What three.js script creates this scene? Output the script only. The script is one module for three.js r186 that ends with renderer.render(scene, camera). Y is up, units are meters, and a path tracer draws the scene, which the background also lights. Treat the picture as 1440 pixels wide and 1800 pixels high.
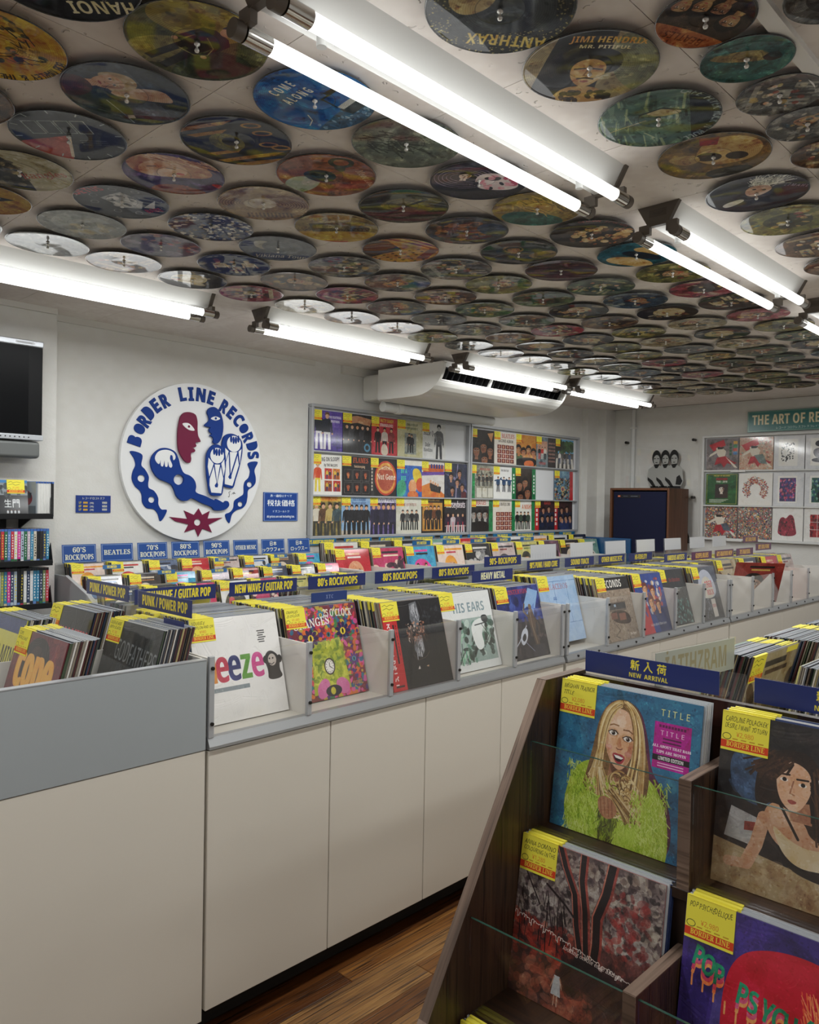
import * as THREE from 'three';
import { RoundedBoxGeometry } from 'three/addons/geometries/RoundedBoxGeometry.js';
import { mergeGeometries } from 'three/addons/utils/BufferGeometryUtils.js';
import { FontLoader } from 'three/addons/loaders/FontLoader.js';
import { RectAreaLightUniformsLib } from 'three/addons/lights/RectAreaLightUniformsLib.js';

// ---------- camera, light, exposure ----------
const EYE = 1.52, CEIL = 2.5;
const scene = new THREE.Scene();
const camera = new THREE.PerspectiveCamera(66.0, 0.8, 0.05, 40);
camera.position.set(0, EYE, 0);
camera.rotation.set(-0.0144567, 0.768368, 0.0175355, 'YXZ');
const renderer = new THREE.WebGLRenderer({ antialias: true });
renderer.toneMapping = THREE.LinearToneMapping;
renderer.toneMappingExposure = 2.0;
renderer.shadowMap.enabled = true;
renderer.shadowMap.type = THREE.PCFSoftShadowMap;
scene.background = new THREE.Color(0x000000);
RectAreaLightUniformsLib.init();
const LAMP_LIGHT = 11;      // radiance of the area light under each pair of tubes
const TUBE_GLOW = 1.4;       // what the eye sees of the tubes
const LAMP_COLOR = new THREE.Color(0.98, 1.0, 0.99);
// twin-tube fixtures: centre x, near end z, far end z
const LAMPS = [
  [-1.225, 0.73, -0.54, 'over the near end of the aisle'], [-1.225, -0.835, -2.095, 'largest in view, above the aisle'],
  [-1.225, -2.395, -3.655, 'second of the central line'], [-1.225, -3.95, -5.21, 'third of the central line'],
  [-1.225, -5.5, -6.76, 'last of the central line'],
  [-3.41, 0.73, -0.54, 'over the near end of the wall side'], [-3.41, -0.835, -2.095, 'above the television, first of the wall line'],
  [-3.41, -2.37, -3.64, 'between the round shop emblem and the air conditioner'], [-3.41, -3.96, -5.23, 'right in front of the air conditioner'],
  [-3.41, -5.32, -6.59, 'beyond the air conditioner'],
  [0.96, 0.73, -0.54, 'over the right side'], [0.96, -0.835, -2.095, 'over the new arrival rack'], [0.96, -2.395, -3.655, 'over the right side, far'],
];

// ---------- helpers ----------
const D = Math.PI / 180;
function rng(seed) { let s = seed >>> 0; return () => { s = (s + 0x6d2b79f5) | 0; let t = Math.imul(s ^ (s >>> 15), 1 | s); t = (t + Math.imul(t ^ (t >>> 7), 61 | t)) ^ t; return ((t ^ (t >>> 14)) >>> 0) / 4294967296; }; }
const used = {};
function numbered(n) { const k = used[n] = (used[n] ?? -1) + 1; return k ? `${n}_${String(k).padStart(3, '0')}` : n; }
function tag(o, label, category, group, kind) { const u = o.userData; if (label) u.label = label; if (category) u.category = category; if (group) u.group = group; if (kind) u.kind = kind; return o; }
function thing(name, label, category, pos = [0, 0, 0], ry = 0, group) {
  const o = new THREE.Group(); o.name = numbered(name); o.position.set(...pos); o.rotation.order = 'YXZ'; o.rotation.y = ry; scene.add(o);
  return tag(o, label, category, group);
}
function part(name, geo, mat, parent, label) {
  const m = new THREE.Mesh(geo, mat); m.name = numbered(name); m.castShadow = m.receiveShadow = true; (parent ?? scene).add(m);
  if (label) m.userData.label = label; return m;
}
function struct(name, geo, mat, parent) { const m = part(name, geo, mat, parent); m.name = name; if (!parent) m.userData.kind = 'structure'; return m; }
const box = (x0, x1, y0, y1, z0, z1) => new THREE.BoxGeometry(Math.abs(x1 - x0), Math.abs(y1 - y0), Math.abs(z1 - z0)).translate((x0 + x1) / 2, (y0 + y1) / 2, (z0 + z1) / 2);
const rbox = (x0, x1, y0, y1, z0, z1, r = 0.003) => new RoundedBoxGeometry(Math.abs(x1 - x0), Math.abs(y1 - y0), Math.abs(z1 - z0), 2, r).translate((x0 + x1) / 2, (y0 + y1) / 2, (z0 + z1) / 2);
const cyl = (r, h, n = 20, r2 = r) => new THREE.CylinderGeometry(r, r2, h, n);
const join = (l) => mergeGeometries(l.map((g) => (g.index ? g.toNonIndexed() : g)));
function worldUV(g, s = 1) { // uv in metres by the face's main axis
  const n = g.index ? g.toNonIndexed() : g, p = n.attributes.position, q = n.attributes.normal, uv = new Float32Array(p.count * 2);
  for (let i = 0; i < p.count; i++) {
    const ax = Math.abs(q.getX(i)), ay = Math.abs(q.getY(i)), az = Math.abs(q.getZ(i)), x = p.getX(i), y = p.getY(i), z = p.getZ(i);
    const [u, v] = ax > ay && ax > az ? [z, y] : ay > az ? [z, x] : [x, y];
    uv[i * 2] = u * s; uv[i * 2 + 1] = v * s;
  }
  n.setAttribute('uv', new THREE.BufferAttribute(uv, 2)); return n;
}
// polygon in (a, b) extruded along the third axis: 'x' => (z, y) profile, 'z' => (x, y) profile
function prism(pts, axis, from, to) {
  const s = new THREE.Shape(pts.map(([a, b]) => new THREE.Vector2(axis === 'x' ? -a : a, b)));
  const g = new THREE.ExtrudeGeometry(s, { depth: Math.abs(to - from), bevelEnabled: false });
  if (axis === 'x') { g.rotateY(Math.PI / 2); g.translate(Math.min(from, to), 0, 0); } else g.translate(0, 0, Math.min(from, to));
  return g;
}

// ---------- computed textures ----------
function canvas(w, h) { const c = document.createElement('canvas'); c.width = w; c.height = h; return [c, c.getContext('2d')]; }
function finish(cv, srgb = true, rep) {
  const t = new THREE.CanvasTexture(cv); if (srgb) t.colorSpace = THREE.SRGBColorSpace; t.magFilter = THREE.LinearFilter;
  if (rep) { t.wrapS = t.wrapT = THREE.RepeatWrapping; t.repeat.set(rep[0], rep[1]); } return t;
}
function field(n, seed, octaves) { // tileable value noise, 0..1
  const out = new Float32Array(n * n); let amp = 1, sum = 0;
  octaves.forEach(([cx, cy, a], o) => {
    const r = rng(seed + o * 77), g = new Float32Array(cx * cy).map(() => r()); amp = a; sum += a;
    for (let y = 0; y < n; y++) for (let x = 0; x < n; x++) {
      const fx = x / n * cx, fy = y / n * cy, ix = Math.floor(fx), iy = Math.floor(fy), tx = fx - ix, ty = fy - iy, sx = tx * tx * (3 - 2 * tx), sy = ty * ty * (3 - 2 * ty);
      const at = (i, j) => g[(j % cy) * cx + (i % cx)];
      out[y * n + x] += amp * ((at(ix, iy) * (1 - sx) + at(ix + 1, iy) * sx) * (1 - sy) + (at(ix, iy + 1) * (1 - sx) + at(ix + 1, iy + 1) * sx) * sy);
    }
  });
  return out.map((v) => v / sum);
}
function dataTex(n, f, srgb, rep) { // f(i) -> [r, g, b] 0..255
  const d = new Uint8Array(n * n * 4); for (let i = 0; i < n * n; i++) { const c = f(i); d[i * 4] = c[0]; d[i * 4 + 1] = c[1]; d[i * 4 + 2] = c[2]; d[i * 4 + 3] = 255; }
  const t = new THREE.DataTexture(d, n, n); t.magFilter = THREE.LinearFilter; t.wrapS = t.wrapT = THREE.RepeatWrapping; if (srgb) t.colorSpace = THREE.SRGBColorSpace; if (rep) t.repeat.set(...rep); t.needsUpdate = true; return t;
}
const mix = (a, b, t) => a.map((v, i) => v + (b[i] - v) * t), clamp = (x, a = 0, b = 1) => Math.min(b, Math.max(a, x));
const hex = (h) => [h >> 16 & 255, h >> 8 & 255, h & 255];
const plasterN = field(512, 5, [[6, 6, .5], [24, 24, .6], [90, 90, .6], [200, 200, .5]]);
const plasterBump = dataTex(512, (i) => { const v = plasterN[i] * 255; return [v, v, v]; }, false, [1.2, 1.2]);
const plasterStain = field(512, 15, [[3, 5, .7], [8, 14, .5], [40, 60, .4]]);
const plasterMap = dataTex(512, (i) => { const k = clamp((plasterStain[i] - .48) * 2.2, -.5, .5); return mix(hex(0xe4e3df), hex(0xdcdad4), k + .5); }, true, [.5, .5]);
// ceiling boards: fine worm-eaten pits
const boardBump = (() => {
  const [cv, c] = canvas(1024, 1024), r = rng(9); c.fillStyle = '#c0c0c0'; c.fillRect(0, 0, 1024, 1024);
  for (let i = 0; i < 340; i++) { const x = r() * 1024, y = r() * 1024, a = r() * 6.3, s = 3 + r() * 9; c.strokeStyle = r() < .5 ? 'rgba(20,20,20,.8)' : 'rgba(245,245,245,.9)'; c.lineWidth = 1.5 + r() * 2.5; c.beginPath(); c.moveTo(x, y); c.quadraticCurveTo(x + Math.cos(a) * s, y + Math.sin(a) * s, x + Math.cos(a + 1) * s * 1.5, y + Math.sin(a + 1) * s * 1.5); c.stroke(); }
  return finish(cv, false, [1, 1]);
})();
const boardMap = (() => { const n = field(512, 33, [[4, 4, .6], [14, 14, .5], [60, 60, .4]]); return dataTex(512, (i) => mix(hex(0xeae3dd), hex(0xdfd6cf), clamp((n[i] - .5) * 3 + .5)), true, [.8, .8]); })();
function woodTex(a, b, c2, seed, ry = 5) {
  const n = 1024, lo = field(n, seed, [[3, 24, .7], [5, 90, .8], [8, 300, .7]]), dk = field(n, seed + 9, [[6, 200, 1], [12, 380, .8]]), st = field(n, seed + 4, [[3, 6, .8], [9, 22, .5]]);
  return [dataTex(n, (i) => { let k = mix(a, b, clamp((lo[i] - .5) * 2.6 + .5)); k = mix(k, c2, clamp((dk[i] - .55) * 3.4)); return mix(k, c2, clamp((st[i] - .6) * 1.8)); }, true), dataTex(n, (i) => { const v = 255 * clamp(lo[i] * .6 + .5 - clamp((dk[i] - .55) * 3)); return [v, v, v]; }, false)];
}
const [rackMap, rackBump] = woodTex(hex(0x4a3423), hex(0x36251a), hex(0x20140d), 71);
for (const t of [rackMap, rackBump]) { t.center.set(.5, .5); t.rotation = Math.PI / 2; }
const [edgeMap] = woodTex(hex(0x8b7566), hex(0x6d584a), hex(0x4a3a30), 171);
const [plankMap, plankBump] = woodTex(hex(0xa27845), hex(0x7d5630), hex(0x3a2616), 271);
const [spkMap] = woodTex(hex(0x744a31), hex(0x5f3a25), hex(0x3f2415), 371);
spkMap.center.set(.5, .5); spkMap.rotation = Math.PI / 2;
// wrinkles of clear plastic outer bags
const bagBump = (() => {
  const [cv, c] = canvas(512, 512), r = rng(21); c.fillStyle = '#808080'; c.fillRect(0, 0, 512, 512);
  for (let i = 0; i < 46; i++) { const x = r() * 512, y = r() * 512, a = r() * 6.3, l = 40 + r() * 170; for (let w = 5; w > 0; w--) { c.strokeStyle = r() < .5 ? `rgba(255,255,255,.10)` : `rgba(0,0,0,.10)`; c.lineWidth = w * 5; c.beginPath(); c.moveTo(x, y); c.quadraticCurveTo(x + Math.cos(a) * l * .5 + r() * 26, y + Math.sin(a) * l * .5 + r() * 26, x + Math.cos(a) * l, y + Math.sin(a) * l); c.stroke(); } }
  return cv;
})();
const grooveBump = (() => {
  const [cv, c] = canvas(512, 512), r = rng(4); c.fillStyle = '#808080'; c.fillRect(0, 0, 512, 512);
  for (let q = 62; q < 250; q += 2.2) { const v = 90 + r() * 90 | 0; c.strokeStyle = `rgb(${v},${v},${v})`; c.lineWidth = 1.2; c.beginPath(); c.arc(256, 256, q, 0, 6.3); c.stroke(); }
  return cv;
})();

// ---------- 2D drawing of print (100 x 100 units, y down) ----------
const R = (c, k, x, y, w, h) => { c.fillStyle = k; c.fillRect(x, y, w, h); };
const E = (c, k, x, y, r, ry = r, a = 0) => { c.fillStyle = k; c.beginPath(); c.ellipse(x, y, r, ry, a, 0, 6.29); c.fill(); };
const P = (c, k, p) => { c.fillStyle = k; c.beginPath(); for (let i = 0; i < p.length; i += 2) c[i ? 'lineTo' : 'moveTo'](p[i], p[i + 1]); c.closePath(); c.fill(); };
const L = (c, k, w, p) => { c.strokeStyle = k; c.lineWidth = w; c.lineCap = 'round'; c.lineJoin = 'round'; c.beginPath(); for (let i = 0; i < p.length; i += 2) c[i ? 'lineTo' : 'moveTo'](p[i], p[i + 1]); c.stroke(); };
function S(c, k, p) { // smooth closed blob
  const n = p.length / 2, m = (i) => [(p[(i % n) * 2] + p[((i + 1) % n) * 2]) / 2, (p[(i % n) * 2 + 1] + p[((i + 1) % n) * 2 + 1]) / 2];
  c.fillStyle = k; c.beginPath(); c.moveTo(...m(n - 1)); for (let i = 0; i < n; i++) c.quadraticCurveTo(p[i * 2], p[i * 2 + 1], ...m(i)); c.fill();
}
function T(c, s, x, y, h, k, sx = 1, font = 'bold sans-serif', rot = 0, al = 'center') { // h: letter height
  c.save(); c.translate(x, y); c.rotate(rot * D); c.scale(sx * h / 72, h / 72); c.fillStyle = k; const f = font.split(' '), fam = f.pop(); c.font = `${f.join(' ')} 100px ${fam}`; c.textAlign = al; c.textBaseline = 'alphabetic'; c.fillText(s, 0, 0); c.restore();
}
function blobs(c, seed, n, cols, s0, s1, x0 = 0, y0 = 0, x1 = 100, y1 = 100, al = 1) { const r = rng(seed); c.globalAlpha = al; for (let i = 0; i < n; i++) E(c, cols[r() * cols.length | 0], x0 + r() * (x1 - x0), y0 + r() * (y1 - y0), s0 + r() * (s1 - s0), s0 + r() * (s1 - s0) * .7, r() * 3); c.globalAlpha = 1; }
function streaks(c, seed, n, cols, x0, y0, x1, y1, len, w, ang, spread = .5) { const r = rng(seed); for (let i = 0; i < n; i++) { const x = x0 + r() * (x1 - x0), y = y0 + r() * (y1 - y0), a = ang + (r() - .5) * spread; L(c, cols[r() * cols.length | 0], w * (.5 + r()), [x, y, x + Math.cos(a) * len * (.5 + r()), y + Math.sin(a) * len * (.5 + r())]); } }
function man(c, x, y, h, top, leg, hair = '#2a1c14', skin = '#d9a988') { // standing figure, feet at y
  const u = h / 100, q = (px, py) => [x + px * u, y - py * u], p = (k, a) => { const o = []; for (let i = 0; i < a.length; i += 2) o.push(...q(a[i], a[i + 1])); P(c, k, o); };
  p(leg, [-11, 52, 11, 52, 13, 0, 4, 0, 1, 42, -3, 42, -5, 0, -14, 0]); p(top, [-8, 85, 8, 85, 17, 78, 20, 46, 15, 44, 12, 66, 12, 48, -12, 48, -12, 66, -15, 44, -20, 46, -17, 78]);
  E(c, skin, x, y - 92 * u, 6.5 * u, 8 * u); S(c, hair, [...q(-8, 90), ...q(-8, 103), ...q(8, 103), ...q(8, 90), ...q(4, 97), ...q(-4, 97)]); E(c, skin, ...q(-18, 44), 3 * u); E(c, skin, ...q(18, 44), 3 * u);
}
function face(c, x, y, r, skin = '#d6a37e', hair = '#2a1a12', long = 0, sh = '#8d5f45') {
  S(c, hair, [x - r * 1.1, y + r * (.4 + long), x - r * 1.25, y - r * .5, x - r * .6, y - r * 1.5, x + r * .6, y - r * 1.5, x + r * 1.25, y - r * .5, x + r * 1.1, y + r * (.4 + long), x, y + r * long]);
  P(c, skin, [x - r * .35, y + r * .8, x + r * .35, y + r * .8, x + r * .5, y + r * 1.7, x - r * .5, y + r * 1.7]); S(c, skin, [x - r * .85, y - r * .7, x + r * .85, y - r * .7, x + r * .9, y + r * .2, x + r * .45, y + r * 1.15, x - r * .45, y + r * 1.15, x - r * .9, y + r * .2]);
  S(c, sh, [x + r * .3, y - r * .6, x + r * .8, y - r * .6, x + r * .8, y + r * .3, x + r * .4, y + r * .95, x + r * .45, y]);
  for (const s of [-1, 1]) { E(c, '#f0e8e0', x + s * r * .36, y - r * .08, r * .17, r * .09); E(c, '#1c1410', x + s * r * .36, y - r * .08, r * .09); L(c, hair, r * .09, [x + s * r * .16, y - r * .26, x + s * r * .56, y - r * .3]); }
  L(c, sh, r * .07, [x, y - r * .05, x - r * .1, y + r * .38, x + r * .08, y + r * .4]); S(c, '#a04a42', [x - r * .3, y + r * .66, x, y + r * .58, x + r * .3, y + r * .66, x, y + r * .82]);
  S(c, hair, [x - r * .95, y - r * .2, x - r * .9, y - r * 1.2, x + r * .9, y - r * 1.2, x + r * .95, y - r * .2, x + r * .5, y - r * .75, x - r * .4, y - r * .7]);
}
const row = (c, n, x0, x1, y, h, tops, leg) => { for (let i = 0; i < n; i++) man(c, x0 + (x1 - x0) * i / (n - 1 || 1), y, h, tops[i % tops.length], leg ?? tops[(i + 1) % tops.length]); };
// Japanese characters as strokes on a 10 x 10 field
const GLYPH = {
  '新': '2.5 0 2.5 1.2/.5 1.5 4.7 1.5/1.5 2 1.8 3.2/3.7 2 3.4 3.2/.3 3.6 4.9 3.6/.6 5.4 4.7 5.4/2.6 3.6 2.6 10/2.5 5.6 .4 8.4/2.8 5.8 4.6 7.6/9.2 .5 6.2 1.6/6 1.5 6 6 5 9.8/6 4.2 9.9 4.2/8.1 4.2 8.1 10',
  '入': '3.5 .8 5 .8 4.6 4 .6 9.6/4.9 3 6.5 7 9.6 9.6', '荷': '.3 1.6 9.7 1.6/3.2 .2 3.2 2.8/6.8 .2 6.8 2.8/2.8 3 .5 6.6/1.8 5 1.8 10/3.3 4 9.8 4/8.4 4 8.4 9.2 7.2 9.6/4 5.4 4 8 6.4 8/4 5.4 6.4 5.4 6.4 8',
  '日': '2 .8 2 9.6/2 .8 8 .8 8 9.6/2 5 8 5/2 9.2 8 9.2', '本': '.5 2.6 9.5 2.6/5 .2 5 10/5 2.6 .5 8/5 2.6 9.5 8/3 7.4 7 7.4',
  '税': '4 .6 .6 1.6/.3 3.2 4.4 3.2/2.3 1.2 2.3 10/2.2 4 .3 7/2.5 4.6 4.2 6/5.5 .4 6.4 2/9 .4 8.2 2/5.4 2.6 9.2 2.6 9.2 5.4 5.4 5.4 5.4 2.6/6.6 5.6 6.2 8 4.6 9.8/8 5.6 8 9.2 9.8 9.2 9.8 8',
  '抜': '.3 2.4 3.8 2.4/2.2 .2 2.2 9.4 1.2 9/.3 6.4 4 5/4.4 2.6 9.8 2.6/6.6 .3 6.4 4 4.2 9.8/5.6 5 9 5 7.4 8 4.8 9.8/5.6 6 9.8 9.8',
  '価': '2.6 .4 .4 4.4/1.6 3 1.6 10/3.4 1.2 9.9 1.2/3.8 3.4 9.6 3.4 9.6 9.4 3.8 9.4 3.8 3.4/5.6 1.2 5.6 9.4/7.7 1.2 7.7 9.4',
  '格': '.3 2.6 4.2 2.6/2.3 .2 2.3 10/2.2 3.4 .3 7/2.5 4 4.2 6/6.4 .3 4.6 3.4/6 1.4 9 1.4 7 4.2 4.4 6/5.6 2.4 9.8 6/5.4 6.4 9 6.4 9 9.6 5.4 9.6 5.4 6.4',
  '生': '2 1 .8 4/1.6 2.8 9 2.8/5 .3 5 9.2/1.6 5.8 8.6 5.8/.5 9.2 9.5 9.2', '門': '1 .8 1 10/1 .8 4 .8 4 4.4 1 4.4/1 2.6 4 2.6/9 .8 9 10/9 .8 6 .8 6 4.4 9 4.4/6 2.6 9 2.6',
  'ロ': '1.6 2 8.4 2 8.4 8.6 1.6 8.6 1.6 2', 'ッ': '2 4 2.8 6/4.6 3.6 5.4 5.6/8 3.8 7.4 7 4 9.4', 'ク': '4 .6 1 5/3.6 2 8.6 2 7.4 6 2.4 9.6', 'フ': '1.4 1.6 8.6 1.6 7.6 6 2.6 9.4', 'ォ': '2.4 5 8.4 5/6 3 6 9.4/6 5.4 2.4 8.6',
  'ー': '1 5 9 5', '｜': '5 1 5 9', 'レ': '2.6 1 2.6 9 9 5', 'コ': '1.8 1.8 8.2 1.8 8.2 8.6/1.6 8.6 8.6 8.6', 'ド': '3 .6 3 9.6/3 4 7 6/6.6 1 7.2 2.4/8.4 .6 9 2', 'ス': '1.6 1.6 8 1.6 1.4 9.4/5.4 5.2 9 9.2',
  'パ': '3.4 3 1 9/6.2 3 9 9/8 1 9.2 1 9.2 2.2 8 2.2 8 1', 'ト': '3.4 .6 3.4 9.6/3.4 4 8 6', 'ゥ': '5 2.6 5 4/2.4 4.2 8 4.2 7 7.6 4 9.6/2.4 4.2 2.4 6', 'ル': '3 1.6 3 5.4 .8 9.2/6 1.2 6 9 9.4 5.6', '・': '5 5 5.2 5',
  '表': '1 1.6 9 1.6/1.6 3.2 8.4 3.2/.4 4.8 9.6 4.8/5 .2 5 4.8/4.8 5 .6 8/3 6.8 3 9.6 5 8.8/8.6 5.8 6.6 7/5.2 5 9.6 9.8', 'て': '1 2 8.6 1.8 4.6 5 5 8.4 7.6 9.2', 'は': '1.6 1 1.4 9/4 3.2 9.4 3/7 1 7 8.4 5 9 4.4 7.6 6.6 7.4 9.4 9', 'す': '.6 2.6 9.4 2.6/5.6 .4 5.6 6 4 6.6 3.6 5 5.4 4.6 5.8 7 3.6 9.8', 'べ': '.6 5.6 3.4 2.6 9.4 8.4/7 1.6 7.6 2.8/8.4 1 9 2.2',
};
function J(c, s, x, y, size, k, w = 1, sx = 1, gap = 1.05, down) { // centred on x, baseline box top y
  const a = [...s], step = size * gap; c.strokeStyle = k; c.lineCap = 'butt'; c.lineJoin = 'miter'; c.lineWidth = w;
  a.forEach((ch, i) => { const ox = down ? x - size * sx / 2 : x + (i - a.length / 2) * step * sx + (gap - 1) * size / 2, oy = down ? y + i * step : y; for (const st of (GLYPH[ch] ?? '').split('/')) { const p = st.trim().split(/\s+/).map(Number); c.beginPath(); for (let j = 0; j + 1 < p.length; j += 2) c[j ? 'lineTo' : 'moveTo'](ox + p[j] / 10 * size * sx, oy + p[j + 1] / 10 * size); c.stroke(); } });
}
const speckle = (n, a, s) => (c, i) => { const r = rng(i * 17 + 9); c.globalCompositeOperation = 'overlay'; for (let j = 0; j < n; j++) { c.globalAlpha = Math.min(1, 2.6 * a * (.4 + r())); E(c, ['#000', '#fff', '#2a1c14', '#8a8478', '#d8ccb8'][r() * 5 | 0], r() * 100, r() * 100, s * (.3 + r()), s * (.2 + r() * .7), r() * 3); } c.globalAlpha = 1; c.globalCompositeOperation = 'source-over'; };
const vinyl = (c, i) => { speckle(150, .06, 9)(c, i); speckle(420, .1, 2.2)(c, i); for (let q = 18; q < 49; q += .8) { c.strokeStyle = q % 1.6 < .8 ? 'rgba(0,0,0,.13)' : 'rgba(190,190,180,.025)'; c.lineWidth = .4; c.beginPath(); c.arc(50, 50, q, 0, 6.3); c.stroke(); } c.strokeStyle = 'rgba(0,0,0,.35)'; c.lineWidth = .7; c.beginPath(); c.arc(50, 50, 16.5, 0, 6.3); c.stroke(); };
// an atlas holds many prints on one texture
class Atlas {
  constructor(w, h, cols, rows) { [this.cv, this.c] = canvas(w, h); this.w = w; this.h = h; this.cols = cols; this.rows = rows; this.n = 0; this.cells = {}; this.post = null; this.c.fillStyle = '#777'; this.c.fillRect(0, 0, w, h); }
  add(key, aspect, fn) {
    const { c, cols, rows } = this, cw = this.w / cols, ch = this.h / rows, i = this.n++, x = (i % cols) * cw, y = Math.floor(i / cols) * ch;
    if (i >= cols * rows) throw new Error('atlas full at ' + key);
    c.save(); c.beginPath(); c.rect(x, y, cw, ch); c.clip(); c.translate(x, y); c.scale(cw / (100 * aspect), ch / 100); fn(c); this.post?.(c, i); c.restore();
    const e = .7; return this.cells[key] = { u0: (x + e) / this.w, u1: (x + cw - e) / this.w, v1: 1 - (y + e) / this.h, v0: 1 - (y + ch - e) / this.h };
  }
  material(o = {}, bump, bs) {
    const t = finish(this.cv); const m = new THREE.MeshPhysicalMaterial({ map: t, roughness: .45, ...o });
    if (bump) { m.bumpMap = finish(bump, false, [this.cols, this.rows]); m.bumpScale = bs; } return m;
  }
}
function printBox(w, h, d, cell, side) { // box with the print on its +z face; the other faces take the colour at `side` of the print
  const g = new THREE.BoxGeometry(w, h, d), uv = g.attributes.uv, { u0, u1, v0, v1 } = cell, su = u0 + (u1 - u0) * (side?.[0] ?? .03), sv = v0 + (v1 - v0) * (side?.[1] ?? .5);
  for (let i = 0; i < uv.count; i++) if (i >= 16 && i < 20) uv.setXY(i, u0 + uv.getX(i) * (u1 - u0), v0 + uv.getY(i) * (v1 - v0)); else uv.setXY(i, su + uv.getX(i) * .002, sv + uv.getY(i) * .002);
  return g;
}
const std = (color, roughness = .6, o = {}) => new THREE.MeshStandardMaterial({ color, roughness, ...o });
const phy = (color, roughness = .6, o = {}) => new THREE.MeshPhysicalMaterial({ color, roughness, ...o });

// ---------- prints ----------
const SK = '#dba884', BLK = '#141214';
// large sleeves of the new arrival rack
const hero = new Atlas(2048, 2048, 2, 2); hero.post = (c, i) => { speckle(420, .035, 7)(c, i); speckle(2600, .07, .8)(c, i); };
hero.add('blonde', 1, (c) => {
  R(c, '#2c6c92', 0, 0, 100, 100); blobs(c, 3, 90, ['#2f7399', '#28668b', '#347aa0'], 3, 11, 0, 0, 100, 100, .35); blobs(c, 13, 50, ['#3f8bb0', '#25597c'], 1, 3, 4, 40, 26, 100, .3);
  c.save(); c.translate(-10, 0);
  S(c, '#5d2a4a', [40, 34, 43, 14, 54, 5, 70, 9, 77, 30, 80, 48, 90, 58, 97, 80, 94, 101, 74, 102]);
  S(c, '#a9c63a', [22, 66, 30, 52, 46, 48, 66, 47, 83, 54, 93, 72, 95, 100, 88, 112, 34, 112, 25, 100, 19, 86]); // furry coat
  streaks(c, 7, 1500, ['#b7d545', '#c6e05c', '#8fae2a', '#9fbf33', '#d5ea7d', '#a5b83e', '#c9d977'], 21, 52, 92, 100, 3.6, .42, 1.35, 1.5);
  S(c, '#5d6a1e', [48, 80, 57, 76, 61, 90, 55, 104, 46, 102, 47, 90]); streaks(c, 17, 120, ['#6f8523', '#4c571c', '#8aa52c', '#3a3a1c'], 46, 76, 58, 100, 5, .5, 1.6, 1.2);
  S(c, '#7d5c36', [34, 62, 38, 42, 41, 20, 49, 8, 61, 5, 71, 13, 75, 34, 80, 52, 77, 72, 64, 84, 58, 60, 47, 56, 44, 74, 32, 68]); // hair mass
  const r = rng(5), HK = ['#d6b97f', '#b8935a', '#efdaa8', '#8d6a3d', '#c9a76a', '#6f5230', '#e2c58c'], wave = (x0, y0, x1, y1, x2, y2, x3, y3, w) => { c.strokeStyle = HK[r() * 7 | 0]; c.lineWidth = w * (.5 + r()); c.beginPath(); c.moveTo(x0, y0); c.bezierCurveTo(x1, y1, x2, y2, x3, y3); c.stroke(); };
  c.lineCap = 'round'; for (let i = 0; i < 170; i++) { const a = r(), b = r(); wave(57 - a * 3, 7 + b * 4, 45 - a * 5, 12 + b * 6, 45 - a * 8, 38 + b * 6, 36 + a * 14, 58 + b * 14, .7); }
  P(c, '#a06c4e', [52, 42, 64, 44, 65, 60, 50, 60]); S(c, '#6f4632', [50, 46, 64, 48, 64, 56, 54, 58]);
  S(c, '#e2b694', [46.5, 22, 50, 13, 60, 12, 67, 19, 68.5, 32, 66, 43, 60.5, 51.4, 56, 52.4, 50, 46, 46.5, 36]);
  S(c, '#c88f6b', [65, 20, 68.5, 24, 68.2, 36, 64, 46, 59.6, 51, 63, 40]); S(c, '#cf9a78', [46.8, 26, 48.6, 28, 49, 40, 53, 48, 49, 44, 46.8, 36]); S(c, '#eccaae', [53, 17, 60, 16, 61, 24, 55, 25]);
  for (const [x, y] of [[51.8, 29.2], [62.3, 31.4]]) { S(c, '#d3a27e', [x - 4.4, y - 2.6, x, y - 3.8, x + 4.4, y - 2.4, x + 4, y + 1.6, x, y + 2, x - 4, y + 1.2]); S(c, '#2e1a12', [x - 3.6, y - .1, x - 1.6, y - 2.1, x + 2, y - 2, x + 3.6, y + .3, x + 1, y + 1.5, x - 2, y + 1.2]); E(c, '#f5efe9', x, y - .2, 2.8, 1.5, .1); E(c, '#3a2216', x + .2, y - .25, 1.35); E(c, '#0e0806', x + .2, y - .25, .7); E(c, '#fff', x - .3, y - .7, .35); L(c, '#7a5436', .9, x < 55 ? [x - 4, y - 4.4, x, y - 6, x + 3.6, y - 5.6] : [x - 3.2, y - 5.8, x + .6, y - 6, x + 4.4, y - 4]); L(c, '#22120c', .5, [x - 3.6, y - .6, x - 1, y - 2.2, x + 2, y - 2.1, x + 3.8, y - .2]); }
  S(c, '#d2a07c', [55.6, 31, 57.6, 31, 58.8, 37.6, 54.8, 38]); L(c, '#9c644a', .7, [55, 38.2, 56, 38.9, 58, 38.7, 59.2, 38]); E(c, '#dba28e', 49.6, 38.6, 2.4, 1.8); E(c, '#d29682', 63.4, 40.6, 2.4, 1.8);
  S(c, '#b5424c', [51.9, 42.4, 54.8, 41.2, 56.6, 41.9, 59.2, 41.5, 62.2, 43.6, 59.2, 48.6, 55, 48]); S(c, '#35100f', [53, 42.9, 57, 42.6, 61, 43.8, 58.4, 46.9, 55, 46.6]); P(c, '#f8f4f0', [53.6, 42.8, 57, 42.9, 60.6, 43.8, 59, 45, 55, 44.5]);
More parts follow.
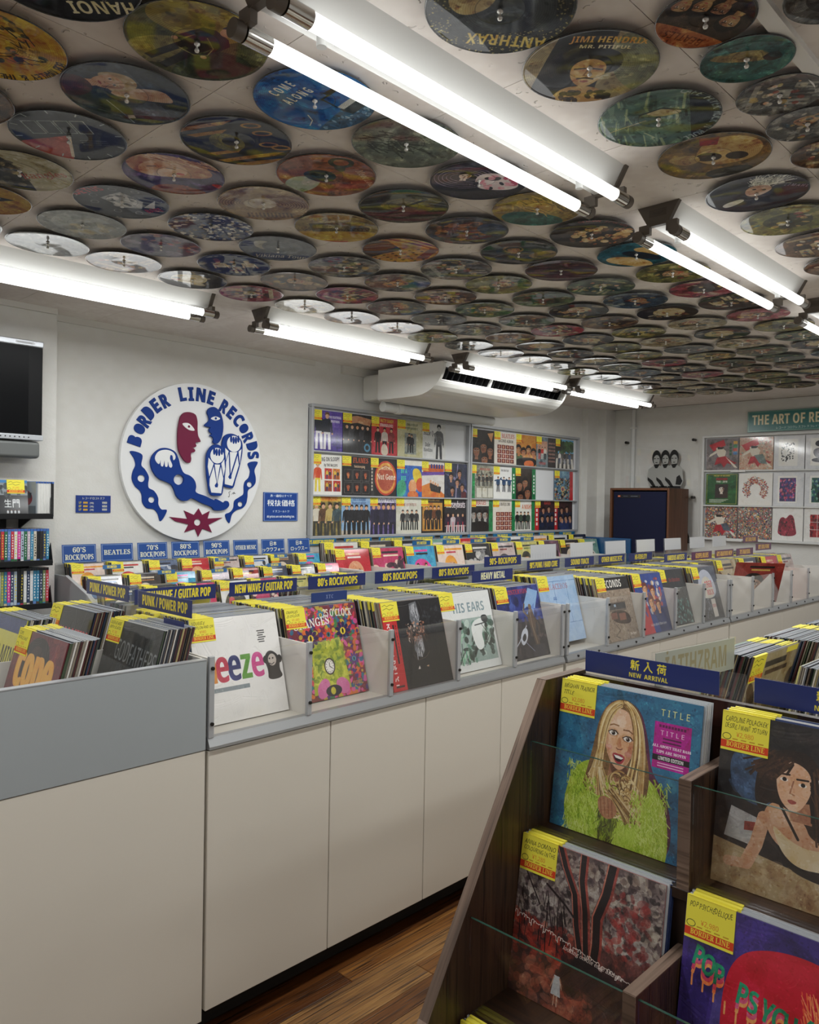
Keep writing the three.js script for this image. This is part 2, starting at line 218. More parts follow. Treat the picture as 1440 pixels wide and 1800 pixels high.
  for (let i = 0; i < 40; i++) { const a = r(), b = r(); wave(57 - a * 2, 8 + b * 3, 49 - a * 3, 12 + b * 4, 46 - a * 2, 26 + b * 6, 46 - a * 4, 46 + b * 8, .7); }
  for (let i = 0; i < 170; i++) { const a = r(), b = r(); wave(58 + a * 3, 7 + b * 3, 68 + a * 6, 12 + b * 4, 70 + a * 6, 36 + b * 8, 62 + a * 14, 58 + b * 22, .75); }
  for (let i = 0; i < 120; i++) { const a = r() * 6.3, x = 56 + r() * 12, y = 58 + r() * 20; c.strokeStyle = HK[i % 7]; c.lineWidth = .5 + r() * .6; c.beginPath(); c.arc(x, y, 1.6 + r() * 5, a, a + 2.4); c.stroke(); }
  S(c, '#b98060', [44, 74, 50, 70, 57, 74, 60, 80, 54, 86, 47, 84]); for (let i = 0; i < 4; i++) L(c, '#8d5a40', .6, [46.4 + i * 2.8, 72.5, 48.4 + i * 2.6, 83.5]); for (let i = 0; i < 40; i++) { const a = r(); wave(48 + a * 8, 64 + r() * 6, 52 + a * 10, 70, 60 + a * 8, 76, 64 + a * 12, 80 + r() * 6, .7); }
  streaks(c, 8, 420, ['#b7d545', '#c6e05c', '#8fae2a', '#d5ea7d'], 22, 60, 42, 99, 3.6, .42, 1.3, 1.6); streaks(c, 9, 420, ['#b7d545', '#c6e05c', '#9dbd33', '#d5ea7d'], 68, 62, 92, 99, 3.6, .42, 1.4, 1.6); streaks(c, 19, 160, ['#c6e05c', '#b7d545'], 58, 86, 72, 99, 3.6, .42, 1.4, 1.4);
  c.restore(); c.save(); c.translate(-6, -2);
  T(c, 'T I T L E', 89, 13, 4.2, '#dfe39a', .95, 'sans-serif');
  R(c, '#b4168e', 76, 17, 24, 29); for (let i = 0; i < 9; i++) R(c, '#5a0c4a', 79 + i * 2, 18.6, 1.5, 1.7); T(c, 'T I T L E', 88, 25, 3, '#f3c9e6', 1.1, 'sans-serif'); for (let i = 0; i < 2; i++) R(c, '#5a0c4a', 82, 26.6 + i * 2.2, 12, 1);
  T(c, 'ALL ABOUT THAT BASS', 88, 33, 1.7, '#fff', .9, 'bold serif'); T(c, 'LIPS ARE MOVIN', 88, 36.4, 1.8, '#fff', .9, 'bold serif'); R(c, '#181018', 76, 37.6, 24, 3.6); T(c, 'LIMITED EDITION', 88, 40.6, 2.3, '#fff', .62); for (let i = 0; i < 2; i++) R(c, '#f0b9e0', 79.5, 42.4 + i * 1.6, 17, .7);
  c.restore();
});
hero.add('forest', 1, (c) => {
  R(c, '#5a4a4c', 0, 0, 100, 100); blobs(c, 4, 900, ['#7a6c6a', '#9a8f88', '#5a4c4e', '#6a5a5a', '#b5aca0', '#c2bab0', '#4a3c40'], 1, 5, 0, 0, 100, 60, .5); blobs(c, 5, 500, ['#1e1518', '#2a1d20', '#8d8178', '#b5aca0'], .6, 2.6, 0, 4, 100, 60, .55);
  blobs(c, 6, 600, ['#3a2426', '#2a1a1c', '#5b3734', '#7b3d34', '#4c2c2b'], 2, 7, 0, 52, 100, 102, .5); blobs(c, 7, 130, ['#a53226', '#8c2a22', '#c0533e'], 1, 4, 0, 50, 50, 74, .5); blobs(c, 8, 90, ['#b5543e', '#a14836', '#c47a62'], 1.5, 5, 5, 76, 60, 102, .4); blobs(c, 9, 60, ['#9c2f2c', '#7a2526'], 1, 4, 66, 14, 92, 50, .45);
  const tr = (p, w) => { L(c, '#8d4038', w + 1.6, p.map((v, i) => (i % 2 ? v : v + .9))); L(c, '#1d1416', w, p); L(c, '#b66a5a', w * .16, p.map((v, i) => (i % 2 ? v : v - w * .4))); };
  tr([28, -2, 34, 12, 42, 26, 45, 44, 51, 66], 4.2); tr([46, -2, 46, 16, 50, 34, 54, 66], 4.4); tr([66, -2, 63, 18, 58, 34, 59, 50, 58, 68], 6); P(c, '#1d1416', [46, 62, 62, 58, 64, 72, 44, 72]); L(c, '#221719', 1.4, [22, 26, 36, 34, 44, 40]); L(c, '#221719', 1, [4, 20, 18, 40]); streaks(c, 10, 60, ['#1b1315', '#2a1d20'], 2, 30, 40, 58, 9, .5, 1.5, .5);
  blobs(c, 11, 200, ['#241719', '#321f21', '#1a1113'], 2, 6, 40, 66, 100, 84, .4);
  // handwritten line and a small figure
  c.save(); c.translate(0, 50); c.rotate(.035); c.strokeStyle = '#e4d8d0'; c.lineWidth = .45; c.beginPath(); const q = rng(3); for (let x = 0; x < 92; x += .25) { const w = 1.1 * Math.sin(x * 3.4) * (.5 + .5 * Math.sin(x * .9 + 1)) + (Math.sin(x * .61) > .9 ? 2.6 : 0); c[x ? 'lineTo' : 'moveTo'](x + .5 * Math.cos(x * 3.4), x * .12 + w); } c.stroke(); c.restore();
  T(c, 'looking on the edge and the', 58, 62, 2.5, '#efe4dc', .9, 'italic serif', 4);
  P(c, '#c9cdd0', [33.5, 78, 37.5, 78, 39, 90, 32, 90]); E(c, '#3a2620', 35.5, 76, 1.7, 2.1); L(c, '#c79f8c', .9, [34.6, 90, 34.4, 96]); L(c, '#c79f8c', .9, [36.6, 90, 36.8, 96]); L(c, '#c79f8c', .7, [33.6, 79, 31.6, 86]); L(c, '#c79f8c', .7, [37.6, 79, 39.4, 85]);
});
hero.add('crawl', 1, (c) => {
  R(c, '#1b191b', 0, 0, 100, 100); blobs(c, 3, 260, ['#242224', '#2e2a2a', '#161416', '#3a3430'], 2, 8, 0, 0, 100, 80, .5); S(c, '#39506f', [6, 24, 18, 14, 30, 24, 34, 46, 22, 52, 8, 44]); blobs(c, 4, 60, ['#4a6588', '#2c3f5a'], 1, 3, 8, 20, 30, 46, .5);
  P(c, '#aeb4ba', [62, 2, 74, 4, 78, 30, 72, 34]); P(c, '#8d7a60', [70, 3, 74, 3, 72, 28, 68, 27]); L(c, '#55554e', 3, [80, 2, 84, 24, 98, 40]); P(c, '#5d5a50', [86, 6, 100, 8, 100, 34, 88, 22]);
  P(c, '#a58d6a', [0, 74, 100, 88, 100, 100, 0, 100]); blobs(c, 5, 200, ['#b59c77', '#94794f', '#c2ab88'], 1, 5, 0, 80, 100, 100, .35); P(c, '#a9a8a8', [9, 54, 27, 58, 26, 74, 6, 72]); P(c, '#8a3a30', [17, 61, 23, 60, 24, 65, 17, 66]);
  c.save(); c.translate(-27.6, -13); c.scale(1.15, 1.15); // kneeling figure
  S(c, '#191613', [52, 62, 74, 58, 96, 64, 104, 90, 92, 84, 70, 84, 58, 80]); S(c, '#cc9e7e', [46, 56, 56, 48, 76, 46, 92, 50, 96, 62, 84, 72, 62, 74, 52, 70]); S(c, '#d9c49c', [50, 60, 60, 68, 72, 70, 84, 64, 88, 56, 92, 72, 80, 78, 60, 80]); L(c, '#1a1512', 1.3, [54, 50, 64, 66]);
  L(c, '#c99a7b', 6.2, [48, 60, 45, 74, 41, 84]); L(c, '#c99a7b', 5, [41, 85, 32, 86]); L(c, '#d3a685', 7.5, [92, 56, 90, 72, 80, 90]); for (let i = 0; i < 5; i++) L(c, '#c48f70', 1.7, [79 + i, 90, 76 + i * 4.4, 97 - i * .6]); for (const y of [66, 69, 71]) L(c, '#3a2a22', .9, [87, y + 1, 94, y - 1]);
  S(c, '#2b1c15', [42, 50, 44, 32, 54, 24, 68, 24, 74, 36, 78, 56, 88, 64, 70, 66, 66, 56, 50, 50, 46, 58]); P(c, '#a97a5d', [58, 50, 68, 48, 70, 58, 60, 58]); S(c, '#dcb090', [52, 32, 60, 29, 68, 33, 69, 43, 64, 53, 59, 54, 53, 47]);
  for (const [x, y] of [[56, 39], [64.5, 40]]) { E(c, '#f0e6dc', x, y, 1.9, .9); E(c, '#20140e', x + .2, y - .2, 1); L(c, '#2c1a12', .9, [x - 2.6, y - 2.4, x + 2.4, y - 2.8]); } L(c, '#a9775a', .7, [60.4, 39, 59, 45, 61, 45.6]); S(c, '#9c4a44', [57.6, 48.6, 60, 47.8, 63, 48.8, 60, 50.6]);
  streaks(c, 6, 120, ['#2a1b13', '#3a261a', '#1c120d', '#4d3423'], 68, 30, 76, 44, 20, .8, 1.3, .5); streaks(c, 7, 60, ['#2a1b13', '#3a261a'], 48, 26, 60, 32, 10, .9, 2.4, .8); L(c, '#c8ccd0', 1.4, [72, 36, 74, 44]); c.restore();
});
hero.add('pop', 1, (c) => {
  R(c, '#3b2a7a', 0, 0, 100, 100); P(c, '#4d428a', [20, 40, 34, 36, 40, 100, 14, 100]); P(c, '#33256c', [4, 0, 22, 0, 12, 100, 0, 100]);
  S(c, '#c91630', [26, 100, 22, 48, 28, 22, 46, 12, 70, 10, 92, 18, 108, 40, 112, 110, 30, 115]); streaks(c, 4, 200, ['#f0714a', '#e8522f', '#f79a63'], 62, 26, 104, 44, 14, .5, 1.25, .4); S(c, '#ee8d58', [46, 100, 44, 66, 52, 58, 62, 64, 58, 84, 60, 110]); streaks(c, 5, 60, ['#f6b079', '#d8432f'], 44, 60, 58, 80, 16, .6, 1.4, .3); P(c, '#1d1c2a', [62, 72, 110, 66, 110, 100, 60, 100]); S(c, '#1e8a58', [66, 78, 78, 74, 84, 84, 72, 88]); L(c, '#f0a24c', 1.6, [70, 86, 80, 82, 86, 88]);
  const s = 'POP PSYCHÉDÉLIQUE', r = rng(2); [...s].forEach((ch, i) => { const x = 8 + i * 6.2, y = 36 + i * 2.1 + 2 * Math.sin(i * .45), h = 11.5; for (const [k, o] of [['#f39a58', 5], ['#d94f74', 3], ['#1f8f66', 0]]) T(c, ch, x, y + o, h, k, ch === 'I' ? 1 : .72, 'bold sans-serif', 12 - (i % 3) * 4); L(c, '#f39a58', 1, [x - 1.5, y + 4, x - 1.5, y + 8 + r() * 4]); });
});
// sleeves in the long counter, 512 pixels each
const mid = new Atlas(2048, 2048, 4, 4); mid.post = (c, i) => { speckle(160, .016, 9)(c, i + 50); speckle(800, .07, .9)(c, i); };
mid.add('letters', 1, (c) => { R(c, '#f1efec', 0, 0, 100, 100); [...'queeze'].forEach((ch, i) => T(c, ch, 2 + i * 13.6, 62, 31, ['#2f7fc2', '#d98b3c', '#c23a52', '#2c3570', '#5f9a3c', '#d24a8f'][i], .66)); [...'ueeze'].forEach((ch, i) => T(c, ch, 16.4 + i * 13.6, 62, 31, ['#d98b3c', '#c23a52', '#2c3570', '#5f9a3c', '#d24a8f'][i], .66)); R(c, '#8d979c', 14, 67, 44, 4); for (let i = 0; i < 6; i++) R(c, '#555', 74 + i % 2, 17 + i * 2.2, 9 - (i % 3), 1.1); S(c, '#2a2626', [82, 58, 78, 46, 84, 38, 92, 40, 98, 48, 95, 58, 100, 67, 80, 68]); E(c, '#2a2626', 80.5, 47, 3.4, 4); E(c, '#2a2626', 97, 48, 3, 4); E(c, '#cfc4ba', 88, 48, 5, 6); E(c, '#2a2626', 85, 46.5, .9); E(c, '#2a2626', 89, 46.5, .9); L(c, '#2a2626', .8, [84, 51, 87, 52.6, 90, 51]); });
mid.add('flowers', 1, (c) => {
  R(c, '#7a2b3a', 0, 0, 100, 100); blobs(c, 3, 520, ['#d63b52', '#e2782f', '#3c7f45', '#4a2f78', '#c9b13a', '#e05aa0', '#2c6f8f'], 1.4, 4.4, 0, 0, 100, 100, .9); P(c, '#a9b02a', [30, 40, 70, 36, 76, 92, 24, 94]); blobs(c, 4, 140, ['#c4c93a', '#8a9a24', '#d8d85a', '#5a7a20'], 1, 5, 28, 40, 72, 88, .6);
  const fl = (x, y, r, k, q) => { for (let i = 0; i < 9; i++) E(c, k, x + Math.cos(i * .7) * r, y + Math.sin(i * .7) * r, r * .5, r * .3, i * .7); E(c, q, x, y, r * .55); E(c, '#1a1416', x, y, r * .2, r * .4); }; fl(76, 30, 7, '#2a2050', '#e8cf3a'); fl(30, 34, 7, '#301f4a', '#e3c53a'); fl(55, 32, 5, '#d64a34', '#2d7f86'); fl(60, 16, 4, '#c94b8a', '#e98c3c'); fl(86, 62, 5, '#5a2f80', '#4a9fb5'); fl(48, 10, 3.6, '#2f7fa0', '#e8d24a');
  T(c, 'ORANGES', 34, 22, 9, '#f4f0ea', .8, 'bold serif', -4); T(c, '25 O\'CLOCK', 72, 13, 8, '#f4f0ea', .62, 'bold serif', 3);
  E(c, '#3a302c', 50, 66, 7.5, 9); E(c, '#ece8e0', 50, 66, 6, 7.4); for (let i = 0; i < 12; i++) E(c, '#2a2422', 50 + Math.sin(i * .52) * 4.8, 66 - Math.cos(i * .52) * 6, .5); L(c, '#2a2422', .8, [50, 62, 50, 66, 53, 68]); S(c, '#d873a8', [28, 86, 40, 76, 48, 82, 44, 96, 30, 100]); S(c, '#d873a8', [54, 82, 66, 78, 76, 88, 70, 98, 58, 96]); E(c, '#26202c', 51, 92, 11, 6); E(c, '#cfc23a', 50, 92, 3.4, 4);
  T(c, 'PSONIC', 86, 90, 4, '#d88a4a', .7);
});
mid.add('skull', 1, (c) => { R(c, '#17161a', 0, 0, 100, 100); P(c, '#6f7278', [46, 4, 58, 2, 61, 20, 57, 30, 49, 32, 44, 22]); P(c, '#9a9ca2', [49, 6, 55, 4, 57, 20, 51, 24]); P(c, '#83858b', [45, 44, 59, 42, 60, 60, 55, 66, 48, 66, 44, 58]); streaks(c, 9, 60, ['#c9cace', '#6a6c72', '#a3a4aa', '#3a3b40'], 46, 44, 58, 56, 9, .8, 1.6, .3); streaks(c, 11, 40, ['#b9bac0', '#55575d'], 47, 6, 58, 18, 9, .8, 1.5, .4); blobs(c, 2, 70, ['#a35f45', '#c98b6a', '#5b3a30', '#d8c4b4'], .5, 2, 36, 26, 66, 48, .8); streaks(c, 3, 40, ['#8a6a5c', '#5a4038'], 38, 30, 64, 46, 7, .5, 1.5, 2); L(c, '#5d4c44', .7, [40, 62, 46, 70, 60, 68, 68, 62]); P(c, '#d8cfc6', [44, 80, 47, 76, 48, 80]); P(c, '#c9a07c', [58, 78, 63, 77, 62, 79.4]); blobs(c, 5, 30, ['#3a3c44', '#2a2b31'], 1, 4, 66, 4, 98, 40, .6); R(c, '#c8262a', 0, 0, 22, 100); J(c, 'スーパー・トゥルーパー', 7.5, 24, 6, '#f4e8e4', 1.3, 1, 1.1, true); R(c, '#1b1416', 14, 26, 2.4, 44); for (let i = 0; i < 9; i++) R(c, '#2a1416', 18.4, 26 + i * 4, 1, 3); R(c, '#3a1a1c', 5, 94, 13, 2); });
mid.add('ears', 1, (c) => {  R(c, '#e9ebea', 0, 0, 100, 100); T(c, 'HIS EARS', 54, 26, 12, '#8ba0a8', .9); R(c, '#9db3ad', 4, 34, 92, 56); blobs(c, 2, 120, ['#2c3a34', '#3f5a4c', '#cfe0d6', '#5e8f7a', '#1a2420'], 1.5, 7, 4, 40, 96, 88, .75); S(c, '#eef2f0', [52, 40, 78, 34, 82, 44, 70, 54, 74, 72, 60, 78, 52, 62]); L(c, '#20282a', 1.4, [60, 44, 84, 42]); L(c, '#20282a', 1, [74, 44, 86, 60, 72, 74]); S(c, '#1c2224', [74, 32, 88, 32, 88, 42, 76, 42]); streaks(c, 3, 40, ['#9fe0b0', '#5ab58a', '#20302a'], 6, 54, 40, 88, 12, .9, 2, 1); R(c, '#e9ebea', 0, 92, 100, 8); });
mid.add('bluewarrior', 1, (c) => { R(c, '#2d3884', 0, 0, 100, 100); blobs(c, 2, 130, ['#34479a', '#22295c', '#4a62b4', '#1c1f44'], 3, 9, 0, 0, 100, 100, .5); P(c, '#8fb4e0', [54, 34, 76, 4, 98, 10, 84, 34, 66, 30]); P(c, '#6f8fd0', [60, 40, 84, 26, 78, 44]); R(c, '#23222c', 0, 50, 100, 50); blobs(c, 5, 90, ['#1a1922', '#33303a', '#4a4248', '#6a5a58'], 2, 7, 0, 48, 100, 100, .6); T(c, 'WINTERTON', 48, 11, 6.5, '#c4383c', .85, 'bold serif');
  P(c, '#5c4a3c', [68, 34, 76, 34, 80, 52, 74, 66, 80, 84, 70, 84, 66, 60, 62, 46]); E(c, '#7a6450', 72, 31, 3.6, 4.4); L(c, '#6a5644', 3, [64, 44, 56, 36, 60, 26]); L(c, '#4a3c32', 3, [78, 46, 86, 58, 82, 70]); L(c, '#a08a74', .9, [70, 36, 70, 60, 74, 82]); P(c, '#3b3a44', [62, 84, 90, 84, 92, 100, 60, 100]); S(c, '#ccd2de', [36, 72, 48, 58, 58, 60, 54, 74, 40, 84]); S(c, '#23242c', [40, 72, 50, 64, 52, 72, 44, 78]); L(c, '#c3c9d6', 1.6, [10, 92, 34, 76, 56, 56]); L(c, '#8f98b0', 1, [48, 78, 64, 92]); });
mid.add('skyblue', 1, (c) => { R(c, '#a9c6e8', 0, 0, 100, 100); L(c, '#5d86bf', .9, [0, 8, 100, 8]); L(c, '#5d86bf', .9, [0, 72, 100, 72]); L(c, '#5d86bf', .9, [40, 8, 40, 100]); L(c, '#5d86bf', .9, [74, 8, 74, 72]); T(c, 'PLACEBOS', 50, 20, 8, '#b4504c', .95, 'serif'); T(c, 'SILL', 38, 36, 4.5, '#3f6bb0', .8); S(c, '#5f8cc8', [20, 78, 26, 74, 28, 88, 22, 96]); blobs(c, 3, 40, ['#9dbbe2', '#b9d2ee'], 4, 10, 0, 0, 100, 100, .4); });
mid.add('beach', 1, (c) => { R(c, '#9c8b7a', 0, 0, 100, 100); blobs(c, 3, 420, ['#a8988a', '#8a7a6a', '#b6a898', '#6f6256'], .6, 3, 0, 22, 100, 100, .7); R(c, BLK, 0, 0, 100, 20); T(c, 'SECONDS', 46, 16, 12, '#f2efe8', .82); R(c, '#6a5f58', 22, 40, 54, 14); R(c, '#33363c', 22, 42, 54, 9); R(c, '#9fb6cc', 40, 43, 6, 4); S(c, '#3a2a26', [22, 52, 78, 54, 88, 78, 30, 72]); R(c, '#7b4a3e', 26, 56, 18, 10); R(c, '#8a5648', 50, 58, 20, 11); L(c, '#2b2624', 1, [34, 74, 44, 84, 28, 92, 40, 96]); T(c, 'The Times', 82, 94, 3.6, '#f0e8de', .8); });
mid.add('faces', 1, (c) => { R(c, '#24408f', 0, 0, 100, 100); P(c, '#c92f36', [0, 30, 30, 40, 40, 100, 0, 100]); P(c, '#1a2c66', [50, 60, 100, 60, 100, 100, 60, 100]); blobs(c, 2, 60, ['#d84a3c', '#e8c49a', '#f1ece4', '#2b56b0', '#8a2a34'], 2, 6, 20, 10, 90, 70, .8); for (const [x, y, r] of [[36, 26, 8], [60, 32, 8], [48, 50, 9], [70, 56, 8]]) face(c, x, y, r, '#e0a878', '#6a2a20'); T(c, 'Golden Hits & Times Gone', 56, 88, 4, '#ece6d8', .8, 'italic serif'); });
mid.add('various', 1, (c) => { R(c, '#25262b', 0, 0, 100, 100); T(c, 'No Rotation', 58, 22, 7, '#b8382f', .8, 'serif'); R(c, '#8aa3a0', 20, 34, 60, 1); T(c, 'SONGS FOR THE GREAT', 50, 40, 3, '#bdb8ae', .9); blobs(c, 4, 160, ['#2f6a66', '#4f9890', '#16302f', '#9fc9c0', '#1a1c1f'], 1, 4, 10, 54, 94, 98, .8); });
mid.add('dome', 1, (c) => { R(c, '#4c5260', 0, 0, 100, 100); S(c, '#b7bccb', [10, 60, 20, 14, 50, 2, 80, 14, 92, 60]); S(c, '#cfcabb', [22, 60, 30, 26, 52, 16, 72, 26, 80, 60]); T(c, '1960', 58, 40, 13, '#c8404a', .8); T(c, 'ROCK', 60, 54, 10, '#c8404a', .8); R(c, '#2c2b31', 0, 60, 100, 40); R(c, '#d8d2c8', 54, 62, 18, 34); T(c, 'EDEN', 63, 78, 6, '#b8343c', .7); blobs(c, 2, 50, ['#6f7482', '#3a3d46', '#9aa0ac'], 1, 4, 4, 62, 50, 96, .8); });
mid.add('orangeletters', 1, (c) => { R(c, '#6a2430', 0, 0, 100, 100); blobs(c, 2, 80, ['#7a2a34', '#5a1c28', '#8a3a34'], 3, 9, 0, 0, 100, 100, .5); S(c, '#231a1c', [24, 52, 22, 16, 40, 2, 66, 4, 76, 20, 74, 56]); E(c, '#3b2a26', 48, 30, 16, 20); for (const d of [-2.2, -1.1, 0, 1.1, 2.2]) T(c, 'cope', 50 + d, 47, 38, '#e7a33a', .62); for (const d of [-1.2, 0, 1.2]) T(c, 'cope', 50 + d, 46, 37, '#f0b24a', .62); R(c, '#3b1620', 20, 88, 60, 5); });
mid.add('darkrock', 1, (c) => { R(c, '#1b1d20', 0, 0, 100, 100); blobs(c, 2, 90, ['#26292c', '#131517', '#31353a'], 3, 10, 0, 0, 100, 100, .6); S(c, '#2c3032', [0, 60, 30, 56, 60, 62, 100, 54, 100, 100, 0, 100]); T(c, 'GODFATHERS', 60, 37, 18, '#7d8285', .5, 'sans-serif', 4); T(c, 'BIRTH SCHOOL', 52, 58, 7, '#868b8e', .6, 'bold sans-serif', 3); T(c, 'LIFE WORK', 52, 72, 7, '#868b8e', .6, 'bold sans-serif', 3); });
mid.add('redletters', 1, (c) => { R(c, '#1c1b1e', 0, 0, 100, 100); T(c, 'NEW ROOSTERS', 56, 36, 16, '#c9454e', .5); blobs(c, 2, 60, ['#2b2a2e', '#141316'], 3, 10, 0, 46, 100, 100, .6); });
mid.add('yellowletters', 1, (c) => { R(c, '#d6cf57', 0, 0, 100, 100); R(c, '#2c3d72', 0, 0, 100, 14); T(c, 'NEVER MIND', 54, 44, 17, '#1b1b22', .62); T(c, 'THE', 24, 60, 9, '#1b1b22', .7); T(c, 'BOLLOCKS', 54, 82, 18, '#1b1b22', .62); });
mid.add('catmask', 1, (c) => { R(c, '#cfd0d6', 0, 0, 100, 100); R(c, '#9aa0b4', 0, 0, 100, 26); T(c, 'TEN COMMON', 50, 20, 12, '#b43044', .8); blobs(c, 2, 120, ['#5d6a80', '#e4e6ea', '#8a3a48', '#3a4358'], 2, 7, 0, 30, 100, 100, .7); });
mid.add('yellowhit', 1, (c) => { R(c, '#e7d23a', 0, 0, 100, 100); T(c, 'SELECTION', 50, 24, 14, '#17161a', .62); T(c, 'No. 8', 50, 50, 14, '#17161a', .8); blobs(c, 3, 50, ['#c43a34', '#17161a', '#e9e4d4'], 2, 6, 10, 58, 90, 96, .8); });

// sleeves on the wall boards and small ones in the bins
const small = new Atlas(2048, 2048, 9, 9); small.post = (c, i) => { speckle(70, .06, 10)(c, i + 50); speckle(420, .1, 1.5)(c, i); };
const A1 = (k, f) => small.add(k, 1, f);
// left board, first panel
A1('l00', (c) => { R(c, '#5a45a0', 0, 0, 100, 100); R(c, '#4a3790', 0, 60, 100, 40); for (let i = 0; i < 9; i++) L(c, '#6a56b0', .8, [0, 30 + i * 8, 100, 30 + i * 8]); man(c, 22, 96, 92, '#1e2430', '#e8e6ea', '#4a3222'); man(c, 48, 96, 90, '#1e2434', '#e4e2e6', '#6a4a2c'); T(c, 'THE RIGHTEOUS', 74, 18, 6, '#e8e4f4', .62); T(c, 'BROTHERS', 74, 28, 6, '#e8e4f4', .7); });
A1('l01', (c) => { R(c, '#2c2c30', 0, 0, 100, 100); P(c, '#c08a66', [24, 8, 50, 4, 100, 10, 94, 28, 50, 22, 24, 26]); row(c, 5, 14, 86, 98, 70, ['#1a1a1e', '#3a3a40'], '#222226'); E(c, '#4f87a8', 84, 84, 11); E(c, '#222', 84, 84, 6); });
A1('l02', (c) => { R(c, '#c23640', 0, 0, 100, 100); T(c, 'PATTY SANDY', 60, 13, 9, '#f0d23c', .62); T(c, 'STRANGELOVES', 58, 24, 8, '#f4ece4', .6); row(c, 3, 26, 76, 94, 66, ['#2c1c20', '#d8cec4', '#8a3a3c'], '#1b1518'); S(c, '#d8cab8', [40, 70, 60, 70, 66, 100, 36, 100]); });
A1('l03', (c) => { R(c, '#c4c09a', 0, 0, 100, 100); R(c, '#8f9690', 28, 34, 46, 58); man(c, 46, 88, 52, BLK, '#1c1c20'); man(c, 56, 88, 50, '#26262a', '#1c1c20'); T(c, 'SINGLE SIDE OF', 58, 14, 6, '#4c5a50', .72); T(c, 'PERRY KENDRICK', 56, 24, 6, '#4c5a50', .7); });
A1('l04', (c) => { R(c, '#dfdfdc', 0, 0, 100, 100); man(c, 72, 108, 104, '#56585c', '#3a3a3e', '#16161a', '#b9b9b8'); L(c, '#77797c', 8, [62, 48, 54, 30]); T(c, 'Suzie Q', 28, 34, 13, '#1b1b1e', .62, 'bold serif'); T(c, 'Dale', 24, 66, 11, '#3a3a3e', .62, 'bold serif'); T(c, 'Hawkins', 26, 80, 10, '#3a3a3e', .6, 'bold serif'); });
A1('l10', (c) => { R(c, '#eeece6', 0, 0, 100, 100); T(c, 'HANG ON SLOOPY', 56, 16, 10, '#18181a', .58, 'bold sans-serif', -3); T(c, 'by THE McCOYS', 62, 29, 7, '#18181a', .62); for (const [x, y, k] of [[42, 34, '#c8382e'], [68, 34, '#d67a2c'], [42, 64, '#a8482c'], [70, 64, '#c43228']]) { R(c, k, x, y, 24, 27); man(c, x + 8, y + 27, 24, '#e0c04a', '#2c3a70'); man(c, x + 17, y + 27, 22, '#3c3c40', '#6a2a2a'); } man(c, 20, 92, 70, '#d8542c', '#e8d048'); });
A1('l11', (c) => { R(c, '#151314', 0, 0, 100, 100); T(c, 'FLAMES', 64, 16, 13, '#d8582c', .7, 'bold serif'); T(c, 'footstomping', 60, 28, 6, '#e8c09a', .7); for (let i = 0; i < 6; i++) { const x = 8 + (i % 3) * 30, y = 34 + (i / 3 | 0) * 32; L(c, '#6a6462', 1, [x, y, x + 26, y, x + 26, y + 28, x, y + 28, x, y]); face(c, x + 13, y + 12, 6, '#b8562c', '#38140f'); } });
A1('l12', (c) => { R(c, '#171415', 0, 0, 100, 100); E(c, '#c23c28', 58, 52, 41, 46); E(c, '#e09a44', 58, 52, 36, 41); E(c, '#b4543a', 58, 52, 30, 34); T(c, 'Nut Gone', 60, 56, 15, '#f3ead8', .7, 'bold serif'); L(c, '#f0dcae', 2, [34, 30, 58, 20, 82, 30]); T(c, 'OGDENS', 58, 30, 8, '#f3e0b4', .7, 'bold serif'); R(c, '#2c2a2c', 0, 0, 15, 100); for (let i = 0; i < 7; i++) R(c, '#c8bfae', 5, 26 + i * 9, 5, 6); });
A1('l13', (c) => { R(c, '#2f66b8', 0, 0, 100, 100); R(c, '#e9e6dc', 0, 0, 100, 14); S(c, '#3fa07c', [0, 60, 30, 50, 40, 80, 20, 104, 0, 104]); S(c, '#e4c93a', [58, 22, 92, 20, 104, 60, 70, 66]); S(c, '#d4532f', [78, 50, 104, 44, 104, 90, 74, 80]); E(c, '#e2a070', 62, 72, 16, 20); S(c, '#d8743c', [44, 84, 82, 84, 88, 104, 40, 104]); T(c, 'BE A', 28, 36, 12, '#4ad0a4', .7); T(c, 'BEE', 26, 56, 12, '#4ad0a4', .7); });
A1('l14', (c) => { R(c, '#ddd8d2', 0, 0, 100, 100); R(c, '#c8622c', 8, 8, 88, 28); for (let i = 0; i < 5; i++) R(c, '#2c3f88', 40 + i * 11, 6, 7, 12); P(c, '#d87f35', [0, 70, 40, 58, 100, 92, 100, 102, 0, 102]); P(c, '#6a4aa0', [0, 30, 100, 26, 100, 34, 0, 40]); P(c, '#2a2724', [36, 60, 84, 70, 80, 88, 40, 82]); for (let i = 0; i < 4; i++) { E(c, SK, 40 + i * 10, 56 + i * 3, 4, 5); R(c, '#3a3432', 36 + i * 10, 60 + i * 3, 8, 14); } });
A1('l15', (c) => { R(c, '#2b3148', 0, 0, 100, 100); P(c, '#7a7496', [0, 30, 40, 46, 100, 86, 100, 80, 46, 40]); P(c, '#8a84a0', [46, 100, 52, 100, 60, 0, 56, 0]); for (const [x, y] of [[28, 40], [66, 30], [34, 80], [78, 70], [56, 56]]) face(c, x, y, 9, '#b98a70', '#1b1416', .5); R(c, '#5a2c30', 74, 82, 22, 18); });
A1('l20', (c) => { R(c, '#8a7a44', 0, 0, 100, 100); blobs(c, 2, 120, ['#5a5a34', '#a0803c', '#3a4028', '#b8a060'], 2, 7, 0, 14, 100, 60, .7); row(c, 4, 18, 84, 104, 84, ['#ddd6c6', '#6a4a34', '#c8b070', '#3a4a50'], '#3a3a34'); R(c, '#d8a83c', 0, 0, 100, 15); T(c, 'RUMBOIO', 56, 12, 10, '#c4522c', .9); });
